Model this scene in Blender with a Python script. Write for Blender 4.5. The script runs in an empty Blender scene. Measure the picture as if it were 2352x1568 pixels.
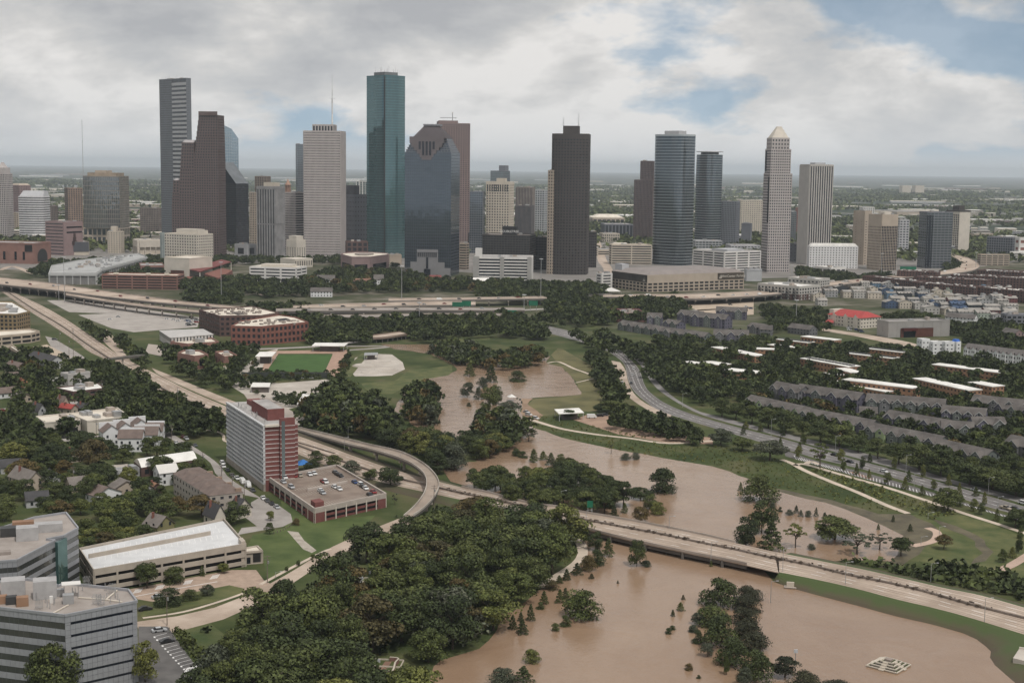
import bpy, math, random
import numpy as np
from mathutils import Vector
R = math.radians
rnd = random.Random(7)
SC = bpy.context.scene
COL = SC.collection
# ------------------------------------------------------------------ camera, sky, sun, exposure
W0, H0, F0 = 2352.0, 1568.0, 3266.0          # survey frame (width, height, focal length) used to plot the map
PITCH, ROLL, CAMH = R(6.95), R(0.68), 146.0
FWD = Vector((0, math.cos(PITCH), -math.sin(PITCH)))
UP0 = Vector((0, math.sin(PITCH), math.cos(PITCH)))
RT = Vector((1, 0, 0)) * math.cos(ROLL) + UP0 * math.sin(ROLL)
UPV = Vector((1, 0, 0)) * -math.sin(ROLL) + UP0 * math.cos(ROLL)
cd = bpy.data.cameras.new('camera'); cam = bpy.data.objects.new('camera', cd); COL.objects.link(cam)
cd.sensor_width = 36; cd.lens = 36 * F0 / W0; cd.clip_start = 1; cd.clip_end = 200000
from mathutils import Matrix
cam.matrix_world = Matrix(((RT.x, UPV.x, -FWD.x, 0), (RT.y, UPV.y, -FWD.y, 0), (RT.z, UPV.z, -FWD.z, CAMH), (0, 0, 0, 1)))
SC.camera = cam
SUN_EL, SUN_AZ = 60.0, 148.0                 # azimuth clockwise from the view axis (+Y): high, behind the right shoulder
wd = bpy.data.worlds.new('World'); SC.world = wd; wd.use_nodes = True
wn = wd.node_tree.nodes; wl = wd.node_tree.links; wn.clear()
def wnode(t, **kw):
 n = wn.new(t)
 for k, v in kw.items(): setattr(n, k, v)
 return n
sky = wnode('ShaderNodeTexSky', sky_type='NISHITA', sun_disc=False)
sky.sun_elevation = R(SUN_EL); sky.sun_rotation = R(SUN_AZ); sky.air_density = 1.0; sky.dust_density = 0.3; sky.ozone_density = 3.0
tc = wnode('ShaderNodeTexCoord'); sep = wnode('ShaderNodeSeparateXYZ'); wl.new(tc.outputs['Generated'], sep.inputs[0])
def wmath(op, a, b=None, c=None):
 n = wnode('ShaderNodeMath', operation=op)
 for i, x in enumerate((a, b, c)):
  if x is None: continue
  if isinstance(x, (int, float)): n.inputs[i].default_value = x
  else: wl.new(x, n.inputs[i])
 return n.outputs[0]
zz = wmath('ADD', wmath('MAXIMUM', sep.outputs[2], 0.0), 0.42)
px_ = wmath('DIVIDE', sep.outputs[0], zz); py_ = wmath('DIVIDE', sep.outputs[1], zz)
comb = wnode('ShaderNodeCombineXYZ'); wl.new(px_, comb.inputs[0]); wl.new(py_, comb.inputs[1])
def wnoise(scale, detail, rough, off, dist=0.0):
 mp = wnode('ShaderNodeMapping'); mp.inputs['Location'].default_value = off
 wl.new(comb.outputs[0], mp.inputs[0])
 n = wnode('ShaderNodeTexNoise'); wl.new(mp.outputs[0], n.inputs['Vector'])
 n.inputs['Scale'].default_value = scale; n.inputs['Detail'].default_value = detail
 n.inputs['Roughness'].default_value = rough; n.inputs['Distortion'].default_value = dist
 return n.outputs[0]
def wramp(x, stops):
 r = wnode('ShaderNodeValToRGB'); wl.new(x, r.inputs[0]); e = r.color_ramp.elements
 e[0].position, e[0].color = stops[0][0], (*stops[0][1], 1)
 e[1].position, e[1].color = stops[-1][0], (*stops[-1][1], 1)
 for p, c in stops[1:-1]:
  k = e.new(p); k.color = (*c, 1)
 return r.outputs[0]
nA = wnoise(2.1, 13, 0.54, (67.47, 4.11, 0), 0.1)          # where the cloud sheet is broken
nB = wnoise(3.6, 13, 0.60, (78.77, 6.51, 0), 0.15)         # billow shading
nC = wnoise(1.0, 4, 0.5, (92.91, 6.01, 0))                # broad light and dark of the sheet
cover = wramp(nA, [(0.405, (0.34, 0.34, 0.34)), (0.46, (1, 1, 1))])
lowcover = wmath('SUBTRACT', 1.0, wmath('MULTIPLY', wmath('MAXIMUM', sep.outputs[2], 0.0), 26.0))
cover = wmath('MAXIMUM', cover, lowcover)
shade = wmath('MULTIPLY_ADD', nB, 0.62, wmath('MULTIPLY', nC, 0.55))
ccol = wramp(shade, [(0.46, (0.43, 0.44, 0.46)), (0.525, (0.54, 0.545, 0.55)), (0.57, (0.64, 0.632, 0.62)), (0.63, (0.83, 0.81, 0.785))])
hz = wmath('POWER', wmath('SUBTRACT', 1.0, wmath('MINIMUM', wmath('MAXIMUM', sep.outputs[2], 0.0), 1.0)), 30.0)
mixh = wnode('ShaderNodeMix', data_type='RGBA'); wl.new(hz, mixh.inputs[0]); wl.new(ccol, mixh.inputs[6]); mixh.inputs[7].default_value = (0.74, 0.755, 0.77, 1)
cs = wnode('ShaderNodeCombineXYZ'); wl.new(sep.outputs[0], cs.inputs[0]); wl.new(sep.outputs[1], cs.inputs[1]); wl.new(wmath('ADD', wmath('MAXIMUM', sep.outputs[2], 0.0), 0.16), cs.inputs[2])
wl.new(cs.outputs[0], sky.inputs['Vector'])
tint = wnode('ShaderNodeMix', data_type='RGBA', blend_type='MULTIPLY'); tint.inputs[0].default_value = 1; wl.new(sky.outputs[0], tint.inputs[6]); tint.inputs[7].default_value = (0.92, 1.06, 0.98, 1)
bgs = wnode('ShaderNodeBackground'); wl.new(tint.outputs[2], bgs.inputs[0]); bgs.inputs[1].default_value = 0.12
bgc = wnode('ShaderNodeBackground'); wl.new(mixh.outputs[2], bgc.inputs[0]); bgc.inputs[1].default_value = 1.2
mixw = wnode('ShaderNodeMixShader'); wl.new(cover, mixw.inputs[0]); wl.new(bgs.outputs[0], mixw.inputs[1]); wl.new(bgc.outputs[0], mixw.inputs[2])
wo = wnode('ShaderNodeOutputWorld'); wl.new(mixw.outputs[0], wo.inputs[0])
sd = bpy.data.lights.new('sun', 'SUN'); sun = bpy.data.objects.new('sun', sd); COL.objects.link(sun)
sd.energy = 2.9; sd.angle = R(4); sd.color = (1.0, 0.955, 0.90)
sdir = Vector((math.sin(R(SUN_AZ)) * math.cos(R(SUN_EL)), math.cos(R(SUN_AZ)) * math.cos(R(SUN_EL)), math.sin(R(SUN_EL))))
sun.rotation_euler = sdir.to_track_quat('Z', 'Y').to_euler()
SC.view_settings.view_transform = 'Standard'; SC.view_settings.look = 'None'
SC.view_settings.exposure = -0.28; SC.view_settings.gamma = 1; SC.view_settings.use_curve_mapping = False
cy = SC.cycles
cy.max_bounces = 4; cy.diffuse_bounces = 2; cy.glossy_bounces = 2; cy.transmission_bounces = 2; cy.volume_bounces = 0
cy.transparent_max_bounces = 6; cy.use_adaptive_sampling = True; cy.adaptive_threshold = 0.02; cy.use_denoising = True
cy.caustics_reflective = False; cy.caustics_refractive = False; cy.sample_clamp_indirect = 4
# ------------------------------------------------------------------ map helpers
CR = dict(A=(0, 150, 640), B=(600, 150, 640), C=(1240, 250, 640), D=(1860, 350, 640), E=(0, 480, 640), F=(600, 480, 640),
   G=(1200, 550, 640), H=(1860, 650, 640), I=(0, 800, 640), J=(500, 900, 640), K=(0, 1200, 700), L=(600, 1200, 700),
   M=(1100, 850, 640), N=(1200, 1200, 700), O=(1800, 1200, 700), P=(1740, 900, 760), V=(0, 0, 2500))
def q(k, x, y):
 ox, oy, w = CR[k]; s = w / 2350 * 0.9408
 if k == 'V': return (x, y)
 return (ox * 0.9408 + x * s, oy * 0.9408 + y * s)
def ray(u, v): return FWD + RT * ((u - W0 / 2) / F0) + UPV * ((H0 / 2 - v) / F0)
def GV(u, v, z=0.0):
 d = ray(u, v); t = (z - CAMH) / d.z
 return Vector((d.x * t, d.y * t, z))
def g(k, x, y, z=0.0): return GV(*q(k, x, y), z)
def pts(k, s, z=0.0):
 out = []
 for w in s.split():
  a = w.split(',')
  out.append(g(k, float(a[0]), float(a[1]), float(a[2]) if len(a) > 2 else z))
 return out
def proj(p):
 d = Vector(p) - Vector((0, 0, CAMH)); w = d.dot(FWD)
 return (W0 / 2 + F0 * d.dot(RT) / w, H0 / 2 - F0 * d.dot(UPV) / w)
def zat(p, v):
 lo, hi = -5.0, 600.0
 for _ in range(40):
  m = (lo + hi) / 2
  if proj((p[0], p[1], m))[1] > v: lo = m
  else: hi = m
 return (lo + hi) / 2
def along(p, d, u):
 """distance along d from p to where the sight line u is crossed"""
 lo, hi = 0.0, 400.0; s = 1 if proj(p)[0] < u else -1
 for _ in range(40):
  m = (lo + hi) / 2; x = (p[0] + d[0] * m, p[1] + d[1] * m, 0)
  if x[1] < 20 or (proj(x)[0] - u) * s > 0: hi = m
  else: lo = m
 return (lo + hi) / 2
FOOT = []                                     # footprints already built on (keeps trees off them)
def foot(k, xl, xs, xr, yb, ratio=0.8):
 """four ground corners (left, near, right, back) of a block from its sight lines and near base corner"""
 uL = q(k, xl, 0)[0]; uS, vb = q(k, xs, yb); uR = q(k, xr, 0)[0]
 P = GV(uS, vb); ra = math.atan2(P.x, P.y)
 if abs(uS - uR) < 0.6 or abs(uS - uL) < 0.6:
  d1 = Vector((-math.cos(ra), math.sin(ra), 0)); d2 = Vector((math.sin(ra), math.cos(ra), 0))
  if abs(uS - uR) < 0.6:
   Wd = along(P, d1, uL); L = P + d1 * Wd; Rr = P + d2 * Wd * ratio
   fp = [L, P, Rr, L + Rr - P]
  else:
   Wd = along(P, -d1, uR); Rr = P - d1 * Wd; L = P + d2 * Wd * ratio
   fp = [L, P, Rr, L + Rr - P]
 else:
  best = None
  for i in range(6, 174):
   th = R(i / 2) - ra * 0
   d1 = Vector((-math.cos(th), math.sin(th), 0)); d2 = Vector((math.sin(th), math.cos(th), 0))
   a = along(P, d1, uL); b = along(P, d2, uR)
   if a > 395 or b > 395 or a < 0.5 or b < 0.5: continue
   e = abs(math.log(b / a / ratio))
   if best is None or e < best[0]: best = (e, P + d1 * a, P + d2 * b)
  L, Rr = best[1], best[2]
  fp = [L, P, Rr, L + Rr - P]
 FOOT.append([(p.x, p.y) for p in fp])
 return fp
def cen(fp): return sum(fp, Vector((0, 0, 0))) / len(fp)
def scaled(fp, f):
 c = cen(fp); return [c + (p - c) * f for p in fp]
def lerp(a, b, t): return a + (b - a) * t
def sub(fp, s0, s1, t0, t1):
 """sub-rectangle of a four-corner footprint: s from left to near, t from near to right"""
 L, P, Rr, _ = fp; a = P - L; b = Rr - P
 return [L + a * s0 + b * t0, L + a * s1 + b * t0, L + a * s1 + b * t1, L + a * s0 + b * t1]
def rect(c, w, d, rz):
 ca, sa = math.cos(rz), math.sin(rz)
 return [Vector((c[0] + x * ca - y * sa, c[1] + x * sa + y * ca, 0)) for x, y in ((-w/2, -d/2), (w/2, -d/2), (w/2, d/2), (-w/2, d/2))]
def smooth(P, n=6):
 if len(P) < 3: return P
 out = []
 for i in range(len(P) - 1):
  p0 = P[max(i - 1, 0)]; p1 = P[i]; p2 = P[i + 1]; p3 = P[min(i + 2, len(P) - 1)]
  for j in range(n):
   t = j / n
   out.append(0.5 * ((2 * p1) + (p2 - p0) * t + (2 * p0 - 5 * p1 + 4 * p2 - p3) * t * t + (3 * p1 - p0 - 3 * p2 + p3) * t ** 3))
 out.append(P[-1]); return out
def resample(P, n):
 d = [0]
 for a, b in zip(P, P[1:]): d.append(d[-1] + (b - a).length)
 out = []; j = 0
 for i in range(n):
  s = d[-1] * i / (n - 1)
  while j < len(d) - 2 and d[j + 1] < s: j += 1
  t = (s - d[j]) / max(d[j + 1] - d[j], 1e-6); out.append(P[j].lerp(P[j + 1], min(max(t, 0), 1)))
 return out
def plen(P): return sum((b - a).length for a, b in zip(P, P[1:]))
# ------------------------------------------------------------------ mesh helpers
class MB:
 def __init__(s): s.v = []; s.f = []
 def poly(s, ps):
  n = len(s.v); s.v += [tuple(p) for p in ps]; s.f.append(tuple(range(n, n + len(ps))))
 def quad(s, a, b, c, d): s.poly((a, b, c, d))
 def prism(s, fp, z0, z1, top=True, fp2=None, bot=False):
  f2 = fp2 or fp; n = len(fp)
  lo = [(p[0], p[1], z0) for p in fp]; hi = [(p[0], p[1], z1) for p in f2]
  for i in range(n): s.quad(lo[i], lo[(i + 1) % n], hi[(i + 1) % n], hi[i])
  if top: s.poly(hi)
  if bot: s.poly(lo[::-1])
 def box(s, c, sx, sy, sz, rz=0.0):
  s.prism(rect(c, sx, sy, rz), c[2], c[2] + sz, True, None, True)
 def beam(s, a, b, w, h):
  a = Vector(a); b = Vector(b); t = (b - a); t.z = 0
  if t.length < 1e-6: return
  t.normalize(); n = Vector((t.y, -t.x, 0)) * (w / 2)
  up = Vector((0, 0, h))
  A = [a - n, a + n, b + n, b - n]; B = [p + up for p in A]
  for i in range(4): s.quad(A[i], A[(i + 1) % 4], B[(i + 1) % 4], B[i])
  s.poly(B); s.poly(A[::-1])
 def tube(s, p0, p1, r0, r1=None, n=6):
  r1 = r0 if r1 is None else r1
  p0 = Vector(p0); p1 = Vector(p1); d = (p1 - p0).normalized()
  x = d.orthogonal().normalized(); y = d.cross(x)
  A = [p0 + (x * math.cos(2*math.pi*i/n) + y * math.sin(2*math.pi*i/n)) * r0 for i in range(n)]
  B = [p1 + (x * math.cos(2*math.pi*i/n) + y * math.sin(2*math.pi*i/n)) * r1 for i in range(n)]
  for i in range(n): s.quad(A[i], A[(i+1) % n], B[(i+1) % n], B[i])
  s.poly(B); s.poly(A[::-1])
 def strip(s, A, B):
  for i in range(len(A) - 1): s.quad(A[i], B[i], B[i + 1], A[i + 1])
 def build(s, name, mat, parent=None, smooth=False, **tags):
  if not s.v: return None
  off = parent['_loc'] if parent is not None and '_loc' in parent else (0, 0, 0)
  v = np.array(s.v, dtype=np.float64) - np.array(off)
  me = bpy.data.meshes.new(name)
  me.from_pydata(v.tolist(), [], s.f); me.materials.append(mat)
  if smooth: me.polygons.foreach_set('use_smooth', [True] * len(me.polygons))
  me.update()
  o = bpy.data.objects.new(name, me); COL.objects.link(o)
  if parent is not None:
   o.parent = parent; o['_loc'] = tuple(off)
  return tag(o, **tags)
def tag(o, label=None, cat=None, group=None, kind=None):
 if label: o['label'] = label
 if cat: o['category'] = cat
 if group: o['group'] = group
 if kind: o['kind'] = kind
 return o
def root(name, loc, label, cat, group=None):
 o = bpy.data.objects.new(name, None); COL.objects.link(o); o.location = loc; o['_loc'] = tuple(loc)
 o.empty_display_size = 1
 return tag(o, label, cat, group)
def meshobj(name, me, parent=None, loc=(0, 0, 0)):
 o = bpy.data.objects.new(name, me); COL.objects.link(o); o.parent = parent; o.location = loc
 return o
def copy_tree(o, parent=None):
 c = o.copy(); COL.objects.link(c); c.parent = parent
 for ch in o.children: copy_tree(ch, c)
 return c
# ------------------------------------------------------------------ materials
MATS = {}
def mat(name, col, rough=0.85, var=0.18, scale=0.08, metal=0.0, spec=0.3, bump=0.0, bscale=2.0, detail=6, col2=None, stretch=None, island=0.0):
 if name in MATS: return MATS[name]
 m = bpy.data.materials.new(name); m.use_nodes = True; MATS[name] = m
 nt = m.node_tree; b = nt.nodes['Principled BSDF']
 b.inputs['Roughness'].default_value = rough; b.inputs['Metallic'].default_value = metal
 b.inputs['Specular IOR Level'].default_value = spec
 geo = nt.nodes.new('ShaderNodeNewGeometry')
 vec = geo.outputs['Position']
 if stretch:
  mp = nt.nodes.new('ShaderNodeMapping'); mp.inputs['Scale'].default_value = stretch
  nt.links.new(vec, mp.inputs[0]); vec = mp.outputs[0]
 n = nt.nodes.new('ShaderNodeTexNoise'); n.inputs['Scale'].default_value = scale; n.inputs['Detail'].default_value = detail
 n.inputs['Roughness'].default_value = 0.62
 nt.links.new(vec, n.inputs['Vector'])
 r = nt.nodes.new('ShaderNodeValToRGB'); nt.links.new(n.outputs[0], r.inputs[0])
 c2 = col2 or tuple(min(1, c * (1 + var)) for c in col); c1 = col if col2 else tuple(c * (1 - var) for c in col)
 r.color_ramp.elements[0].position = 0.36; r.color_ramp.elements[1].position = 0.64
 r.color_ramp.elements[0].color = (*c1, 1); r.color_ramp.elements[1].color = (*c2, 1)
 outc = r.outputs[0]
 if island:
  mr = nt.nodes.new('ShaderNodeMapRange'); nt.links.new(geo.outputs['Random Per Island'], mr.inputs[0])
  mr.inputs[3].default_value = 1 - island; mr.inputs[4].default_value = 1 + island
  hs = nt.nodes.new('ShaderNodeHueSaturation'); nt.links.new(outc, hs.inputs['Color']); nt.links.new(mr.outputs[0], hs.inputs['Value']); outc = hs.outputs[0]
 nt.links.new(outc, b.inputs['Base Color'])
 if bump:
  n2 = nt.nodes.new('ShaderNodeTexNoise'); n2.inputs['Scale'].default_value = bscale; n2.inputs['Detail'].default_value = 4
  nt.links.new(geo.outputs['Position'], n2.inputs['Vector'])
  bp = nt.nodes.new('ShaderNodeBump'); bp.inputs['Strength'].default_value = bump; bp.inputs['Distance'].default_value = 1.0
  nt.links.new(n2.outputs[0], bp.inputs['Height']); nt.links.new(bp.outputs[0], b.inputs['Normal'])
 return m
def glass(name, col, rough=0.08, metal=0.75, wob=0.05, cell=(0.31, 0.31, 0.25), vv=0.07):
 """tinted reflective glazing whose panes lean a little, each its own way, and vary in tint"""
 if name in MATS: return MATS[name]
 m = bpy.data.materials.new(name); m.use_nodes = True; MATS[name] = m
 nt = m.node_tree; b = nt.nodes['Principled BSDF']
 b.inputs['Roughness'].default_value = rough; b.inputs['Metallic'].default_value = metal; b.inputs['Specular IOR Level'].default_value = 0.6
 geo = nt.nodes.new('ShaderNodeNewGeometry')
 mp = nt.nodes.new('ShaderNodeMapping'); mp.inputs['Scale'].default_value = cell; nt.links.new(geo.outputs['Position'], mp.inputs[0])
 fl = nt.nodes.new('ShaderNodeVectorMath'); fl.operation = 'FLOOR'; nt.links.new(mp.outputs[0], fl.inputs[0])
 wn_ = nt.nodes.new('ShaderNodeTexWhiteNoise'); wn_.noise_dimensions = '3D'; nt.links.new(fl.outputs[0], wn_.inputs['Vector'])
 sb = nt.nodes.new('ShaderNodeVectorMath'); sb.operation = 'SUBTRACT'; nt.links.new(wn_.outputs['Color'], sb.inputs[0]); sb.inputs[1].default_value = (0.5, 0.5, 0.5)
 sc = nt.nodes.new('ShaderNodeVectorMath'); sc.operation = 'SCALE'; nt.links.new(sb.outputs[0], sc.inputs[0]); sc.inputs['Scale'].default_value = wob
 ad = nt.nodes.new('ShaderNodeVectorMath'); nt.links.new(geo.outputs['Normal'], ad.inputs[0]); nt.links.new(sc.outputs[0], ad.inputs[1])
 nm = nt.nodes.new('ShaderNodeVectorMath'); nm.operation = 'NORMALIZE'; nt.links.new(ad.outputs[0], nm.inputs[0]); nt.links.new(nm.outputs[0], b.inputs['Normal'])
 hs = nt.nodes.new('ShaderNodeHueSaturation'); hs.inputs['Color'].default_value = (*col, 1)
 mr = nt.nodes.new('ShaderNodeMapRange'); nt.links.new(wn_.outputs['Value'], mr.inputs[0]); mr.inputs[3].default_value = 1 - vv; mr.inputs[4].default_value = 1 + vv
 nt.links.new(mr.outputs[0], hs.inputs['Value']); nt.links.new(hs.outputs[0], b.inputs['Base Color'])
 return m
CONC = mat('concrete', (0.36, 0.31, 0.27), 0.9, 0.16, 0.05)
CONC_L = mat('pale_concrete', (0.34, 0.30, 0.26), 0.9, 0.0, 0.05, col2=(.50, .455, .40), detail=10)
ROADM = mat('worn_concrete_road', (0.31, 0.24, 0.185), 0.9, 0.0, 0.045, col2=(0.50, 0.41, 0.335), detail=12)
ROADG = mat('grey_concrete_road', (0.26, 0.235, 0.215), 0.9, 0.0, 0.07, col2=(0.36, 0.33, 0.305))
ASPH = mat('asphalt', (0.085, 0.08, 0.078), 0.9, 0.0, 0.09, col2=(0.15, 0.142, 0.135))
ASPHG = mat('weathered_asphalt', (0.16, 0.15, 0.145), 0.9, 0.0, 0.09, col2=(0.25, 0.235, 0.225))
LOT = mat('parking_lot_concrete', (0.30, 0.27, 0.245), 0.9, 0.0, 0.07, col2=(0.41, 0.375, 0.34))
PATHM = mat('tan_path', (0.50, 0.42, 0.34), 0.9, 0.14, 0.1)
DIRT = mat('reddish_gravel', (0.33, 0.225, 0.165), 0.95, 0.2, 0.1)
MUD = mat('wet_mud', (0.06, 0.05, 0.03), 0.7, 0.0, 0.12, detail=12, col2=(0.125, 0.105, 0.06), spec=0.4)
GRASS = mat('lawn', (0.05, 0.07, 0.02), 0.95, 0.0, 0.09, detail=12, col2=(0.125, 0.125, 0.05), bump=0.05, bscale=1.2)
GRASSD = mat('rough_grass', (0.045, 0.066, 0.02), 0.95, 0.0, 0.06, col2=(0.105, 0.11, 0.042), bump=0.2, bscale=0.6)
TURF = mat('sports_turf', (0.045, 0.095, 0.02), 0.95, 0.14, 0.08)
DRYG = mat('dull_olive_grass', (0.085, 0.082, 0.035), 0.95, 0.0, 0.05, col2=(0.15, 0.135, 0.06))
WHITE = mat('white_paint', (0.74, 0.73, 0.71), 0.7, 0.06, 0.1)
YELLOW = mat('yellow_paint', (0.62, 0.42, 0.10), 0.7, 0.06, 0.1)
ROOFW = mat('white_membrane_roof', (0.62, 0.60, 0.56), 0.8, 0.0, 0.11, col2=(0.80, 0.78, 0.74))
ROOFT = mat('cream_gravel_roof', (0.56, 0.50, 0.42), 0.9, 0.0, 0.1, col2=(0.70, 0.64, 0.55))
ROOFG = mat('grey_gravel_roof', (0.26, 0.245, 0.24), 0.9, 0.0, 0.08, col2=(0.37, 0.35, 0.335))
ROOFB = mat('brown_gravel_roof', (0.20, 0.17, 0.15), 0.9, 0.0, 0.08, col2=(0.31, 0.27, 0.24))
METAL = mat('galvanised_metal', (0.42, 0.42, 0.42), 0.45, 0.1, 0.3, metal=0.6)
DARKM = mat('dark_metal', (0.06, 0.06, 0.06), 0.5, 0.1, 0.3, metal=0.3)
POLEM = mat('weathered_pole', (0.16, 0.13, 0.11), 0.9, 0.1, 0.3)
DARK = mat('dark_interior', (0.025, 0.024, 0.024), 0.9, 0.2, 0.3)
# ------------------------------------------------------------------ ground sheet, water, lawns, roads
def ground_mat():
 m = bpy.data.materials.new('terrain'); m.use_nodes = True; nt = m.node_tree; N = nt.nodes; Lk = nt.links; b = N['Principled BSDF']
 b.inputs['Roughness'].default_value = 0.95; b.inputs['Specular IOR Level'].default_value = 0.1
 geo = N.new('ShaderNodeNewGeometry')
 def noise(sc, det, ro=.6):
  n = N.new('ShaderNodeTexNoise'); n.inputs['Scale'].default_value = sc; n.inputs['Detail'].default_value = det; n.inputs['Roughness'].default_value = ro
  Lk.new(geo.outputs['Position'], n.inputs['Vector']); return n.outputs[0]
 def ramp(x, *st):
  r = N.new('ShaderNodeValToRGB'); Lk.new(x, r.inputs[0]); e = r.color_ramp.elements
  e[0].position, e[0].color = st[0][0], (*st[0][1], 1); e[1].position, e[1].color = st[-1][0], (*st[-1][1], 1)
  for p, c in st[1:-1]: k = e.new(p); k.color = (*c, 1)
  return r.outputs[0]
 near = ramp(noise(0.03, 8), (.35, (.035, .05, .018)), (.5, (.06, .075, .028)), (.66, (.105, .10, .05)))
 far = ramp(noise(0.0035, 10, .72), (.42, (.024, .036, .022)), (.51, (.045, .057, .036)), (.56, (.14, .135, .12)), (.66, (.36, .345, .32)))
 sp = N.new('ShaderNodeSeparateXYZ'); Lk.new(geo.outputs['Position'], sp.inputs[0])
 town = ramp(noise(0.02, 9), (.38, (.04, .05, .024)), (.5, (.075, .075, .045)), (.6, (.15, .135, .105)), (.68, (.22, .20, .17)))
 m2 = N.new('ShaderNodeMapRange'); Lk.new(sp.outputs[1], m2.inputs[0]); m2.inputs[1].default_value = 1150; m2.inputs[2].default_value = 1600
 x2 = N.new('ShaderNodeMix'); x2.data_type = 'RGBA'; Lk.new(m2.outputs[0], x2.inputs[0]); Lk.new(near, x2.inputs[6]); Lk.new(town, x2.inputs[7]); near = x2.outputs[2]
 mr = N.new('ShaderNodeMapRange'); Lk.new(sp.outputs[1], mr.inputs[0]); mr.inputs[1].default_value = 2300; mr.inputs[2].default_value = 3000
 mx = N.new('ShaderNodeMix'); mx.data_type = 'RGBA'; Lk.new(mr.outputs[0], mx.inputs[0]); Lk.new(near, mx.inputs[6]); Lk.new(far, mx.inputs[7])
 Lk.new(mx.outputs[2], b.inputs['Base Color']); return m
m = MB()
m.quad((-42000, -400, 0), (42000, -400, 0), (42000, 60000, 0), (-42000, 60000, 0))
m.build('ground', ground_mat(), None, kind='structure')
def water_mat():
 m = bpy.data.materials.new('brown_floodwater'); m.use_nodes = True; nt = m.node_tree; N = nt.nodes; Lk = nt.links; b = N['Principled BSDF']
 b.inputs['Roughness'].default_value = 0.16; b.inputs['IOR'].default_value = 1.33; b.inputs['Specular IOR Level'].default_value = 0.45
 geo = N.new('ShaderNodeNewGeometry')
 n = N.new('ShaderNodeTexNoise'); n.inputs['Scale'].default_value = 0.012; n.inputs['Detail'].default_value = 7; n.inputs['Distortion'].default_value = 2.2; n.inputs['Roughness'].default_value = .68; Lk.new(geo.outputs['Position'], n.inputs['Vector'])
 r = N.new('ShaderNodeValToRGB'); Lk.new(n.outputs[0], r.inputs[0]); e = r.color_ramp.elements
 e[0].position = .3; e[0].color = (.24, .157, .102, 1); e[1].position = .7; e[1].color = (.295, .203, .136, 1); Lk.new(r.outputs[0], b.inputs['Base Color'])
 def nz(sc, det, dist=0):
  k = N.new('ShaderNodeTexNoise'); k.inputs['Scale'].default_value = sc; k.inputs['Detail'].default_value = det; k.inputs['Distortion'].default_value = dist
  Lk.new(geo.outputs['Position'], k.inputs['Vector']); return k.outputs[0]
 ad = N.new('ShaderNodeMath'); ad.operation = 'MULTIPLY_ADD'; Lk.new(nz(.06, 3, 1.5), ad.inputs[0]); ad.inputs[1].default_value = 2.2; Lk.new(nz(.9, 4, .6), ad.inputs[2]); rr = N.new('ShaderNodeMapRange'); Lk.new(nz(.02, 6, 2.0), rr.inputs[0]); rr.inputs[1].default_value = .35; rr.inputs[2].default_value = .65; rr.inputs[3].default_value = .05; rr.inputs[4].default_value = .22; Lk.new(rr.outputs[0], b.inputs['Roughness'])
 bp = N.new('ShaderNodeBump'); bp.inputs['Strength'].default_value = .30; bp.inputs['Distance'].default_value = .35; Lk.new(ad.outputs[0], bp.inputs['Height']); Lk.new(bp.outputs[0], b.inputs['Normal'])
 return m
WATER_PX = '874,790 985,791 1026,792 1103,810 1154,815 1265,818 1255,833 1260,836 1291,843 1312,864 1324,884 1335,906 1291,910 1222,914 1212,928 1194,943 1200,965 1232,985 1291,1005 1342,1017 1394,1028 1445,1038 1547,1056 1637,1071 1677,1083 1725,1101 1777,1125 1850,1145 1896,1154 1941,1169 1987,1188 2033,1209 2075,1230 2072,1242 2063,1273 2045,1289 2017,1287 1890,1290 1800,1275 1745,1300 1777,1336 1811,1348 1890,1370 1974,1392 2058,1415 2142,1434 2212,1454 2243,1468 2265,1485 2276,1496 2274,1510 2285,1527 2310,1549 2332,1568 2380,1610 2380,1720 930,1720 985,1568 996,1530 1013,1516 1100,1490 1142,1446 1150,1409 1179,1404 1221,1370 1263,1336 1308,1317 1330,1300 1340,1235 1320,1200 1310,1172 1265,1160 1194,1148 1112,1128 1035,1106 1016,1075 1045,1062 1095,1060 1085,1030 1060,1010 1000,1000 985,993 955,980 906,944 925,905 939,888 985,870 1030,862 1049,851 1040,838 1023,830 985,812 905,802'
def arealike(P, z): return [(p.x, p.y, z) for p in P]
WP = pts('V', WATER_PX)
WPOLY = [(p.x, p.y) for p in WP]
Wd = WP + [WP[0]]
rough = []
for a, b in zip(Wd, Wd[1:]):                      # wavering water's edge
 n = max(1, int((b - a).length / 9)); t = (b - a)
 for j in range(n):
  p = a + t * (j / n)
  if j: p = p + Vector((rnd.uniform(-1.0, 1.0), rnd.uniform(-1.6, 1.6), 0))
  rough.append(p)
m = MB(); m.poly(arealike(rough, 0.09)); m.build('floodwater', water_mat(), None, kind='structure')
def patch(name, k, s, material, z=0.02, wav=0.0, sm=0):
 P = pts(k, s)
 if sm: P = smooth(P + [P[0]], sm)[:-1]
 if wav:
  out = []
  for a, b in zip(P, P[1:] + P[:1]):
   n = max(1, int((b - a).length / 8))
   for j in range(n): out.append(a.lerp(b, j / n) + (Vector((rnd.uniform(-wav, wav), rnd.uniform(-wav, wav), 0)) if j else Vector((0, 0, 0))))
  P = out
 m = MB(); m.poly(arealike(P, z)); return m.build(name, material, None, kind='structure')
ROADS = []                                        # road surfaces (keeps trees off them)
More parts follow.
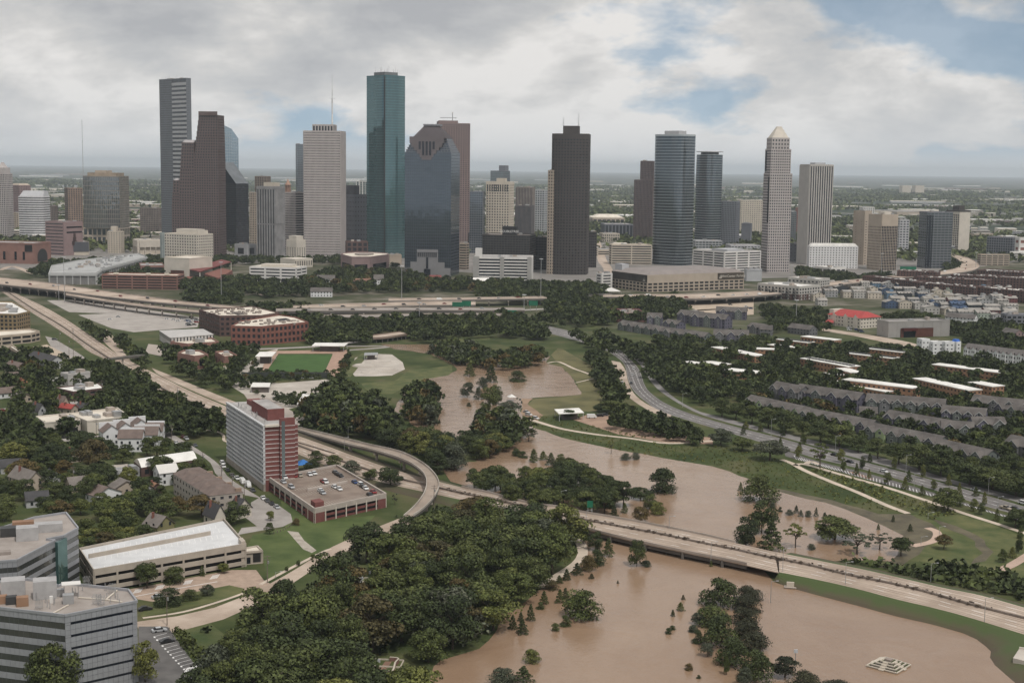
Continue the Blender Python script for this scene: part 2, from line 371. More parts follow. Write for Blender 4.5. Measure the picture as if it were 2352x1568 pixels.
def sheet(name, A, B, material, z=0.05, sides=0.0, n=None, zadd=0.0):
 A = smooth(A, 4); B = smooth(B, 4); n = n or max(8, int(plen(A) / 12)); A = resample(A, n); B = resample(B, n)
 A = [Vector((p.x, p.y, p.z + z)) for p in A]; B = [Vector((p.x, p.y, p.z + z)) for p in B]
 m = MB(); m.strip(A, B)
 if sides:
  for E in (A, B): m.strip(E, [Vector((p.x, p.y, max(p.z - sides, -.3))) for p in E])
 ROADS.append([(p.x, p.y) for p in A] + [(p.x, p.y) for p in reversed(B)])
 m.build(name, material, None, kind='structure'); return A, B
def line_between(A, B, t, z=0.0): return [a.lerp(b, t) + Vector((0, 0, z)) for a, b in zip(A, B)]
def stripes(name, A, B, ts, material=WHITE, dash=0, gap=0, w=0.22, z=0.02):
 m = MB()
 for t in ts:
  C = line_between(A, B, t, z); L = plen(C); s = 0.0
  if dash:
   k = max(2, int(L / (dash + gap))); C = resample(C, k * 3 + 1)
   for i in range(k): a, b = C[i * 3], C[i * 3 + 1]; m.strip(*edge2([a, b], w))
  else: m.strip(*edge2(C, w))
 return m.build(name, material, None, kind='structure')
def edge2(C, w):
 A, B = [], []
 for i, p in enumerate(C):
  t = (C[min(i + 1, len(C) - 1)] - C[max(i - 1, 0)]); t.z = 0; t.normalize(); n = Vector((t.y, -t.x, 0)) * w / 2; A.append(p - n); B.append(p + n)
 return A, B
def path(name, k, s, w, material, z=0.06, zs=0.0):
 C = smooth(pts(k, s, zs), 5); A, B = edge2(C, w); ROADS.append([(p.x, p.y) for p in A] + [(p.x, p.y) for p in reversed(B)])
 m = MB(); m.strip([Vector((p.x, p.y, p.z + z)) for p in A], [Vector((p.x, p.y, p.z + z)) for p in B]); return m.build(name, material, None, kind='structure')
def wallline(name, C, w, h, material, parent=None, **tags):
 m = MB()
 for a, b in zip(C, C[1:]): m.beam(a, b, w, h)
 return m.build(name, material, parent, **tags)
# lawns and open ground
patch('lawn', 'P', '1480,1105 1700,1075 2000,1130 2360,1270 2600,1400 2600,1650 2100,1520 1700,1470 1400,1440 1540,1350 1700,1270 1660,1190', GRASS, .02, .8)
patch('mud_bank', 'P', '440,895 700,950 900,990 1250,1095 1490,1095 1650,1165 1720,1230 1600,1345 1560,1400 1420,1490 1250,1500 1340,1455 1440,1270 1300,1190 1000,1060 700,980 460,915', MUD, .06, 1.6)
patch('mud_drift', 'P', '1660,1130 1850,1190 2050,1290 2120,1380 2060,1450 1950,1470 2040,1390 1980,1300 1800,1220', MUD, .05, 1.5)
patch('lawn', 'M', '900,60 960,0 1010,10 1300,175 1290,232 960,130', DRYG, .02); patch('lawn', 'M', '870,140 970,135 1280,258 1130,300 1080,250 1000,172', DRYG, .03)
patch('lawn', 'M', '1130,308 1280,272 1400,360 1430,480 1300,570 1150,560 930,590 800,610 690,500 740,455 1000,432 1172,415', DRYG, .03, .5)
patch('mud_bank', 'M', '640,450 740,452 690,500 830,600 780,650 640,600', mat('tan_silt', (.27, .185, .125), .9), .1, .6)
patch('lawn', 'V', '640,1118 727,1197 862,1183 805,1245 745,1268 618,1332 605,1290 566,1262 580,1228 655,1212', mat('mown_grass', (.045, .07, .018), .95, 0, .05, col2=(.10, .125, .04), bump=.05), .02)
patch('worn_strip', 'L', '340,320 430,330 480,400 580,480 540,500 470,470 400,390', mat('bare_gravel', (.36, .32, .27), .95, .2, .3), .04, .8)
patch('lawn', 'V', '641,814 764,814 746,854 612,854', TURF, .09); ROADS_PRE = [(p.x, p.y) for p in pts('V', '606,806 800,804 775,862 600,862')]
patch('promenade', 'V', '622,806 800,803 778,866 728,862 742,856 764,812 640,812 610,856 596,856', mat('brick_paving', (.36, .24, .18), .9, .12, .2), .06)
patch('plaza', 'V', '520,880 575,830 610,808 640,800 600,855 560,875 640,880 760,870 760,905 700,930 640,945 590,915 560,905', CONC_L, .04)
patch('skate_plaza', 'V', '815,822 845,812 900,814 925,832 930,848 900,862 860,864 815,864 808,856', CONC_L, .07, 0)
patch('lawn', 'V', '775,866 830,812 850,810 805,866', GRASS, .09); patch('lawn', 'V', '830,880 905,875 940,850 985,846 1040,838 1040,860 985,872 945,885 900,905 850,905', GRASS, .05, .6)
patch('lawn', 'F', '1720,1290 1760,1220 2180,1215 2190,1280 1830,1320', GRASSD, .05)
patch('lawn', 'G', '770,840 1060,820 1090,880 900,930 790,900', GRASS, .05)
patch('parking_lot', 'E', '700,1060 1000,1045 1790,1080 1770,1170 1450,1195 1200,1215 1000,1180', LOT, .05); patch('parking_lot', 'E', '420,930 720,925 1500,1040 1700,1070 620,1035', LOT, .06)
patch('service_yard', 'E', '1330,1320 1500,1340 1960,1320 1960,1390 1500,1440 1300,1400', CONC, .05)
patch('parking_lot', 'F', '60,800 300,770 470,790 150,870', ASPH, .06); patch('parking_lot', 'G', '360,540 600,515 1000,590 1090,620 800,640 440,620', LOT, .05); patch('parking_lot', 'G', '1680,700 2350,680 2350,800 2000,820', mat('tan_lot', (.42, .34, .26), .9, .12, .1), .05)
patch('parking_lot', 'V', '318,1438 385,1438 500,1600 318,1600', ASPH, .06); patch('forecourt', 'K', '1050,800 1900,640 2100,640 2160,720 2330,820 1990,860 1900,800 1500,840 1250,900 1130,880', mat('brown_pavers', (.36, .27, .21), .9, .14, .3), .035)
patch('lawn', 'K', '1150,1000 1280,900 1500,840 1880,765 1990,790 2020,830 1850,880 1500,960 1160,1030', GRASS, .07)
patch('lawn', 'I', '580,1260 900,1170 1200,1160 1180,1230 640,1300', GRASS, .04); patch('lawn', 'I', '1800,930 2050,900 2060,1020 1850,1000', GRASS, .04)
patch('lawn', 'K', '1380,1080 1700,1060 2350,1567 1900,1700', GRASSD, .03)
patch('cemetery_lawn', 'L', '1900,400 2060,420 1960,520 1850,520', GRASS, .05); patch('lawn', 'N', '470,520 560,480 690,490 560,620 520,640', GRASS, .05)
patch('forecourt', 'I', '180,190 420,150 640,260 560,280 200,240', mat('tan_lot', (0, 0, 0)), .05); patch('plaza', 'M', '1100,640 1210,600 1420,590 1450,640 1480,700 2000,780 2350,800 2350,860 1960,850 1500,770', DIRT, .05)
patch('yard', 'V', '560,905 600,905 700,960 690,1000 600,960', CONC, .06)
patch('downtown_paving', 'V', '0,560 700,560 700,598 560,606 330,606 0,620', mat('city_paving', (.20, .185, .17), .9, .2, .02), .03); patch('downtown_paving', 'V', '700,560 1660,556 2100,560 2352,560 2352,600 2100,632 1700,640 1350,655 1100,628 700,598', MATS['city_paving'], .03)
ROADS.append(ROADS_PRE)
for s_ in ('870,600 1000,600 1060,860 1060,1010 890,1010', '900,1350 1280,1340 1400,1420 1500,1567 1480,1760 880,1760', '240,900 520,930 520,1300 260,1300'): ROADS.append([(p.x, p.y) for p in pts('L', s_)]); patch('cemetery_lawn', 'L', s_, GRASS, .045, 1.0)
mk = MB()
for i in range(17):
 a = g('K', 1262 + 22 * i, 1185 + 24 * i, .09); b = g('K', 1262 + 22 * i + 105, 1185 + 24 * i - 28, .09); mk.strip(*edge2([a, b], .18)); c = g('K', 1274 + 22 * i, 1198 + 24 * i, .09); mk.strip(*edge2([a, a.lerp(c, .7)], .5))
for i in range(9): a = g('K', 1510 + 14 * i, 1478 - 4 * i, .09); mk.strip(*edge2([a, g('K', 1540 + 14 * i, 1440 - 4 * i, .09)], .3))
for x0, y0 in ((1090, 820), (1270, 790), (1500, 750), (1720, 705)):
 for i in range(6): a = g('K', x0 + 11 * i, y0 + 12 - 2 * i, .08); mk.strip(*edge2([a, g('K', x0 + 11 * i + 26, y0 - 22 - 2 * i, .08)], .22))
mk.strip(*edge2([g('K', x, y, .08) for x, y in ((1110, 855), (1400, 800), (1780, 735))], .4)); mk.build('bay_markings', WHITE, None, kind='structure')
# the flooded-side highway: far edge, median, near edge
def chain(*segs):
 out = []
 for k, s, z in segs: out += pts(k, s, z)
 return out
Z3 = 3.0
FE = chain(('J', '790,585,0.3 1100,695,0.4 1400,805,0.6 1700,905,1 2000,985,1.4 2350,1075,2', 0), ('M', '350,1300 700,1390 1000,1430 1130,1465 1400,1510', Z3), ('N', '1000,215 1300,270 1700,350 2000,420 2350,500', Z3), ('O', '340,500 700,570 1050,640 1400,720 1700,790 2000,850 2480,985', Z3))
ME = chain(('J', '790,675,0.3 1100,790,0.4 1400,890,0.6 1700,980,1 2000,1050,1.4 2350,1130,2', 0), ('N', '200,110 400,165 690,222 1000,280 1400,355 1700,420 2000,480 2350,560', Z3), ('O', '300,550 600,610 900,685 1200,745 1500,815 1800,900 2100,980 2480,1075', Z3))
NE = chain(('J', '790,745,0.3 1100,870,0.4 1400,965,0.6 1700,1045,1 2000,1110,1.4 2350,1185,2', 0), ('N', '200,160 400,205 640,262 790,310 1000,365 1300,435 1700,520 2000,580 2350,660', Z3), ('O', '330,655 700,730 1000,800 1300,880 1600,950 1900,1030 2480,1210', Z3))
A1, B1 = sheet('highway', FE, ME, ROADM, .05, 1.2, 120); A2, B2 = sheet('highway', ME, NE, ROADM, .10, .4, 120)
stripes('lane_markings', A1, B1, (.36, .66), dash=3, gap=9); stripes('lane_markings', A2, B2, (.36, .66), dash=3, gap=9)
WEAR = mat('tyre_worn_lane', (.235, .18, .14), .9, 0, .08, col2=(.36, .29, .235), detail=12)
for A_, B_ in ((A1, B1), (A2, B2)): stripes('tyre_wear', A_, B_, (.12, .24, .45, .57, .78, .90), WEAR, w=.75, z=.012)
r = root('highway_bridge', A2[60], 'low concrete highway bridge just above the brown floodwater', 'bridge')
nb0 = 45; nb1 = 86
wallline('parapet', [p + Vector((0, 0, 0)) for p in B2[nb0:nb1]], .3, .9, CONC, r); wallline('parapet', A1[nb0:nb1], .3, .9, CONC, r)
wallline('girder', [p + Vector((0, 0, -1.9)) for p in line_between(A2, B2, .93)[nb0:nb1]], .8, 1.75, mat('stained_concrete', (.11, .10, .09), .9), r)  # darker concrete than the deck, shared by piers, piles and deck edges
for i in range(nb0 + 2, nb1, 5):
 m = MB(); m.beam(A1[i] + Vector((0, 0, -3.0)), B2[i] + Vector((0, 0, -3.0)), 1.0, 2.8); m.build('pier', MATS['stained_concrete'], r)
BARR = mat('weathered_barrier', (.19, .155, .13), .9, .2, .4)
wallline('median_barrier', [p + Vector((0, 0, .02)) for p in B1], .9, .8, BARR, None, label='low grey brown concrete barrier along the highway median', cat='barrier')
m = MB()
for i in range(420):
 t = rnd.random(); k = int(t * (len(B1) - 45)) + 40; p = B1[min(k, len(B1) - 1)] + Vector((rnd.uniform(-1, 1), rnd.uniform(-.8, 1.2), .5)); m.box((p.x, p.y, p.z), rnd.uniform(.3, 1.6), rnd.uniform(.2, .7), rnd.uniform(.1, .6), rnd.random() * 3)
m.build('flood_debris', mat('drift_debris', (.075, .055, .04), .95), None, label='heap of drift debris caught along the highway median barrier', cat='debris', kind='stuff')
# grass bank from the highway down to the water (right part), and the far verge
WL = smooth(pts('V', '1777,1334 1811,1348 1890,1370 1974,1392 2058,1415 2142,1434 2212,1454 2243,1468 2265,1485 2276,1496 2274,1510 2285,1527 2310,1549 2332,1568 2400,1620', .06), 3)
nea = [p for p in B2 if proj(p)[0] > 1772]
WLr = resample(WL, 60); nea = resample(nea, 300); NB = [min(nea, key=lambda c: (c - w).length) for w in WLr]; m = MB(); K = 5
rows = [[NB[i].lerp(WLr[i], k / K) + Vector((0, 0, (.2 if 0 < k < K else -.04))) for i in range(60)] for k in range(K + 1)]
for k in range(K): m.strip(rows[k], rows[k + 1])
def bank_mat():
 m = bpy.data.materials.new('bank_grass'); m.use_nodes = True; nt = m.node_tree; N = nt.nodes; Lk = nt.links; b = N['Principled BSDF']; b.inputs['Roughness'].default_value = .95
 geo = N.new('ShaderNodeNewGeometry'); sp = N.new('ShaderNodeSeparateXYZ'); Lk.new(geo.outputs['Position'], sp.inputs[0])
 n = N.new('ShaderNodeTexNoise'); n.inputs['Scale'].default_value = .09; n.inputs['Detail'].default_value = 12; n.inputs['Roughness'].default_value = .7; Lk.new(geo.outputs['Position'], n.inputs['Vector'])
 ad = N.new('ShaderNodeMath'); ad.operation = 'MULTIPLY_ADD'; Lk.new(n.outputs[0], ad.inputs[0]); ad.inputs[1].default_value = 4.4; Lk.new(sp.outputs[2], ad.inputs[2])
 r = N.new('ShaderNodeValToRGB'); dv = N.new('ShaderNodeMath'); dv.operation = 'DIVIDE'; Lk.new(ad.outputs[0], dv.inputs[0]); dv.inputs[1].default_value = 5.6; Lk.new(dv.outputs[0], r.inputs[0])
 e = r.color_ramp.elements; e[0].position = .36; e[0].color = (.075, .055, .035, 1); e[1].position = .75; e[1].color = (.055, .078, .022, 1); k = e.new(.55); k.color = (.072, .066, .032, 1)
 Lk.new(r.outputs[0], b.inputs['Base Color']); return m     # silt left by the flood low down, grass higher up
BANK = bank_mat()
m.build('grass_bank', BANK, None, kind='structure')
nea = resample([p for p in A1 if proj(p)[0] > 1790], 40); m = MB(); out = [p + Vector((5, 13, 0)) for p in nea]
m.strip(nea, [Vector((p.x, p.y, .05)) for p in out]); m.build('grass_bank', BANK, None, kind='structure')
rows = resample([p for p in B2 if proj(p)[0] < 1345], 40); m = MB(); m.strip(rows, [Vector((p.x - 2, p.y - 7, .04)) for p in rows]); m.build('grass_bank', BANK, None, kind='structure')
rows = resample([p for p in A1 if proj(p)[0] < 1330], 40); m = MB(); m.strip(rows, [Vector((p.x + 2, p.y + 8, .12)) for p in rows]); m.build('grass_bank', BANK, None, kind='structure')
# upper-left highway
L1 = chain(('E', '-60,805 10,850 270,1030 400,1110 560,1215 700,1310 800,1390', 0), ('I', '1000,310 1300,480 1480,600 1750,705 1950,785 2080,858 2400,990 3000,1180', 0))
M1 = chain(('E', '-30,790 90,870 300,1010 560,1165 760,1310 960,1440', 0), ('I', '1250,440 1560,600 1850,730 2080,822 2400,950 3000,1135', 0))
R1 = chain(('E', '30,800 150,870 400,990 600,1105 800,1240 960,1350', 0), ('I', '1080,255 1250,340 1450,440 1700,565 1900,650 2080,728 2400,850 3000,1050', 0))
A3, B3 = sheet('highway', L1, M1, ROADM, .055, 0, 90); A4, B4 = sheet('highway', M1, R1, ROADM, .06, 0, 90)
stripes('lane_markings', A3, B3, (.33, .66), dash=3, gap=9); stripes('lane_markings', A4, B4, (.33, .66), dash=3, gap=9)
for A_, B_ in ((A3, B3), (A4, B4)): stripes('tyre_wear', A_, B_, (.11, .22, .44, .55, .77, .88), WEAR, w=.75, z=.012)
wallline('median_barrier', [p + Vector((0, 0, .02)) for p in B3], .9, .9, BARR, None, label='long grey barrier dividing the empty highway at upper left', cat='barrier')
sheet('slip_road', pts('E', '820,1180 960,1330 1060,1420 1120,1480'), pts('E', '960,1190 1060,1310 1130,1420 1200,1500'), ROADM, .045)
sheet('side_street', pts('E', '405,1250 480,1380 560,1440 660,1490 750,1540 800,1600'), pts('E', '470,1265 700,1400 800,1475 900,1540 900,1600'), ROADG, .045)
sheet('side_street', pts('I', '1360,360 1560,440 1850,560 2150,680 2350,760'), pts('I', '1400,405 1500,460 1750,575 2060,705 2300,800'), ROADM, .05)
sheet('side_street', pts('I', '860,490 1000,590 1250,760 1470,900 1560,960 1760,1080 1960,1220 2060,1350 2350,1530'), pts('I', '780,490 960,640 1200,790 1430,930 1500,980 1720,1100 1880,1200 1950,1330 2200,1500'), ROADG, .05)
patch('cul_de_sac', 'V', '600,1140 576,1154 578,1167 562,1187 590,1208 555,1212 545,1228 650,1209 672,1198 668,1180 640,1160', ROADG, .06)
sheet('side_street', pts('V', '310,1428 470,1402 600,1350 690,1300 750,1262 830,1225 930,1185'), pts('V', '330,1466 480,1432 560,1402 660,1347 745,1292 850,1245 960,1195'), ROADM, .05)
sheet('side_street', pts('I', '0,725 400,690 650,660 900,640 1000,630'), pts('I', '0,745 400,712 650,685 900,660 1000,650'), ROADG, .04)
sheet('side_street', pts('I', '200,1090 400,1010 700,985 900,960'), pts('I', '230,1110 420,1035 700,1010 900,985'), ROADG, .04)
sheet('driveway', pts('I', '600,1300 900,1245 1140,1215'), pts('I', '640,1330 930,1270 1160,1240'), CONC_L, .05)
# Parkway on the right
PA = chain(('G', '280,855 500,900 800,975 1000,1055 1150,1120', 0), ('M', '1600,90 1690,190 1745,340 1830,430 2000,530 2350,648', 0), ('P', '600,548 1000,665 1400,770 1800,880 2500,1082', 0))
PB = chain(('G', '270,905 500,962 800,1045 1010,1115 1120,1180', 0), ('M', '1560,150 1592,285 1640,380 1740,470 1900,570 2350,712', 0), ('P', '530,602 800,680 1200,775 1700,922 2090,1045 2500,1150', 0))
A5, B5 = sheet('parkway', PA, PB, ASPHG, .05, 0, 110); stripes('lane_markings', A5, B5, (.33, .66), dash=2.5, gap=7)
stripes('tyre_wear', A5, B5, (.11, .22, .44, .55, .77, .88), mat('worn_asphalt', (.11, .10, .095), .9, .12, .1), w=.7, z=.012)
PC1 = chain(('M', '1600,20 1760,150 1830,270 1990,430 2200,552 2350,598', 0), ('P', '600,500 1000,600 1400,705 1800,835 2500,1012', 0)); PC2 = chain(('M', '1560,22 1690,135 1780,275 1880,385 2100,525 2350,628', 0), ('P', '600,535 1000,650 1400,757 1800,868 2500,1060', 0))
A6, B6 = sheet('parkway', PC1, PC2, ASPHG, .055, 0, 90)
A7, B7 = sheet('parking_bays', pts('P', '530,607 800,700 1200,797 1700,945 2090,1068 2500,1185'), pts('P', '550,660 850,745 1230,852 1600,948 2000,1058 2500,1205'), mat('mid_asphalt', (.13, .12, .115), .9, .15, .1), .06, 0, 80)
m = MB()
for i in range(4, 78): m.strip([A7[i].lerp(B7[i], .45) + Vector((0, 0, .02)), B7[i] + Vector((0, 0, .02))], [A7[i].lerp(B7[i], .45) + Vector((.28, .1, .02)), B7[i] + Vector((.28, .1, .02))])
m.build('bay_markings', WHITE, None, kind='structure')
m = MB()
for i in range(6): a = g('P', 1025 + 25 * i, 778 + 9 * i, .11); b = g('P', 1090 + 25 * i, 780 + 10 * i, .11); m.strip(*edge2([a, b], .5))
m.build('orange_markings', mat('orange_paint', (.5, .2, .07), .8), None, kind='structure')
sheet('service_lane', pts('M', '1440,110 1480,200 1510,330 1600,440 1800,570 2000,640'), pts('M', '1520,125 1570,200 1590,290 1640,400 1760,500 1980,600'), ROADM, .045)
path('footpath', 'M', '865,132 970,122 1100,180 1200,215 1320,262', 2.6, PATHM); path('footpath', 'M', '690,632 790,662 1000,722 1300,772 1600,806 1960,852 2350,828', 3.6, PATHM, .1); path('footpath', 'M', '1120,310 1280,270', 1.8, PATHM)
path('footpath', 'P', '520,685 600,715 700,770 900,855 1100,935 1300,1025 1475,1092', 3.2, PATHM, .1); path('footpath', 'P', '620,730 700,722 1000,808 1300,892 1600,990 1900,1092 2200,1188 2500,1290', 3.0, PATHM, .1); path('footpath', 'P', '700,722 740,700 800,722', 3, PATHM, .11)
path('footpath', 'P', '1620,1200 1690,1230 1690,1275 1640,1310 1505,1338', 3.6, mat('pinkish_path', (.46, .34, .27), .9), .11); path('footpath', 'O', '2400,510 2250,600 2120,655', 4, MATS['pinkish_path'], .1)
path('footpath', 'N', '680,370 735,440 745,520 700,590 600,660 490,730 400,790', 4.0, PATHM, .35); path('footpath', 'I', '1830,915 1940,930 2000,960 2010,1010 2060,1030', 1.6, PATHM, .09)
path('footpath', 'K', '1170,1035 1500,985 1800,900 2030,820', 1.5, PATHM, .1); path('footpath', 'L', '120,760 400,610 640,490 700,470', 1.6, PATHM, .1)
path('garden_path', 'L', '1050,1567 1170,1390', 2.0, mat('brick_path', (.25, .15, .11), .9), .08); path('garden_path', 'L', '920,1440 1110,1450', 1.6, MATS['brick_path'], .07)
sheet('side_street', pts('H', '400,530 590,560 900,605 1200,655 1400,700'), pts('H', '400,550 560,580 860,630 1180,700 1390,740'), ROADM, .05)
sheet('side_street', pts('F', '20,800 60,835 100,870 150,890'), pts('F', '60,800 100,830 150,860 470,800'), ROADM, .05)
sheet('side_street', pts('C', '795,1240 800,1400 850,1480 870,1560'), pts('C', '825,1240 880,1400 930,1480 960,1560'), ROADM, .06)
path('side_street', 'G', '700,830 1100,810 1700,770 2350,735', 9, ROADG, .05); path('side_street', 'F', '900,1340 1300,1345 600,1400', 6, ROADG, .05); path('side_street', 'F', '0,1370 600,1345 1000,1300', 9, ROADG, .05)
path('ground_road', 'G', '0,662 520,655 1000,690 1300,700 1700,690', 12, ROADM, .05); path('ground_road', 'G', '200,765 600,742 1060,718 1500,705', 12, ROADG, .06); path('ground_road', 'E', '0,660 120,625 300,690 440,690', 8, ROADM, .05)
# elevated roads
def viaduct(label, far, near, z=8.0, thick=1.6, step=26, rail=1.0, mt=ROADM, group='elevated freeways'):
 for p in far + near: p.z = z
 A = smooth(far, 5); B = smooth(near, 5); n = max(10, int(plen(A) / 10)); A = resample(A, n); B = resample(B, n)
 r = root('freeway_viaduct', (A[n // 2].x, A[n // 2].y, 0), label, 'viaduct', group)
 m = MB(); m.strip(A, B); m.build('deck', mt, r)
 m = MB(); dn = Vector((0, 0, -thick)); m.strip([p + dn for p in A], [p + dn for p in B])
 for E in (A, B): m.strip([p + Vector((0, 0, -.02)) for p in E], [p + dn for p in E])
 m.build('deck_edge', MATS['stained_concrete'], r)
 wallline('barrier', A, .35, rail, CONC, r); wallline('barrier', B, .35, rail, CONC, r)
 st = max(1, step // 10); w = (A[0] - B[0]).length
 for i in range(2, n - 1, st):
  cap = MB(); a = A[i] + dn + Vector((0, 0, -1.2)); b = B[i] + dn + Vector((0, 0, -1.2)); cap.beam(a, b, 1.3, 1.2); c = cap.build('pier_cap', CONC, r)
  k = max(2, min(4, int(w / 9)))
  for j in range(k):
   t = (j + .5) / k; m = MB(); p = a.lerp(b, t); m.tube((p.x, p.y, -.1), (p.x, p.y, p.z), .65, .65, 8); o = m.build('column', CONC, c)
 ROADS.append([(p.x, p.y) for p in A] + [(p.x, p.y) for p in reversed(B)])
 return A, B
VIA = {}
VIA['left'] = viaduct('wide elevated freeway with light traffic sweeping in from the left edge', pts('E', '-60,722 0,728 450,778 900,843 1300,897 1700,950 2150,990', 8), pts('E', '-60,785 0,790 450,838 800,885 1100,918 1500,960 2100,1008', 8))
VIA['slip'] = viaduct('narrow elevated slip road below the wide left freeway', pts('E', '590,868 1000,932 1400,985 1785,1025', 7), pts('E', '590,885 1000,950 1400,1003 1785,1042', 7), 7, 1.4)
VIA['far'] = viaduct('farthest elevated road in front of the wooded heritage park', pts('F', '1280,916 1700,911 2350,904 2700,898', 7), pts('F', '1280,938 1800,930 2350,920 2700,914', 7), 7)
VIA['mid'] = viaduct('broad elevated freeway crossing before the stepped glass tower', pts('F', '400,983 800,966 1240,955 1700,942 2060,946', 7), pts('F', '400,1004 1100,992 1500,980 2060,974', 7), 7)
VIA['long'] = viaduct('long straight elevated freeway running across the middle of the view', pts('F', '270,1012 800,1004 1500,1000 2350,1002 2500,1005', 9), pts('F', '270,1030 800,1026 1500,1022 2350,1022 2500,1022', 9), 9, 2.2, 36, 1.0, ROADG)
VIA['low'] = viaduct('lowest and nearest elevated road over the creek', pts('F', '620,1066 1000,1064 1560,1056 2000,1050 2300,1054', 7), pts('F', '620,1084 1000,1084 1560,1074 2000,1066 2300,1070', 7), 7, 2.0, 26, 1.0, ROADG)
VIA['right'] = viaduct('elevated freeway passing below the big parking garage', pts('G', '1000,630 1400,622 1800,620 2290,598 2600,575', 7), pts('G', '1000,644 1400,648 1800,660 2290,640 2600,615', 7), 7)
VIA['curve'] = viaduct('pale freeway ramp curving round beside the blue glass tower', pts('D', '1690,992 1850,1028 1945,1085 1930,1125 1820,1155 1600,1180 1250,1208 900,1248 560,1285', 8), pts('D', '1690,1008 1760,1045 1790,1085 1750,1118 1640,1145 1450,1168 1150,1192 850,1222 560,1252', 8))
VIA['flyover'] = None
fo = pts('J', '830,530,0.8 1130,600,3 1450,680,5.5 1750,750,6.5 1950,850,6.5 2060,950,6.5 2100,1040,6 2070,1130,5 1980,1240,4 1870,1320,3'); fi = pts('J', '830,555,0.8 1200,660,3 1550,745,5.5 1800,830,6.5 1930,910,6.5 1985,990,6.5 1980,1090,6 1930,1180,5 1860,1260,4 1780,1330,3')
A = resample(smooth(fo, 5), 50); B = resample(smooth(fi, 5), 50)
r = root('flyover_ramp', (A[25].x, A[25].y, 0), 'curved single lane flyover ramp looping above the flooded highway', 'ramp')
m = MB(); m.strip(A, B); m.build('deck', mat('ramp_concrete', (.30, .245, .20), .9, .14, .1), r)
m = MB(); dn = Vector((0, 0, -1.1)); m.strip([p + dn for p in A], [p + dn for p in B]); [m.strip(E, [p + dn for p in E]) for E in (A, B)]; m.build('deck_edge', MATS['stained_concrete'], r)
wallline('barrier', A, .3, .95, CONC_L, r); wallline('barrier', B, .3, .95, CONC_L, r)
for i in range(14, 46, 6):
 m = MB(); c = A[i].lerp(B[i], .5); m.beam(A[i] + Vector((0, 0, -2.0)), B[i] + Vector((0, 0, -2.0)), 1, .9); o = m.build('pier_cap', CONC, r); m = MB(); m.tube((c.x, c.y, -.1), (c.x, c.y, c.z - 2), .7, .7, 8); m.build('column', CONC, o)
ROADS.append([(p.x, p.y) for p in A] + [(p.x, p.y) for p in reversed(B)])
# short old road bridge over the creek
CA = smooth(pts('F', '1140,1245 1300,1225 1530,1195', 4), 4); CB = smooth(pts('F', '1140,1272 1300,1258 1540,1220', 4), 4)
CA = resample(CA, 20); CB = resample(CB, 20); r = root('creek_bridge', CA[10], 'short brown road bridge with globe lamps over the flooded creek', 'bridge')
m = MB(); m.strip(CA, CB); m.build('deck', ROADM, r); wallline('parapet', [p + Vector((0, 0, -.8)) for p in CB], .4, 1.7, mat('brown_rail', (.2, .15, .12), .9), r); wallline('parapet', CA, .4, .9, MATS['brown_rail'], r)
for i in range(1, 20, 2): m = MB(); p = CB[i]; m.tube((p.x, p.y + 1, 0), (p.x, p.y + 1, p.z - .8), .4, .4, 6); m.build('pile', MATS['stained_concrete'], r)
# ------------------------------------------------------------------ building helpers
def lattice(mb, a, b, z0, z1, fl=3.9, bay=3.0, sp=0.45, pr=0.4, out=0.4, pout=None, cap=0.0, base=0.0):
 """piers and spandrels standing proud of the glazing between ground points a and b (outside on the right of a to b)"""
 a = Vector((a[0], a[1], 0)); b = Vector((b[0], b[1], 0)); L = (b - a).length
 if L < 0.3: return
 t = (b - a) / L; n = Vector((t.y, -t.x, 0)); pout = out * 0.8 if pout is None else pout
 def hb(s0, s1, za, zb, o):
  p = a + t * s0; r = a + t * s1; p2 = p + n * o; r2 = r + n * o
  A = lambda w, z: (w.x, w.y, z)
  mb.quad(A(p2, za), A(r2, za), A(r2, zb), A(p2, zb))
  mb.quad(A(p2, zb), A(r2, zb), A(r, zb), A(p, zb)); mb.quad(A(p, za), A(r, za), A(r2, za), A(p2, za))
  mb.quad(A(p, za), A(p2, za), A(p2, zb), A(p, zb)); mb.quad(A(r2, za), A(r, za), A(r, zb), A(r2, zb))
 top = z1 - cap; nf = max(1, round((top - z0 - base) / fl)); fh = (top - z0 - base) / nf
 if sp > 0:
  for i in range(nf + 1):
   zc = z0 + base + i * fh
   hb(0, L, max(z0, zc - sp * fh / 2), min(top, zc + sp * fh / 2), out)
 if cap: hb(0, L, top, z1, out)
 if pr > 0:
  nb = max(1, round(L / bay)); bw = L / nb
  for j in range(nb + 1):
   s = j * bw; hb(max(0, s - pr * bw / 2), min(L, s + pr * bw / 2), z0, top, pout)
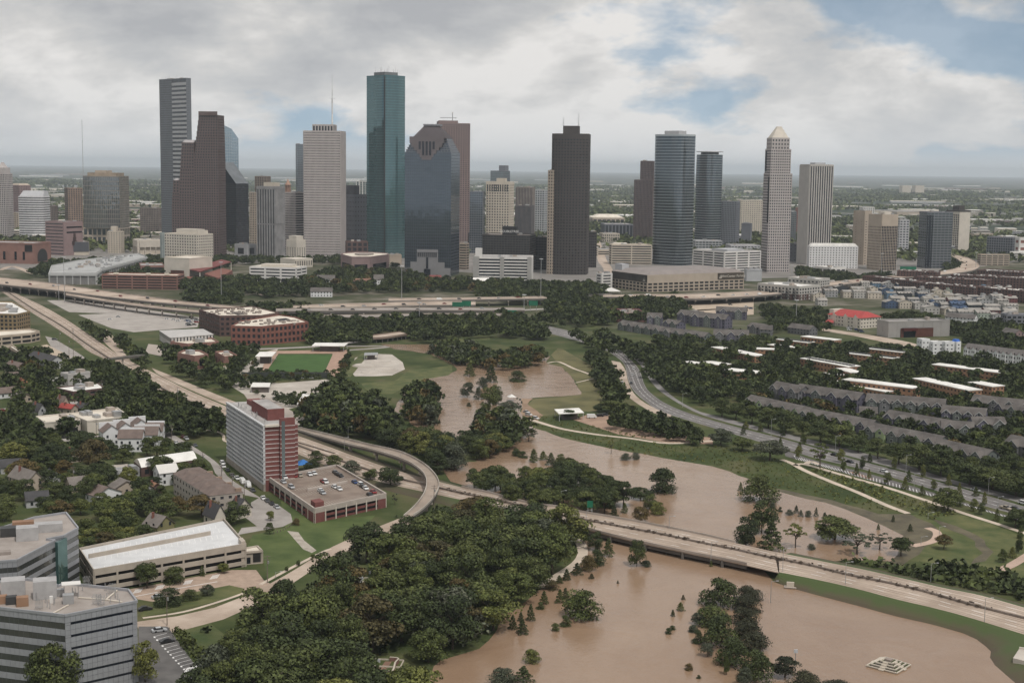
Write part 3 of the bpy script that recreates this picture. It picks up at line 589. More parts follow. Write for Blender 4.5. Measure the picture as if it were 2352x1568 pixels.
def tower(name, label, cat, fp, h, wall, glz, z0=0.0, roof=None, group=None, units=3, parapet=1.2, r=None, edges=None, top=True, **st):
 if r is None: r = root(name, cen(fp), label, cat, group)
 core = MB(); core.prism(fp, z0, h, top=False); core.build('glazing', glz, r)
 w = MB(); n = len(fp)
 for i in range(n):
  s = dict(st)
  if edges and i in edges:
   if edges[i] is None: continue
   s.update(edges[i])
  lattice(w, fp[i], fp[(i + 1) % n], z0, h, **s)
 if parapet:
  o = st.get('out', 0.4)
  for i in range(n):
   a, b = fp[i], fp[(i + 1) % n]; t = (b - a).normalized(); nn = Vector((t.y, -t.x, 0))
   w.beam(Vector((a.x, a.y, h)) - nn * 0.1, Vector((b.x, b.y, h)) - nn * 0.1, 0.6, parapet)
 w.build('wall', wall, r)
 if top:
  m = MB(); m.poly([(p[0], p[1], h) for p in fp]); m.build('roof', roof or ROOFG, r)
  c = cen(fp)
  for i in range(units):
   p = c + (fp[rnd.randrange(n)] - c) * rnd.uniform(0.1, 0.6)
   m = MB(); m.box((p.x, p.y, h + 0.02), rnd.uniform(3, 7), rnd.uniform(2.5, 5), rnd.uniform(1.5, 3.2), math.atan2(fp[1].y - fp[0].y, fp[1].x - fp[0].x))
   m.build('roof_unit', CONC if i % 2 else METAL, r)
 return r
def bow(fp, i, sag, n=10):
 a, b = fp[i], fp[(i + 1) % len(fp)]; t = b - a; L = t.length; nn = Vector((t.y, -t.x, 0)) / L
 mid = [a + t * (j / n) + nn * sag * (1 - (2 * j / n - 1) ** 2) for j in range(1, n)]
 return fp[:i + 1] + mid + fp[i + 1:]
def block(k, xl, xs, xr, yb, yt, ratio, name, label, cat, wall, glz, group=None, **st):
 fp = foot(k, xl, xs, xr, yb, ratio); h = zat(fp[1], q(k, xs, yt)[1])
 return tower(name, label, cat, fp, h, wall, glz, group=group, **st), fp, h
def part(r, name, material, fn):
 m = MB(); fn(m); return m.build(name, material, r)
def solid(r, name, fp, z0, z1, material, fp2=None):
 m = MB(); m.prism(fp, z0, z1, True, fp2); return m.build(name, material, r)
def mast(r, name, p, z0, z1, r0, r1, material=METAL):
 m = MB(); m.tube((p[0], p[1], z0), (p[0], p[1], z1), r0, r1, 6); return m.build(name, material, r)
GL_DARK = glass('dark_grey_glazing', (0.028, 0.030, 0.036), 0.2, 0.0, 0.02, vv=.3)
GL_BLUE = glass('blue_grey_glazing', (0.135, 0.16, 0.175), 0.07, 0.65, 0.008)
GL_TWIN = glass('smoke_blue_glazing', (0.085, 0.105, 0.12), 0.06, 0.65, 0.008)
GL_NAVY = glass('navy_glazing', (0.10, 0.125, 0.15), 0.06, 0.7, 0.008)
GL_TEAL = glass('teal_glazing', (0.115, 0.185, 0.195), 0.06, 0.7, 0.008)
GL_PALE = glass('pale_blue_glazing', (0.30, 0.38, 0.43), 0.06, 0.8, 0.012)
GL_BLACK = glass('black_glazing', (0.016, 0.02, 0.03), 0.08, 0.3, 0.01, vv=.15)
GL_GREEN = glass('green_grey_glazing', (0.18, 0.215, 0.22), 0.06, 0.7, 0.015)
W_GREY = mat('grey_granite', (0.15, 0.16, 0.175), 0.7, 0.06)
W_GREYL = mat('light_grey_panels', (0.42, 0.42, 0.43), 0.7, 0.06)
W_WHITE = mat('white_panels', (0.62, 0.60, 0.57), 0.75, 0.07)
W_PINKW = mat('pale_travertine', (0.44, 0.40, 0.385), 0.75, 0.06)
W_RED = mat('red_granite', (0.115, 0.083, 0.078), 0.7, 0.08)
W_PINK = mat('pink_granite', (0.215, 0.155, 0.145), 0.75, 0.08)
W_MAUVE = mat('mauve_stone', (0.255, 0.18, 0.175), 0.8, 0.08)
W_TAN = mat('tan_precast', (0.40, 0.335, 0.27), 0.8, 0.07)
W_TANL = mat('pale_tan_precast', (0.50, 0.445, 0.37), 0.8, 0.07)
W_BROWN = mat('dark_brown_granite', (0.058, 0.05, 0.047), 0.75, 0.08)
W_BRONZE = mat('bronze_cladding', (0.055, 0.047, 0.043), 0.6, 0.08)
W_SLATE = mat('slate_cladding', (0.16, 0.165, 0.185), 0.7, 0.06)
W_CREAM = mat('cream_stone', (0.56, 0.51, 0.44), 0.8, 0.07)
W_BRICK = mat('red_brick', (0.20, 0.085, 0.065), 0.9, 0.15, 0.3)
W_BRICKD = mat('dark_red_brick', (0.11, 0.066, 0.058), 0.9, 0.15, 0.3)
W_BRICKT = mat('orange_tan_brick', (0.33, 0.185, 0.115), 0.9, 0.12, 0.3)
# ------------------------------------------------------------------ downtown: the tall towers, left to right
# five-sided grey tower
r = None
P1 = g('V', 401, 566); P2 = g('V', 433, 569); dL = along(P1, Vector((-0.80, 0.60, 0)), 372.5); dR = along(P2, Vector((0.66, 0.75, 0)), 444)
FPJ = [P1 + Vector((-0.80, 0.60, 0)) * dL, P1, P2, P2 + Vector((0.66, 0.75, 0)) * dR, P1 + Vector((0.02, 1.0, 0)) * 62]
FPJ[4] = FPJ[0] + Vector((0.62, 0.78, 0)) * 48
HJ = zat(P1, 183)
r = tower('office_tower', 'tallest slim grey granite tower with a banded corner face, behind the stepped brown tower', 'skyscraper', FPJ, HJ, W_GREY, GL_DARK, fl=4.0, bay=3.1, sp=0.5, pr=0.5, out=0.35, units=6,
   edges={1: dict(pr=0, sp=0.0), 2: dict(sp=0.7, pr=0.75)})
part(r, 'corner_bands', W_GREYL, lambda m: lattice(m, FPJ[1], FPJ[2], 0, HJ - 6, fl=7.4, bay=99, sp=.5, pr=0, out=.5, cap=3))
for i in range(9): mast(r, 'antenna', lerp(FPJ[0], FPJ[2], 0.1 + 0.09 * i) + Vector((0, 6 + i % 3 * 4, 0)), HJ, HJ + 3 + (i * 37 % 7), 0.22, 0.1)
# stepped brown gabled tower: three slices, each with stepped gable shoulders
fp = foot('A', 1550, 1965, 2030, 1774, 0.55)
r = root('gabled_tower', cen(fp), 'stepped dark reddish brown tower with three gabled tiers and a dense window grid', 'skyscraper')
def slice_(s0, s1, ztop, zsh, nstep, s1top=None, t0=0.0, t1=1.0, first=False):
 """a slice of the plan that narrows in steps from the left above zsh"""
 tiers = [(0, zsh, s0)]
 for i in range(nstep):
  za = zsh + (ztop - zsh) * i / nstep; zb = zsh + (ztop - zsh) * (i + 1) / nstep
  tiers.append((za, zb, s0 + (s1 - s0) * 0.22 * (i + 1) / nstep))
 for za, zb, s in tiers:
  q4 = sub(fp, s, s1, t0 + (0.12 * (s - s0) / max(s1 - s0, .01)), t1 - (0.5 * (s - s0) / max(s1 - s0, .01)))
  tower('', '', '', q4, zb, W_RED, GL_DARK, z0=za, r=r, fl=4.0, bay=3.9, sp=0.42, pr=0.42, out=0.45, parapet=0.8, units=0, roof=ROOFG)
 return tiers
c0 = fp[1]
zz1, zz2, zz3 = zat(c0, q('A', 0, 485)[1]), zat(c0, q('A', 0, 735)[1]), zat(c0, q('A', 0, 1075)[1])
slice_(0.0, 0.155, zz3, zz3 - 36, 4); slice_(0.155, 0.485, zz2, zz2 - 78, 8); slice_(0.485, 1.0, zz1, zz1 - 66, 8)
crest = sub(fp, 0.60, 1.0, 0.0, 0.5)
part(r, 'crest', W_RED, lambda m: [m.box((*lerp(crest[0], crest[1], (i + .5) / 11).to_2d(), zz1), 2.4, 2.2, 6.0, 0) for i in range(11)])
GMR = mat('grey_metal_roof', (0.33, 0.31, 0.31), .6)
solid(r, 'gable_roof', sub(fp, 0.24, 0.48, .06, .5), zz2 + .8, zz2 + 5, GMR, sub(fp, 0.25, 0.48, .25, .3)); solid(r, 'gable_roof', sub(fp, 0.04, 0.15, .06, .5), zz3 + .8, zz3 + 4, GMR, sub(fp, 0.05, 0.15, .25, .3))
# blue glass tower with a slanted crown, behind
fp = foot('A', 2005, 2085, 2145, 1400, 0.7); hh = zat(fp[1], q('A', 0, 1000)[1]); ha = zat(fp[1], q('A', 0, 565)[1]); hb_ = zat(fp[1], q('A', 0, 690)[1]); hc = zat(fp[1], q('A', 0, 605)[1])
r = root('glass_tower', cen(fp), 'pale blue glass tower with a sloping cut crown behind the stepped brown tower', 'skyscraper')
part(r, 'glazing', GL_PALE, lambda m: [m.quad((*fp[i].to_2d(), 0), (*fp[(i+1) % 4].to_2d(), 0), (*fp[(i+1) % 4].to_2d(), z2), (*fp[i].to_2d(), z1)) for i, (z1, z2) in enumerate(((ha, hc), (hc, hb_), (hb_, hb_ + 6), (hb_ + 6, ha)))])
part(r, 'roof', GL_PALE, lambda m: m.poly([(*fp[i].to_2d(), z) for i, z in enumerate((ha, hc, hb_, hb_ + 6))]))
part(r, 'mullions', W_GREYL, lambda m: [lattice(m, fp[i], fp[i+1], 0, hb_ if i else hc - 8, fl=8.2, bay=9, sp=0.06, pr=0.04, out=0.15) for i in (0, 1)])
# black glass trapezoid tower with slanted roof
fp = foot('A', 1990, 2122, 2233, 1660, 0.75); h1 = zat(fp[1], q('A', 0, 1095)[1]); h2 = zat(fp[0], q('A', 0, 905)[1])
r = root('slant_roofed_tower', cen(fp), 'near black glass tower with a slanting grey roof beside the stepped brown tower', 'skyscraper')
zs = (h2, h1, h1, h2)
part(r, 'glazing', GL_BLACK, lambda m: [m.quad((*fp[i].to_2d(), 0), (*fp[(i+1) % 4].to_2d(), 0), (*fp[(i+1) % 4].to_2d(), zs[(i+1) % 4]), (*fp[i].to_2d(), zs[i])) for i in range(4)])
part(r, 'roof', mat('grey_roof_glass', (0.13, 0.14, 0.15), 0.5), lambda m: m.poly([(*fp[i].to_2d(), zs[i] + .05) for i in range(4)]))
part(r, 'mullions', W_BRONZE, lambda m: [lattice(m, fp[i], fp[i+1], 0, h1, fl=3.9, bay=3, sp=0.1, pr=0.1, out=0.12) for i in (0, 1)])
# dark fin tower
r, fp, h = block('B', 105, 266, 352, 1775, 1127, 0.75, 'fin_tower', 'mid height tower of vertical grey fins with a plain grey right side', 'skyscraper', mat('grey_fins', (0.25, 0.245, 0.245), .7), GL_DARK, fl=60, bay=4.6, sp=0.03, pr=0.5, out=0.9, pout=0.9, cap=3,
     edges={1: dict(pr=0.93, bay=3)})
solid(r, 'penthouse', sub(fp, .3, .9, .15, .7), h, h + 7, W_TANL)
r, fp, h = block('B', 88, 190, 228, 1700, 1036, 0.7, 'stone_tower', 'old brown stone skyscraper behind the grey fin tower', 'skyscraper', mat('brown_stone', (0.20, 0.165, 0.14), .8), GL_DARK, fl=4, bay=4, sp=0.35, pr=0.55, units=1)
r, fp, h = block('B', 36, 80, 110, 1700, 1180, 0.8, 'stone_tower', 'lower tan stone tower left of the grey fin tower', 'skyscraper', W_TAN, GL_DARK, fl=4, bay=4, sp=0.4, pr=0.5)
r, fp, h = block('B', 356, 392, 408, 1650, 1170, 1, 'cupola_tower', 'old orange brick tower crowned by a small cupola, between grey fin tower and travertine tower', 'tower', mat('rusty_brick', (0.28, 0.15, 0.10), .85), GL_DARK, fl=5, bay=3, sp=0.4, pr=0.5, units=0)
c = cen(fp)
def ring(c, rad, n=10, ph=0): return [Vector((c[0] + rad * math.cos(2 * math.pi * i / n + ph), c[1] + rad * math.sin(2 * math.pi * i / n + ph), 0)) for i in range(n)]
part(r, 'cupola', mat('terracotta', (0.36, 0.22, 0.16), .8), lambda m: [m.tube((*p.to_2d(), h), (*p.to_2d(), h + 12), .6, .6, 5) for p in ring(c, 4.6, 8)] + [m.prism(ring(c, 3.2), h, h + 12), m.prism(ring(c, 5.6), h + 12, h + 13.5), m.prism(ring(c, 5), h + 13.5, h + 22, True, ring(c, .8)), m.tube((c.x, c.y, h + 22), (c.x, c.y, h + 26), .4, .1)])
r, fp, h = block('B', 352, 452, 524, 1740, 1180, 0.8, 'striped_tower', 'pale striped tower tucked against the left of the white travertine tower', 'skyscraper', W_PINKW, GL_DARK, fl=3.9, bay=2.6, sp=0.5, pr=0.42, edges={1: dict(pr=0, sp=0.5)})
r, fp, h = block('B', 452, 470, 530, 1500, 745, 1.0, 'glass_tower', 'narrow blue glass tower peeping out left of the white travertine tower', 'skyscraper', W_SLATE, GL_BLUE, fl=4, bay=6, sp=0.2, pr=0.1, out=.2)
# white travertine tower with antenna
r, fp, h = block('B', 524, 850, 897, 1768, 630, 0.72, 'travertine_tower', 'broad white travertine tower with a tall rooftop antenna and a tight window grid', 'skyscraper', W_PINKW, GL_DARK, fl=4.05, bay=1.9, sp=0.52, pr=0.45, out=0.45, pout=0.7, edges={1: dict(pr=.62)})
pf = sub(fp, .23, .79, .1, .75)
tower('', '', '', pf, h + 10, W_PINKW, GL_DARK, z0=h, r=r, fl=10, bay=5.0, sp=0.25, pr=0.35, units=0)
ap = sub(fp, .74, .78, .3, .35)[0]
mm = MB(); mm.tube((ap.x, ap.y, h), (ap.x, ap.y, h + 52), 1.5, 1.1, 8); mm.tube((ap.x, ap.y, h + 52), (ap.x, ap.y, zat(ap, 173)), .8, .25, 8); mm.tube((ap.x - 5, ap.y, h + 52), (ap.x + 5, ap.y, h + 52), .35); mm.build('antenna', mat('antenna_white', (0.66, .66, .66), .6), r)
# dark slate block between travertine and teal towers
r, fp, h = block('B', 893, 975, 1095, 1740, 1200, 0.9, 'slate_tower', 'dark slate grey office block between the travertine and teal glass towers', 'skyscraper', W_SLATE, GL_DARK, fl=7.8, bay=5, sp=0.75, pr=0.75, out=.3, units=0)
solid(r, 'penthouse', sub(fp, .0, .95, .0, .4), h, h + 16, mat('slate_dark', (.09, .09, .105), .7))
r, fp, h = block('B', 895, 905, 1095, 1790, 1620, 1.5, 'brick_podium', 'low dark red podium block at the foot of the slate grey office block', 'building', W_BRICKD, GL_DARK, fl=8, bay=8, sp=.3, pr=.35)
r, fp, h = block('B', 990, 1050, 1090, 1560, 1078, 0.8, 'office_tower', 'white and teal tower top seen between slate block and teal glass tower', 'skyscraper', W_WHITE, GL_TEAL, fl=4, bay=8, sp=0.15, pr=0.5, edges={1: dict(pr=.15, sp=.1)})
# tall teal glass tower: two offset rounded halves
fp = foot('B', 1085, 1240, 1424, 1770, 0.9); L, Pn, Rr, Bk = fp
FT = []
for j in range(9): a = j / 8 * math.pi / 2; FT.append(L + (Pn - L) * (math.sin(a) * .97 + .0) + (Rr - Pn) * (-.12 * math.cos(a) + .12) * (1))
FT.append(Pn + (Rr - Pn) * .03 + (L - Pn) * .0)
for j in range(1, 9): a = j / 8; FT.append(Pn + (Rr - Pn) * a + (Pn - L) * (.055 * math.sin(math.pi * a)))
FT += [Bk]
h = zat(Pn, q('B', 0, 130)[1])
r = tower('glass_tower', 'tallest teal glass tower with rounded edges and a dark vertical seam', 'skyscraper', FT, h, mat('teal_mullions', (0.05, 0.13, 0.145), .4), GL_TEAL, fl=4.2, bay=3, sp=0.13, pr=0.10, out=0.08, units=0, parapet=1.5)
part(r, 'seam', DARK, lambda m: m.beam((Pn.x - .4, Pn.y - 1.0, 0), (Pn.x + 1.6, Pn.y - 1.0, 0), 1.0, h))
PF = scaled(fp, .62)
solid(r, 'penthouse', PF, h, h + 7, mat('penthouse_grey', (.14, .15, .155), .7))
for i in range(14): mast(r, 'antenna', PF[i % 4].lerp(PF[(i + 1) % 4], rnd.random()), h + 6.5, h + 9 + rnd.uniform(1, 8), .25, .12)
# red granite tower behind the stepped glass tower (with crane on its roof)
r, fp, h = block('B', 1700, 1720, 2002, 1640, 558, 0.7, 'granite_tower', 'tall pink granite tower with punched windows rising behind the stepped glass tower', 'skyscraper', W_PINK, GL_DARK, fl=3.9, bay=4.6, sp=0.48, pr=0.5, out=.4)
solid(r, 'penthouse', sub(fp, 0, 1, .02, .62), h, h + 6, W_PINK)
PC = sub(fp, .4, .5, .5, .6)[0]
rc = root('rooftop_crane', (PC.x, PC.y, h + 6), 'small crane mast and jib on the pink granite tower roof', 'crane')
part(rc, 'mast', METAL, lambda m: m.tube((PC.x, PC.y, h + 6), (PC.x, PC.y, h + 24), .9, .7)); part(rc, 'jib', METAL, lambda m: m.beam((PC.x - 24, PC.y, h + 12), (PC.x + 8, PC.y, h + 12), 1.0, 1.2)); part(rc, 'beacon', WHITE, lambda m: m.prism(ring(PC, 1.6), h + 21, h + 24))
# stepped glass tower with a Mayan crown
fp = foot('B', 1424, 1835, 1912, 1925, 0.8)
def zb(y, p=None): return zat(p or fp[1], q('B', 0, y)[1])
zsh = zb(815); ztop = zb(560)
r = root('crowned_glass_tower', cen(fp), 'dark blue glass tower with a stepped stone crown and stepped granite base', 'skyscraper')
GRAN = mat('crown_granite', (0.145, 0.125, 0.13), .7, .07)
NS = 6
tower('', '', '', fp, zsh, mat('navy_mullion', (.05, .06, .08), .4), GL_NAVY, r=r, fl=4.0, bay=3, sp=.16, pr=.10, out=.1, units=0, parapet=0)
z = zsh
for i in range(NS):
 zn = zsh + (zb(690) - zsh) * (i + 1) / NS; q4 = sub(fp, .022 * (i + 1), 1 - .022 * (i + 1), .03 * (i + 1), 1 - .03 * (i + 1))
 tower('', '', '', q4, zn, GRAN, GL_NAVY, z0=z, r=r, fl=4, bay=4, sp=.2, pr=.12, out=.12, units=0, parapet=.3); z = zn
for i in range(8):
 s = .135 + .02 * i; zn = zb(690) + (zb(608) - zb(690)) * (i + 1) / 8; solid(r, 'crown_step', sub(fp, s, 1 - s, s * 1.0, 1 - s), z, zn, GRAN); z = zn
for i in range(5):
 s = .29 + .012 * i; zn = zb(608) + (zb(575) - zb(608)) * (i + 1) / 5; solid(r, 'crown_step', sub(fp, s, .94 - s * .9, s, 1 - s), z, zn, GRAN); z = zn
solid(r, 'crown_cap', sub(fp, .33, .67, .3, .7), z, ztop, mat('crown_cap_metal', (.25, .25, .27), .5))
def onface(m, s0, s1, z0, z1, o):
 a, b = fp[0], fp[1]; t = (b - a); n = Vector((t.y, -t.x, 0)).normalized()
 A, B = a + t * s0, a + t * s1
 m.prism([A + n * o, B + n * o, B - n * .2, A - n * .2][::1], z0, z1)
# inverted stepped granite motif under the crown
ys = [690, 735, 770, 800, 830, 860, 885]
hw = [.37, .33, .27, .21, .15, .11, .08]
for i in range(6): part(r, 'crown_motif', GRAN, lambda m, i=i: onface(m, .47 - hw[i], .47 + hw[i], zb(ys[i + 1]), zb(ys[i]) + (2 if i == 0 else 0), .5 + .02 * i))
for i in range(5): part(r, 'crown_window', GL_BLACK, lambda m, i=i: onface(m, .30 + .075 * i, .345 + .075 * i, zb(790 if i in (0, 4) else 845), zb(720), .75))
GRB = mat('base_granite', (.215, .21, .215), .75, .06)
for s0, s1, y1 in ((0, 1, 1853), (.0, .17, 1853), (.13, .87, 1803), (.27, .73, 1690)): part(r, 'granite_base', GRB, lambda m, s0=s0, s1=s1, y1=y1: onface(m, s0, s1, 0, zb(y1), .6 + (s0 * 2)))
part(r, 'base_window', GL_BLACK, lambda m: [onface(m, .48, .52, zb(1860), zb(1760), 2.0), onface(m, .43, .57, 0, zb(1865), 2.0)])
part(r, 'base_frieze', GRB, lambda m: onface(m, .28, .72, zb(1715), zb(1707), 1.9))
for i in range(10): part(r, 'base_window', GL_DARK, lambda m, i=i: onface(m, .29 + .043 * i, .315 + .043 * i, zb(1757), zb(1720), 1.55))
# navy block and dark low block right of the stepped tower
r, fp, h = block('B', 2003, 2120, 2140, 1720, 1172, 1.2, 'glass_block', 'dark navy glass block right of the pink granite tower', 'skyscraper', W_SLATE, GL_NAVY, fl=4, bay=4, sp=.2, pr=.12, out=.15)
r, fp, h = block('F', 1995, 2105, 2130, 505, 330, 1, 'dark_block', 'small black office block with a pale roof in front of the navy glass block', 'building', W_BRONZE, GL_BLACK, fl=4, bay=3, sp=.3, pr=.15, roof=ROOFT)
r, fp, h = block('F', 1915, 1975, 1998, 655, 425, 1, 'parking_garage', 'narrow tan striped parking garage beside the stepped granite base', 'garage', W_TAN, DARK, fl=3.6, bay=30, sp=.5, pr=.05, roof=ROOFT)
r, fp, h = block('B', 2190, 2300, 2362, 1500, 985, 1, 'glass_block', 'dark green grey office top behind the tan punched window tower', 'skyscraper', W_SLATE, GL_GREEN, fl=4, bay=4, sp=.2, pr=.1, units=0)
solid(r, 'penthouse', sub(fp, .5, 1, .3, .8), h, h + 14, W_SLATE)
# tan punched-window tower
r, fp, h = block('B', 2150, 2356, 2398, 1720, 1085, 0.8, 'punched_window_tower', 'pale tan tower with square punched windows behind the dark hotel', 'skyscraper', W_TANL, GL_DARK, fl=4.5, bay=4.6, sp=.5, pr=.48, cap=3, out=.5)
solid(r, 'penthouse', sub(fp, .4, .75, .2, .7), h, h + 7, W_TANL)
part(r, 'top_window', GL_BLACK, lambda m: [lattice(m, *(lerp(fp[0], fp[1], t) for t in (.045 + .0935 * i, .09 + .0935 * i)), h - 16, h - 4, fl=30, bay=30, sp=0, pr=1.6, out=.6, pout=.6) for i in range(10)])
r, fp, h = block('C', 66, 215, 236, 1240, 765, 1, 'fin_tower', 'brown vertical ribbed tower beside the tan punched window tower', 'skyscraper', mat('taupe_fins', (.23, .195, .175), .8), GL_DARK, fl=60, bay=3.2, sp=.03, pr=.55, out=.5, pout=.5)
r, fp, h = block('C', 62, 208, 232, 1260, 930, 1, 'fin_tower', 'shorter dark ribbed tower in front of the brown ribbed tower', 'skyscraper', mat('dark_fins', (.11, .10, .10), .8), GL_DARK, fl=60, bay=2.6, sp=.03, pr=.5, out=.5, pout=.5)
r, fp, h = block('C', 240, 322, 352, 1190, 790, 1, 'office_block', 'white and grey office block glimpsed left of the brown bowed tower', 'building', W_GREYL, GL_GREEN, fl=5, bay=5, sp=.35, pr=.3)
r, fp, h = block('C', 348, 392, 420, 1540, 615, 1, 'punched_window_tower', 'slim tan punched window tower half hidden by the dark brown bowed tower', 'skyscraper', W_TAN, GL_DARK, fl=4.2, bay=4.4, sp=.5, pr=.48)
# dark brown bowed tower
fp = foot('C', 380, 700, 718, 1545, 0.6); h = zat(fp[1], q('C', 0, 290)[1])
FB = bow(fp, 0, 7, 12)
r = tower('bowed_tower', 'dark brown granite tower with a bowed front and small square windows', 'skyscraper', FB, h, W_BROWN, GL_BLACK, fl=4.1, bay=3.3, sp=.56, pr=.52, out=.45, cap=5, units=0)
pf = sub(fp, .28, .72, .2, .7); solid(r, 'penthouse', pf, h, h + 12, W_BROWN)
for t in (0, .05, .95, 1): mast(r, 'antenna', lerp(pf[0], pf[1], t) + Vector((0, 3, 0)), h + 12, h + 24 + 6 * t, .3, .12)
r, fp, h = block('C', 712, 722, 790, 1480, 1165, 1, 'dark_block', 'dark brown slab building right of the bowed brown tower', 'building', W_BROWN, GL_BLACK, fl=4, bay=3, sp=.4, pr=.3)
# dark hotel
r, fp, h = block('G', -84, 335, 392, 420, 97, 0.8, 'hotel', 'wide black brown hotel block with a rooftop sign, left of the bowed tower', 'hotel', W_BRONZE, GL_DARK, fl=3.3, bay=4, sp=.35, pr=.12, roof=ROOFB)
sg = sub(fp, .42, .72, .02, .2); solid(r, 'sign_box', sg, h, h + 13, mat('sign_black', (.02, .02, .022), .6))
def lettering(r, name, text, a, b, z, size, material, out=.35):
 """text standing on the face from ground point a to b (outside on the right)"""
 cu = bpy.data.curves.new(name, 'FONT'); cu.body = text; cu.size = size; cu.extrude = .03; cu.align_x = 'CENTER'; cu.materials.append(material)
 o0 = bpy.data.objects.new(name, cu); me = bpy.data.meshes.new_from_object(o0); me.materials.clear(); me.materials.append(material); bpy.data.objects.remove(o0); o = bpy.data.objects.new(name, me); COL.objects.link(o); o.parent = r; t = (b - a).normalized(); n = Vector((t.y, -t.x, 0)); c = (a + b) / 2 + n * out
 lr = Vector(r['_loc']); o.location = Vector((c.x, c.y, z)) - lr; o.rotation_euler = (math.pi / 2, 0, math.atan2(t.y, t.x)); return o
lettering(r, 'sign_lettering', 'DOUBLETREE', sg[0], sg[1], h + 4.5, 4.6, WHITE)
r, fp, h = block('G', 392, 490, 520, 400, 112, 1, 'dark_block', 'lower dark wing between the hotel and the bowed brown tower', 'building', W_BROWN, GL_BLACK, fl=4, bay=4, sp=.4, pr=.15)
# white striped garage office in front of the hotel
r, fp, h = block('G', -165, 355, 370, 520, 300, 1.2, 'striped_office', 'white and dark striped office slab in front of the dark hotel', 'building', W_WHITE, GL_BLACK, fl=3.7, bay=30, sp=.42, pr=.12, roof=ROOFG, edges={1: dict(sp=1.0)})
for a, b in ((.0, .1), (.46, .53), (.93, 1)): part(r, 'wall_panel', W_WHITE, lambda m, a=a, b=b: lattice(m, lerp(fp[0], fp[1], a), lerp(fp[0], fp[1], b), 0, h + 2, fl=90, bay=90, sp=0, pr=2, out=.9, pout=.9))
solid(r, 'stair_tower', sub(fp, .03, .14, .05, .25), h, h + 12, W_WHITE)
# red brown ribbed tower
r, fp, h = block('C', 1122, 1285, 1310, 1245, 700, 1, 'ribbed_tower', 'reddish brown ribbed tower with a higher rear slab, left of the rounded glass tower', 'skyscraper', W_RED, GL_BLACK, fl=4, bay=3.0, sp=.18, pr=.5, out=.3, pout=.6)
tower('', '', '', sub(fp, .28, 1.0, .25, 1), zat(fp[1], q('C', 0, 530)[1]), W_RED, GL_BLACK, z0=h, r=r, fl=4, bay=3, sp=.18, pr=.5, out=.3, pout=.6)
# rounded glass tower pair
def rounded(fp, rr=.3, n=6):
 out = []; m = len(fp)
 for i in range(m):
  a, p, b = fp[i - 1], fp[i], fp[(i + 1) % m]
  p0, p2 = p + (a - p) * rr, p + (b - p) * rr
  for j in range(n + 1):
   t = j / n; out.append((p0 * (1 - t) ** 2) + p * (2 * t * (1 - t)) + p2 * t * t)
 return out
fp = foot('C', 1280, 1530, 1665, 1465, 0.75); h = zat(fp[1], q('C', 0, 300)[1])
SILV = mat('silver_spandrel', (.40, .43, .44), .45, .05, metal=.2)
r = tower('glass_tower', 'rounded glass tower with thin white floor lines and a pale oval roof', 'skyscraper', rounded(scaled(fp, 1.1), .34), h, SILV, GL_TWIN, fl=4.45, bay=400, sp=.12, pr=.0, out=.5, units=0, parapet=2.5)
solid(r, 'penthouse', scaled(fp, .5), h, h + 8, W_GREYL);
fp = foot('C', 1668, 1800, 1905, 1300, 0.8); h = zat(fp[1], q('C', 0, 470)[1])
r = tower('glass_tower', 'second rounded glass tower with a flat projecting roof disc, right of its twin', 'skyscraper', rounded(scaled(fp, 1.2), .36), h, SILV, GL_TWIN, fl=4.6, bay=400, sp=.12, pr=.0, out=.5, units=2, parapet=.5)
solid(r, 'roof_disc', scaled(rounded(fp, .4), 1.26), h + 5, h + 6.5, W_GREYL); solid(r, 'roof_drum', scaled(rounded(fp, .4), .85), h, h + 5, GL_DARK)
r, fp, h = block('C', 1650, 1680, 1918, 1330, 1243, .8, 'glass_podium', 'low pale green glass podium at the foot of the second rounded tower', 'building', W_GREYL, GL_GREEN, fl=4.5, bay=6, sp=.3, pr=.12)
# garages and blocks around
GARAGE = mat('garage_precast', (.50, .475, .44), .85, .07)
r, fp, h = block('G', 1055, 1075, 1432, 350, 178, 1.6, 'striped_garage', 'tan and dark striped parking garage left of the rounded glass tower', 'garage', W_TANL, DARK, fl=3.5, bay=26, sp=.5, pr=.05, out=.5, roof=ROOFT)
r, fp, h = block('C', 1655, 1935, 2262, 1548, 1345, 1.1, 'striped_garage', 'white striped parking garage between the rounded glass and the pointed tower', 'garage', W_WHITE, DARK, fl=3.6, bay=22, sp=.5, pr=.12, out=.5, roof=ROOFG, units=0)
solid(r, 'ramp_drum', sub(fp, .3, .8, .25, .7), h, h + 3, W_GREYL)
r, fp, h = block('C', 1905, 2035, 2068, 1300, 893, 1, 'glass_block', 'grey blue gridded office block behind the white striped garage', 'building', W_SLATE, GL_BLUE, fl=4, bay=3, sp=.3, pr=.35)
r, fp, h = block('C', 2063, 2080, 2275, 1180, 882, .7, 'dotted_slab', 'tan slab with rows of tiny windows left of the pointed tower', 'building', W_TANL, GL_DARK, fl=4.4, bay=5.2, sp=.62, pr=.62)
r, fp, h = block('C', 2090, 2170, 2182, 1285, 1090, .8, 'blank_slab', 'plain grey windowless slab left of the pointed tower', 'building', W_SLATE, W_SLATE, fl=30, bay=30, sp=.05, pr=.05)
r, fp, h = block('C', 1950, 2000, 2262, 1345, 1285, .8, 'flat_roofed_block', 'long low pale roofed block behind the white striped garage', 'building', W_GREYL, GL_DARK, fl=4, bay=6, sp=.6, pr=.3)
r, fp, h = block('C', 820, 850, 1000, 1250, 1180, .8, 'stone_office', 'small tan stone office with dark windows behind the striped garage', 'building', W_TANL, GL_DARK, fl=5, bay=4, sp=.35, pr=.45)
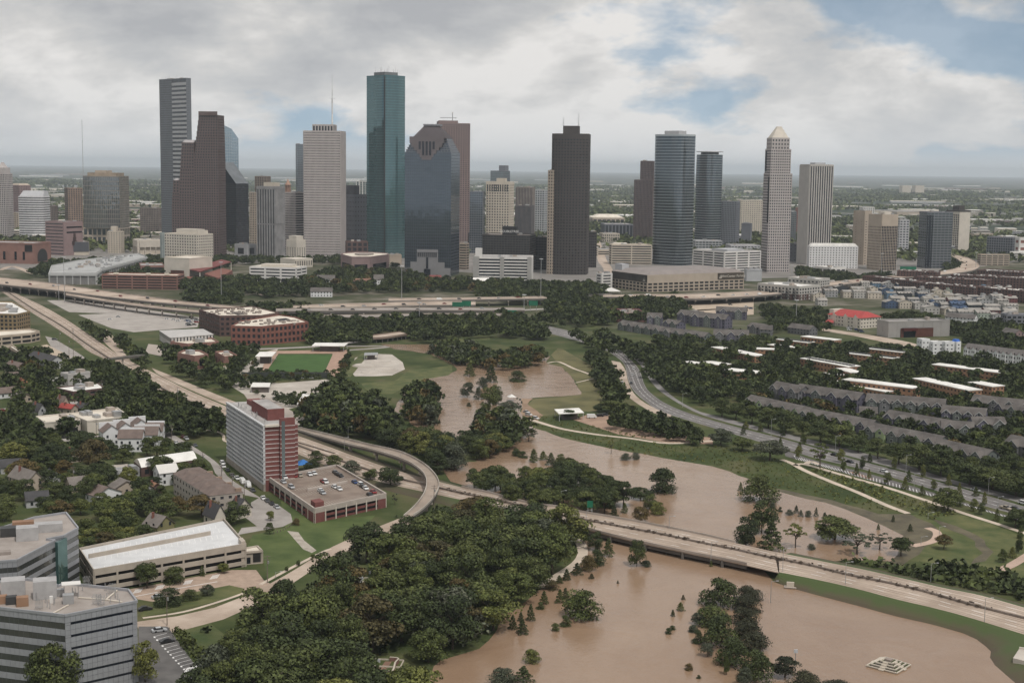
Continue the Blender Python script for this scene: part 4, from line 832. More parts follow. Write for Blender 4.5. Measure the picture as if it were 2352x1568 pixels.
r, fp, h = block('C', 830, 870, 1120, 1215, 1095, .8, 'grey_block', 'long grey block of vertical ribs behind the small tan stone office', 'building', W_SLATE, GL_DARK, fl=30, bay=8, sp=.1, pr=.3)
r, fp, h = block('C', 725, 760, 1045, 1090, 1035, 1.2, 'arena', 'wide low arena with a pale domed roof beyond the bowed tower', 'arena', W_TAN, GL_DARK, fl=12, bay=12, sp=.5, pr=.3, units=0)
solid(r, 'dome_roof', scaled(fp, 1.02), h, h + 9, ROOFT, scaled(fp, .55))
# pointed tower
fp = foot('D', -10, 45, 240, 1155, 1.3)
h1 = zat(fp[1], q('V', 0, 400)[1]); h2 = zat(fp[1], q('V', 0, 318)[1]); h3 = zat(fp[1], q('V', 0, 290)[1])
r = tower('pointed_tower', 'slender white tower with setbacks and a pale pyramid roof', 'skyscraper', fp, h1, W_PINKW, GL_DARK, fl=4.0, bay=3.2, sp=.46, pr=.42, out=.5, edges={0: dict(pr=.05)}, units=0)
f2 = sub(fp, .05, .98, .02, .92); tower('', '', '', f2, h2 - 16, W_PINKW, GL_DARK, z0=h1, r=r, fl=4, bay=3.2, sp=.46, pr=.42, edges={0: dict(pr=.05)}, units=0)
f3 = sub(fp, .1, .9, .06, .86); tower('', '', '', f3, h2, W_PINKW, GL_DARK, z0=h2 - 16, r=r, fl=5.2, bay=4.4, sp=.5, pr=.5, units=0)
solid(r, 'pyramid_roof', sub(fp, .12, .88, .08, .84), h2 + .5, h3, W_CREAM, sub(fp, .4, .6, .38, .56))
part(r, 'dark_slot', GL_BLACK, lambda m: [lattice(m, lerp(fp[0], fp[1], .78), lerp(fp[0], fp[1], .98), zat(fp[1], q('D', 0, 710)[1]), h1 - 4, fl=200, bay=60, sp=0, pr=2, out=.7, pout=.7), lattice(m, lerp(f2[0], f2[1], .1), lerp(f2[0], f2[1], .32), h1 + 4, h2 - 18, fl=200, bay=60, sp=0, pr=2, out=.7, pout=.7)])
# ribbed black and white tower with blank tan flank
r, fp, h = block('D', 312, 402, 606, 1088, 195, 1.0, 'ribbed_tower', 'tower of bold white and black vertical ribs with a plain tan flank', 'skyscraper', mat('grey_travertine', (.44, .415, .385), .8, .06), GL_BLACK, fl=200, bay=3.9, sp=.01, pr=.48, out=1.0, pout=1.0, cap=1.0, units=0, edges={0: dict(pr=1.05, bay=3)})
solid(r, 'penthouse', sub(fp, .3, .8, .3, .75), h, h + 4, W_GREYL)
r, fp, h = block('D', 243, 255, 300, 905, 615, 1, 'glass_block', 'slim grey green glass block between the pointed and ribbed towers', 'building', W_SLATE, GL_GREEN, fl=4, bay=3, sp=.25, pr=.15)
r, fp, h = block('D', 292, 300, 330, 830, 580, 1, 'brick_block', 'red brick block behind the slim grey green glass block', 'building', W_BRICK, GL_DARK, fl=4, bay=4, sp=.5, pr=.5)
r, fp, h = block('D', 228, 240, 312, 1060, 900, 1, 'grey_block', 'grey concrete annex at the foot of the ribbed tower', 'building', W_SLATE, GL_DARK, fl=6, bay=8, sp=.8, pr=.8)
# white hotel with punched windows
r, fp, h = block('D', 402, 420, 855, 1120, 925, 6.5, 'hotel', 'long white hotel with small square windows in front of the ribbed tower', 'hotel', mat('hotel_white', (.66, .655, .65), .75, .05), GL_DARK, fl=3.7, bay=4.4, sp=.55, pr=.6, out=.4, roof=ROOFW, units=0)
solid(r, 'mansard_roof', sub(fp, 0, 1, 0, 1), h, h + 5, ROOFW, sub(fp, .15, .85, .06, .94))
r, fp, h = block('D', 470, 620, 750, 1165, 1120, .8, 'hotel_podium', 'white flat podium hall in front of the long white hotel', 'building', W_WHITE, GL_DARK, fl=9, bay=9, sp=.55, pr=.3, roof=ROOFW)
# tan pair
r, fp, h = block('D', 806, 905, 965, 1090, 612, .8, 'tan_tower', 'plain tan tower behind its twin with a dark window wall', 'skyscraper', W_TAN, GL_DARK, fl=4.2, bay=9, sp=.75, pr=.5, cap=14, edges={0: dict(pr=.9)})
r, fp, h = block('D', 940, 1058, 1200, 1140, 645, 1, 'tan_capped_tower', 'dark gridded tower with a blank tan cap, front one of the tan pair', 'skyscraper', W_TAN, GL_BLACK, fl=4.2, bay=3.0, sp=.12, pr=.22, out=.5, cap=16, edges={0: dict(sp=.55, pr=.5)})
solid(r, 'penthouse', sub(fp, .35, .8, .3, .75), h, h + 5, W_CREAM)
r, fp, h = block('D', 868, 900, 1002, 780, 575, 1, 'white_block', 'white block top just behind the tan pair', 'building', W_WHITE, GL_DARK, fl=5, bay=5, sp=.4, pr=.5)
r, fp, h = block('D', 1208, 1225, 1310, 990, 690, 1, 'grey_gridded_block', 'pale grey gridded office block right of the tan pair', 'building', W_GREYL, GL_DARK, fl=4.5, bay=5, sp=.5, pr=.35)
# blue glass and white slab at the right
r, fp, h = block('D', 1390, 1460, 1690, 1120, 620, 1.6, 'glass_tower', 'broad blue glass office tower beside the curving freeway', 'skyscraper', W_SLATE, GL_BLUE, fl=4.1, bay=6, sp=.3, pr=.1, out=.2)
part(r, 'dark_slot', GL_BLACK, lambda m: lattice(m, lerp(fp[1], fp[2], .0), lerp(fp[1], fp[2], .24), 0, h - 4, fl=200, bay=6, sp=0, pr=.8, out=.3, pout=.3))
r, fp, h = block('D', 1640, 1755, 1850, 1000, 620, 1, 'hotel', 'white slab hotel with a dark overhanging top floor behind the blue glass tower', 'hotel', W_CREAM, GL_BLACK, fl=4, bay=4, sp=.3, pr=.35, cap=3, edges={1: dict(sp=1, pr=.7)})
solid(r, 'dark_crown', scaled(fp, 1.06), h + 1.3, h + 4, W_BRONZE); solid(r, 'penthouse', scaled(fp, .5), h + 4, h + 12, W_BRONZE)
r, fp, h = block('D', 2010, 2240, 2305, 1030, 850, .8, 'office_block', 'dark navy office block at the right edge beyond the freeway curve', 'building', W_SLATE, GL_NAVY, fl=4.2, bay=4, sp=.3, pr=.25)
r, fp, h = block('D', 2262, 2300, 2420, 1040, 850, .8, 'brick_and_white_block', 'white and brick block cut by the right edge', 'building', W_WHITE, W_BRICK, fl=14, bay=14, sp=.6, pr=.4)
r, fp, h = block('D', 1930, 1960, 2215, 1095, 1000, .8, 'parking_garage', 'grey brown parking garage below the dark navy office block', 'garage', W_TAN, DARK, fl=3.6, bay=9, sp=.5, pr=.15)
# left group
r, fp, h = block('A', -40, 60, 128, 1600, 1010, 1, 'corner_tower', 'pale stone tower with dark window bays at the left edge', 'skyscraper', W_PINKW, GL_DARK, fl=4, bay=4, sp=.4, pr=.4, out=.5)
c = cen(fp); solid(r, 'stepped_top', scaled(fp, .8), h, h + 12, W_PINKW); solid(r, 'peak', scaled(fp, .55), h + 12, h + 22, W_PINKW, scaled(fp, .12))
r, fp, h = block('A', 108, 180, 285, 1500, 1115, .8, 'arched_tower', 'tan office tower with an arched roofline behind the white banded tower', 'skyscraper', W_MAUVE, GL_DARK, fl=4, bay=4, sp=.5, pr=.5)
part(r, 'arched_roof', W_TAN, lambda m: m.prism([fp[0], fp[1], fp[2], fp[3]], h, h + 5, True, scaled(fp, .7)))
r, fp, h = block('A', 118, 150, 185, 1540, 1360, .8, 'tan_block', 'small tan block between left stone tower and white banded tower', 'building', W_TAN, GL_DARK, fl=4, bay=4, sp=.5, pr=.5)
fp = foot('A', 178, 400, 455, 1612, .8); h = zat(fp[1], q('A', 0, 1215)[1])
r = tower('banded_tower', 'white tower of bold horizontal bands with a faceted sloping top', 'skyscraper', bow(fp, 0, 5, 5), h, mat('banded_white', (.56, .55, .555), .7, .05), GL_BLACK, fl=4.3, bay=100, sp=.62, pr=0, out=.7, units=0)
solid(r, 'sloping_top', sub(fp, .02, 1, 0, 1), h + .5, zat(fp[1], q('A', 0, 1162)[1]), W_GREYL, sub(fp, .12, .95, .3, .9))
r, fp, h = block('A', 588, 620, 748, 1560, 1140, .9, 'orange_grid_tower', 'dark tower with an orange tan window grid left of the curved glass tower', 'skyscraper', mat('orange_stone', (.27, .19, .145), .8), GL_NAVY, fl=4, bay=4.4, sp=.4, pr=.4, edges={0: dict(sp=.2, pr=.1)})
r, fp, h = block('A', 455, 500, 525, 1560, 1300, .8, 'brown_block', 'dull brown block between the banded and orange gridded towers', 'building', mat('dull_brown', (.17, .135, .12), .8), GL_DARK, fl=4, bay=4, sp=.5, pr=.5)
# curved glass tower with tan stone frame
fp = foot('A', 750, 1080, 1165, 1640, .7); h = zat(fp[1], q('A', 0, 1035)[1]); hp = zat(fp[1], q('A', 0, 1495)[1])
r = tower('curved_glass_tower', 'tan framed tower with a bulging glass front and a flat tan cap', 'skyscraper', bow(sub(fp, .02, 1, .02, 1), 0, 9, 10), h, mat('tan_frame', (.235, .21, .18), .8), glass('smoky_glazing', (.17, .19, .20), .06, .7, .015), z0=hp, fl=8.4, bay=4.0, sp=.12, pr=.2, out=.3, units=0, edges={10: dict(fl=4.2, sp=.4, pr=.4)})
tower('', '', '', fp, hp, W_TAN, GL_BLUE, r=r, fl=18, bay=9, sp=.25, pr=.3, units=0, parapet=.6)
solid(r, 'cap', sub(fp, .12, .9, .1, .9), h, h + 7, mat('cap_tan', (.29, .23, .17), .8)); solid(r, 'penthouse', sub(fp, .3, .6, .2, .8), h + 7, h + 11, W_TAN)
r, fp, h = block('A', 1260, 1425, 1452, 1560, 1320, .7, 'brown_office', 'brown gridded office left of the foot of the tall grey tower', 'building', mat('umber', (.19, .155, .135), .8), GL_DARK, fl=3.9, bay=3.4, sp=.4, pr=.4)
# pink building
r, fp, h = block('E', 415, 575, 745, 530, 232, 1.0, 'pink_office', 'blocky pink stone building with banded left flank in front of the curved glass tower', 'building', W_MAUVE, GL_DARK, fl=5.5, bay=40, sp=.7, pr=.05, out=.4, roof=ROOFG, edges={1: dict(sp=1, fl=5.5)})
part(r, 'slit_window', GL_BLACK, lambda m: [lattice(m, lerp(fp[1], fp[2], .15), lerp(fp[1], fp[2], .95), h - z, h - z + 2.2, fl=30, bay=60, sp=0, pr=2, out=.7, pout=.7) for z in (9, 17)])
part(r, 'balcony_crest', W_BRICKD, lambda m: [lattice(m, lerp(fp[1], fp[2], .42 + a), lerp(fp[1], fp[2], .68 - a), z, z + 6, fl=30, bay=60, sp=0, pr=2, out=1.6, pout=1.6) for a, z in ((0, h - 36), (.06, h - 30), (.09, h - 24))])
# low blocks
r, fp, h = block('E', 592, 640, 800, 525, 412, .5, 'grey_screen_building', 'low tan building carrying a big blank grey screen wall', 'building', W_TANL, W_TANL, fl=40, bay=40, sp=.05, pr=.05, units=0)
part(r, 'screen_wall', W_SLATE, lambda m: lattice(m, fp[1], lerp(fp[1], fp[2], .99), h * .28, h + 1, fl=60, bay=90, sp=0, pr=2, out=.8, pout=.8))
r, fp, h = block('E', 968, 1085, 1115, 508, 318, .7, 'beige_hotel', 'slim beige hotel with tiny windows in front of the curved glass tower', 'building', W_TANL, GL_DARK, fl=3.6, bay=4, sp=.6, pr=.6, roof=ROOFT)
solid(r, 'penthouse', sub(fp, .2, .6, .2, .8), h, h + 9, W_TANL)
r, fp, h = block('E', 1207, 1250, 1445, 515, 392, .8, 'columned_hall', 'cream hall with a heavy flat roof on tall columns', 'hall', W_CREAM, W_TANL, fl=60, bay=9, sp=.02, pr=.12, out=3, pout=3, cap=11, roof=ROOFG)
r, fp, h = block('E', 2105, 2215, 2300, 545, 435, .8, 'blank_block', 'low pale blank block at the foot of the black slant roofed tower', 'building', W_GREYL, GL_DARK, fl=30, bay=30, sp=.5, pr=.5)
r, fp, h = block('E', 1440, 1455, 1478, 600, 330, 1, 'elevator_tower', 'slim pale green slab beside the white punched window office', 'building', mat('pale_green_panels', (.27, .30, .29), .7), GL_DARK, fl=60, bay=60, sp=.05, pr=.9, units=0)
# ------------------------------------------------------------------ mid-distance buildings
def roofcorners(k, s, z):
 fp = pts(k, s, z); fp = [Vector((p.x, p.y, 0)) for p in fp]
 if sum(a.x * b.y - b.x * a.y for a, b in zip(fp, fp[1:] + fp[:1])) < 0: fp = fp[::-1]
 FOOT.append([(p.x, p.y) for p in fp]); return fp
def polyb(k, s, z, name, label, cat, wall, glz, group=None, **st):
 fp = roofcorners(k, s, z); return tower(name, label, cat, fp, z, wall, glz, group=group, **st), fp
def stuffwin(r, name, material, quads):
 m = MB(); [m.quad(*qq) for qq in quads]; o = m.build(name, material, r)
 if o is not None: o['kind'] = 'stuff'
 return o
W_GARRED = mat('red_precast', (.24, .13, .105), .85, .08); W_ROSE = mat('rose_brick', (.235, .13, .105), .9, .1)
# brick arts centre with arch (left edge)
r, fp, h = block('E', -160, 300, 458, 605, 425, .6, 'arts_centre', 'rose brick arts centre with a big arched portal at the left edge', 'building', W_ROSE, W_ROSE, fl=40, bay=40, sp=.08, pr=.05, out=.4, roof=ROOFG, units=2)
a, b = fp[1], fp[2]; t = (b - a); n = Vector((t.y, -t.x, 0)).normalized()
part(r, 'arch_portal', DARK, lambda m: m.poly([((lerp(a, b, .5 + .28 * math.cos(i * math.pi / 12)) + n * .6).x, (lerp(a, b, .5 + .28 * math.cos(i * math.pi / 12)) + n * .6).y, h * .35 + h * .38 * math.sin(i * math.pi / 12)) for i in range(13)] + [((lerp(a, b, .22) + n * .6).x, (lerp(a, b, .22) + n * .6).y, 3), ((lerp(a, b, .78) + n * .6).x, (lerp(a, b, .78) + n * .6).y, 3)]))
part(r, 'banner', mat('dark_banner', (.03, .025, .025), .7), lambda m: lattice(m, lerp(fp[0], fp[1], .845), lerp(fp[0], fp[1], .985), h * .62, h * .95, fl=50, bay=60, sp=0, pr=2, out=.8, pout=.8))
for s in (.42, .64, .8): part(r, 'slit_window', GL_BLACK, lambda m, s=s: lattice(m, lerp(fp[0], fp[1], s), lerp(fp[0], fp[1], s + .04), h * .2, h * .6, fl=60, bay=60, sp=0, pr=2, out=.5, pout=.5))
# grey exhibition hall
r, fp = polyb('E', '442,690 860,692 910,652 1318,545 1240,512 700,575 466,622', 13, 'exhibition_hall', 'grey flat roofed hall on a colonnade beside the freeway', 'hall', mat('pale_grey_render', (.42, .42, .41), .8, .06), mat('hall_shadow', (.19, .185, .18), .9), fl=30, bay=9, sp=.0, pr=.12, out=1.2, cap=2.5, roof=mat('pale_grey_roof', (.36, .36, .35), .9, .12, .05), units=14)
for i in range(60):
 c = fp[2].lerp(fp[4], rnd.random()).lerp(fp[5], rnd.uniform(0, .6)); m = MB(); m.box((c.x, c.y, 13.02), rnd.uniform(1.5, 5), rnd.uniform(1.5, 4), rnd.uniform(.8, 2.6), rnd.random()); m.build('roof_unit', METAL if i % 3 else ROOFG, r)
# white punched office
r, fp, h = block('E', 1477, 1765, 1912, 600, 345, .6, 'white_office', 'bright cream office cube with rows of square windows before the stepped brown tower', 'building', W_CREAM, GL_DARK, fl=4.2, bay=4.6, sp=.52, pr=.5, out=.5, roof=ROOFT, units=0)
solid(r, 'penthouse', sub(fp, .3, .95, .15, .6), h, h + 8, W_CREAM); solid(r, 'penthouse', sub(fp, .55, .9, .5, .9), h, h + 6, W_CREAM)
# performing arts box with red roofed foyer
r, fp, h = block('E', 1475, 1700, 1905, 742, 560, 1.2, 'theatre', 'cream windowless theatre box with a dark red canopy roof at its side', 'theatre', W_CREAM, W_CREAM, fl=12, bay=20, sp=.02, pr=.01, out=.12, roof=ROOFT, units=0)
part(r, 'red_entrance', W_BRICK, lambda m: lattice(m, lerp(fp[0], fp[1], .3), lerp(fp[0], fp[1], .78), 0, h * .42, fl=60, bay=90, sp=0, pr=2, out=2.5, pout=2.5))
REDR = mat('dark_red_roof', (.17, .045, .04), .6, .1)
f2 = roofcorners('E', '1690,655 1790,680 2070,590 1985,570', 12); m = MB(); m.prism(f2, 12, 13.2, True, None, True); m.build('canopy_roof', REDR, r)
for p in f2[:3]:
 m = MB(); m.tube((p.x, p.y + 1, 0), (p.x, p.y + 1, 12), .6); m.build('column', W_CREAM, r)
f3 = roofcorners('E', '1830,690 1960,730 2085,660 1990,640', 9); m = MB(); m.prism(f3, 0, 9, True); m.build('wing', W_BRICK, r)
f4 = roofcorners('E', '1655,735 1750,740 1800,700 1700,690', 4); m = MB(); m.prism(f4, 0, 4, True); m.build('wing', W_BRICK, r)
r, fp, h = block('E', 1250, 1262, 1472, 690, 625, .5, 'brick_annex', 'low red brick annex behind the red parking garage', 'building', W_GARRED, DARK, fl=20, bay=30, sp=.3, pr=.1)
# red parking garage
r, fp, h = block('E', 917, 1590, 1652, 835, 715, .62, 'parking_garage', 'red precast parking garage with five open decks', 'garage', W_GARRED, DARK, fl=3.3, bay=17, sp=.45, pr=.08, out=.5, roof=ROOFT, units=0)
for s in (.12, .55, .8): solid(r, 'stair_tower', sub(fp, s, s + .05, .3, .5), h, h + 2.5, W_TANL)
# white three-storey office on columns
r, fp, h = block('F', 36, 455, 545, 785, 645, .55, 'white_office', 'white three storey office raised on slim columns above a car park', 'building', W_WHITE, GL_DARK, z0=0, fl=4.1, bay=22, sp=.55, pr=.12, out=.6, base=0, roof=ROOFT, units=0)
solid(r, 'penthouse', sub(fp, .2, .85, .2, .7), h, h + 4, W_CREAM)
for i in range(7):
 p = lerp(fp[0], fp[1], i / 6); m = MB(); m.tube((p.x, p.y - .8, 0), (p.x, p.y - .8, 5), .5); m.build('column', W_WHITE, r)
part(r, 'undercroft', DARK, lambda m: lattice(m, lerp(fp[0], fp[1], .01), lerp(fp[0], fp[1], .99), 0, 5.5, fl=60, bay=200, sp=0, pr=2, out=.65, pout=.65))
# city hall
r, fp, h = block('F', 368, 455, 536, 590, 395, .8, 'city_hall', 'stepped cream limestone city hall tower with tall window slots', 'city hall', W_CREAM, GL_DARK, fl=60, bay=5, sp=.03, pr=.72, out=.6, pout=.6, cap=10, units=0)
solid(r, 'top_stage', sub(fp, .12, .88, .12, .88), h, h + 7, W_CREAM)
for nm, (x0, x1, x2, yb, yt) in (('wing', (310, 440, 600, 640, 560)),):
 w = foot('F', x0, x1, x2, yb, 1); hw_ = zat(w[1], q('F', 0, yt)[1]); solid(r, 'wing', w, 0, hw_, W_CREAM); [part(r, 'window_slot', GL_DARK, lambda m, i=i: lattice(m, lerp(w[1], w[2], i / 8 + .03), lerp(w[1], w[2], i / 8 + .07), 3, hw_ - 3, fl=60, bay=60, sp=0, pr=2, out=.15, pout=.15)) for i in range(8)]
# octagonal hall
r, fp = polyb('F', '852,520 950,545 1115,545 1282,522 1270,512 1130,503 985,503 880,510', 19, 'faceted_hall', 'low faceted grey pink hall with a pale roof before the teal tower', 'hall', W_MAUVE, W_MAUVE, fl=60, bay=60, sp=.04, pr=.02, out=.3, roof=ROOFT, units=0)
solid(r, 'roof_light', scaled(fp, .4), 19, 20.5, ROOFB)
for i in range(len(fp)):
 a, b = fp[i], fp[(i + 1) % len(fp)]
 if (a - b).length > 20 and (b - a).x > 0: part(r, 'window', GL_BLACK, lambda m: lattice(m, lerp(a, b, .15), lerp(a, b, .85), 2, 9, fl=60, bay=60, sp=0, pr=2, out=.45, pout=.45))
r, fp, h = block('F', 1280, 1290, 1395, 605, 528, .8, 'tan_annex', 'low tan annex right of the faceted hall', 'building', W_TAN, W_TAN, fl=20, bay=30, sp=.1, pr=.05)
# big parking garage with sloping roof and sign
fp = foot('G', 1078, 1395, 2258, 602, 1.9); h = zat(fp[1], q('G', 0, 446)[1]); hl = zat(fp[1], q('G', 0, 515)[1])
r = tower('parking_garage', 'huge tan parking garage with four open decks, blank upper walls and a sign', 'garage', fp, hl, W_TAN, DARK, fl=3.5, bay=7.5, sp=.38, pr=.26, out=.5, top=False, parapet=0)
solid(r, 'upper_wall', scaled(fp, 1.003), hl, h, W_TAN); RS = mat('grey_sheet_roof', (.24, .21, .195), .7, .12, .05)
solid(r, 'roof', scaled(fp, 1.0), h + .02, h + 4, RS, scaled(fp, .86))
part(r, 'dark_wall', mat('taupe_panel', (.105, .09, .075), .8), lambda m: lattice(m, fp[0], fp[1], hl, h - .3, fl=60, bay=200, sp=0, pr=2, out=.55, pout=.55))
sa, sb_ = lerp(fp[1], fp[2], .72), lerp(fp[1], fp[2], .995)
part(r, 'sign_panel', mat('sign_brown', (.13, .105, .08), .8), lambda m: lattice(m, sa, sb_, hl + 1, h - .4, fl=60, bay=200, sp=0, pr=2, out=.6, pout=.6))
lettering(r, 'sign_lettering', 'AllenCenter Parking', lerp(sa, sb_, .18), lerp(sa, sb_, .99), hl + (h - hl) * .38, (h - hl) * .50, W_CREAM, .75)
def flame(m, a, b, z0, hh, o):
 t = (b - a).normalized(); n = Vector((t.y, -t.x, 0)) * o
 for sx, hs in ((-.28, .55), (0, 1.0), (.28, .55)):
  c = (a + b) / 2 + t * (sx * hh) + n; m.poly([(c.x - t.x * hh * .12, c.y - t.y * hh * .12, z0), (c.x + t.x * hh * .12, c.y + t.y * hh * .12, z0), (c.x, c.y, z0 + hh * hs)])
part(r, 'sign_emblem', W_CREAM, lambda m: flame(m, lerp(sa, sb_, .05), lerp(sa, sb_, .15), hl + (h - hl) * .25, (h - hl) * .55, .75)); part(r, 'wall_emblem', W_CREAM, lambda m: flame(m, lerp(fp[0], fp[1], .88), lerp(fp[0], fp[1], .96), hl + 1.5, (h - hl) * .6, .7))
solid(r, 'roof_box', sub(fp, .0, .2, .03, .1), h, h + 9, W_GREYL)
r, fp, h = block('G', 937, 985, 1080, 570, 440, 1.5, 'parking_garage', 'small white striped garage joined to the left of the huge tan garage', 'garage', W_WHITE, DARK, fl=3.5, bay=60, sp=.5, pr=.3)
r, fp, h = block('G', 2265, 2285, 2420, 500, 400, 1, 'grey_block', 'pale grey block with roof steps right of the huge tan garage', 'building', W_GREYL, W_GREYL, fl=30, bay=30, sp=.1, pr=.05)
r, fp, h = block('G', 1068, 1120, 1375, 865, 795, .6, 'brick_hall', 'round ended low brick hall with a flat tan roof on the lawn', 'building', mat('plum_brick', (.19, .09, .085), .9), W_TAN, fl=20, bay=60, sp=.9, pr=.0, roof=ROOFB)
# right: white roofed apartment block
W_APT = mat('apartment_pale', (.42, .40, .37), .85, .08)
for xl, xs, xr, yb, yt, lb in ((-40, 330, 515, 1410, 1290, 'front wing of the pale apartment block with a brick base and white roof'), (230, 505, 603, 1350, 1225, 'rear wing of the pale apartment block with a white roof')):
 r, fp, h = block('D', xl, xs, xr, yb, yt, .7, 'apartment_block', lb, 'apartments', W_APT, GL_DARK, fl=3.3, bay=5, sp=.4, pr=.45, out=.4, roof=ROOFW, units=6, cap=1)
 part(r, 'brick_base', W_BRICKD, lambda m: [lattice(m, fp[i], fp[i + 1], 0, h * .45, fl=3.3, bay=9, sp=.25, pr=.5, out=.5) for i in (0, 1)])
 for i in range(6): part(r, 'balcony_stack', DARKM, lambda m, i=i: lattice(m, lerp(fp[0], fp[1], i / 6 + .03), lerp(fp[0], fp[1], i / 6 + .09), 2, h - 4, fl=3.3, bay=9, sp=.3, pr=.05, out=1.2))
# flat slabs: a front base line, a depth, a height
def slab(k, xa, ya, xb, yb, depth, h, name, label, cat, wall, glz, roof=ROOFW, group=None, overhang=.5, parapet=0, units=0, **st):
 a, b = g(k, xa, ya), g(k, xb, yb); t = (b - a).normalized(); n = Vector((-t.y, t.x, 0))
 fp = [a, b, b + n * depth, a + n * depth]; FOOT.append([(p.x, p.y) for p in fp])
 r = tower(name, label, cat, fp, h, wall, glz, roof=roof, group=group, parapet=parapet, units=units, **st)
 if overhang: m = MB(); c = scaled(fp, 1); m.prism([c[0] - t * overhang - n * overhang, c[1] + t * overhang - n * overhang, c[2] + t * overhang + n * overhang, c[3] - t * overhang + n * overhang], h + .02, h + .5, True, None, True); m.build('roof_slab', roof, r)
 return r, fp
GB = 'flat roofed brick garden apartments'
for i, (k, xa, ya, xb, yb, d, h, lb) in enumerate((
 ('H', 720, 1108, 1340, 1190, 11, 6.8, 'longest two storey brick apartment row with bright white roof edge'), ('H', 600, 1085, 1105, 1178, 9, 3.6, 'one storey brick row with white roof in front of the longest brick row'),
 ('H', 345, 905, 770, 985, 11, 6.6, 'two storey brick row with dark roof units on its white rim'), ('H', 750, 838, 1165, 888, 10, 5, 'brick row with white rim half hidden by trees, left one of a parallel pair'),
 ('H', 945, 795, 1250, 832, 10, 5, 'brick row behind the parallel one, rear one of the pair'), ('H', 1520, 955, 2120, 1032, 11, 6, 'far brick row with a long plain white roof by the white townhouses'),
 ('H', 1350, 1085, 1845, 1198, 11, 6, 'brick row with white roof mostly hidden by tall trees'), ('H', 1850, 1122, 2060, 1162, 11, 6, 'short brick row end with white roof among trees'),
 ('H', 130, 715, 405, 748, 10, 5.5, 'brick row with dark solar roof beside the apartment lawn'), ('H', 350, 672, 645, 708, 10, 4, 'rearmost low brick row with a white rim'), ('H', 50, 742, 290, 770, 8, 3.4, 'one storey brick row with a white rim among trees'), ('H', -60, 800, 105, 806, 9, 5, 'short brick row end with a white rim near the parkway trees'),
 ('G', 1970, 1150, 2360, 1232, 10, 5, 'brick row with white roof strips behind the parkway oaks'), ('G', 1705, 1270, 1860, 1290, 9, 3.5, 'small low brick block with a white roof slab'), ('G', 1865, 1290, 2045, 1318, 12, 5, 'brick block with two bright white roof slabs'), ('G', 2075, 1362, 2360, 1392, 12, 5, 'orange brick community hall with white roof and garden wall'),
 ('H', 555, 1000, 655, 1022, 8, 3.4, 'tiny low brick block with white roof left of the two storey end block'), ('H', 665, 985, 792, 1025, 9, 5.5, 'small two storey brick end block with a white roof'))):
 r, fp = slab(k, xa, ya, xb, yb, d, h, 'brick_apartments', lb, 'apartments', W_BRICKT, GL_DARK, group=GB, fl=3.2, bay=3.6, sp=.62, pr=.5, out=.2)
 if i in (2, 3, 4, 8):
  for j in range(14):
   p = fp[0].lerp(fp[1], (j + .5) / 14).lerp(fp[3].lerp(fp[2], (j + .5) / 14), .5); m = MB(); m.box((p.x, p.y, h + .5), 2.6, 3.4, .6, math.atan2(fp[1].y - fp[0].y, fp[1].x - fp[0].x)); m.build('roof_unit', DARKM, r)
RB = 'dark red brick condominium rows'
for xa, ya, xb, yb, d, h, lb in ((900, 1282, 1345, 1335, 22, 13, 'leftmost brick condominium row beside the freeway'), (1340, 1342, 1900, 1395, 22, 13, 'front middle brick condominium row with pale roof'), (1880, 1388, 2420, 1440, 24, 13, 'front right brick condominium row with bright patched roof'),
 (1210, 1245, 1555, 1262, 26, 15, 'brick condominium block with a flat top by the freeway curve'), (1380, 1290, 2010, 1325, 24, 13, 'second brick condominium row from the front'), (1690, 1268, 2420, 1310, 26, 13, 'third brick condominium row with many roof vents'), (1925, 1232, 2420, 1262, 40, 14, 'rear tan and brick condominium block')):
 r, fp = slab('D', xa, ya, xb, yb, d, h, 'brick_condominiums', lb, 'apartments', W_BRICKD, GL_DARK, roof=ROOFG if 'bright' not in lb else ROOFW, group=RB, fl=3.3, bay=4, sp=.45, pr=.5, out=.3, overhang=0, parapet=1.2)
 for j in range(34):
  p = fp[0].lerp(fp[1], rnd.random()).lerp(fp[2], rnd.uniform(.0, .4)); m = MB(); m.box((p.x, p.y, h + .02), rnd.uniform(1.5, 4), rnd.uniform(1.5, 4), rnd.uniform(.8, 2.6), .3); m.build('roof_unit', (ROOFW, W_BRICKD, ROOFG)[j % 3], r)
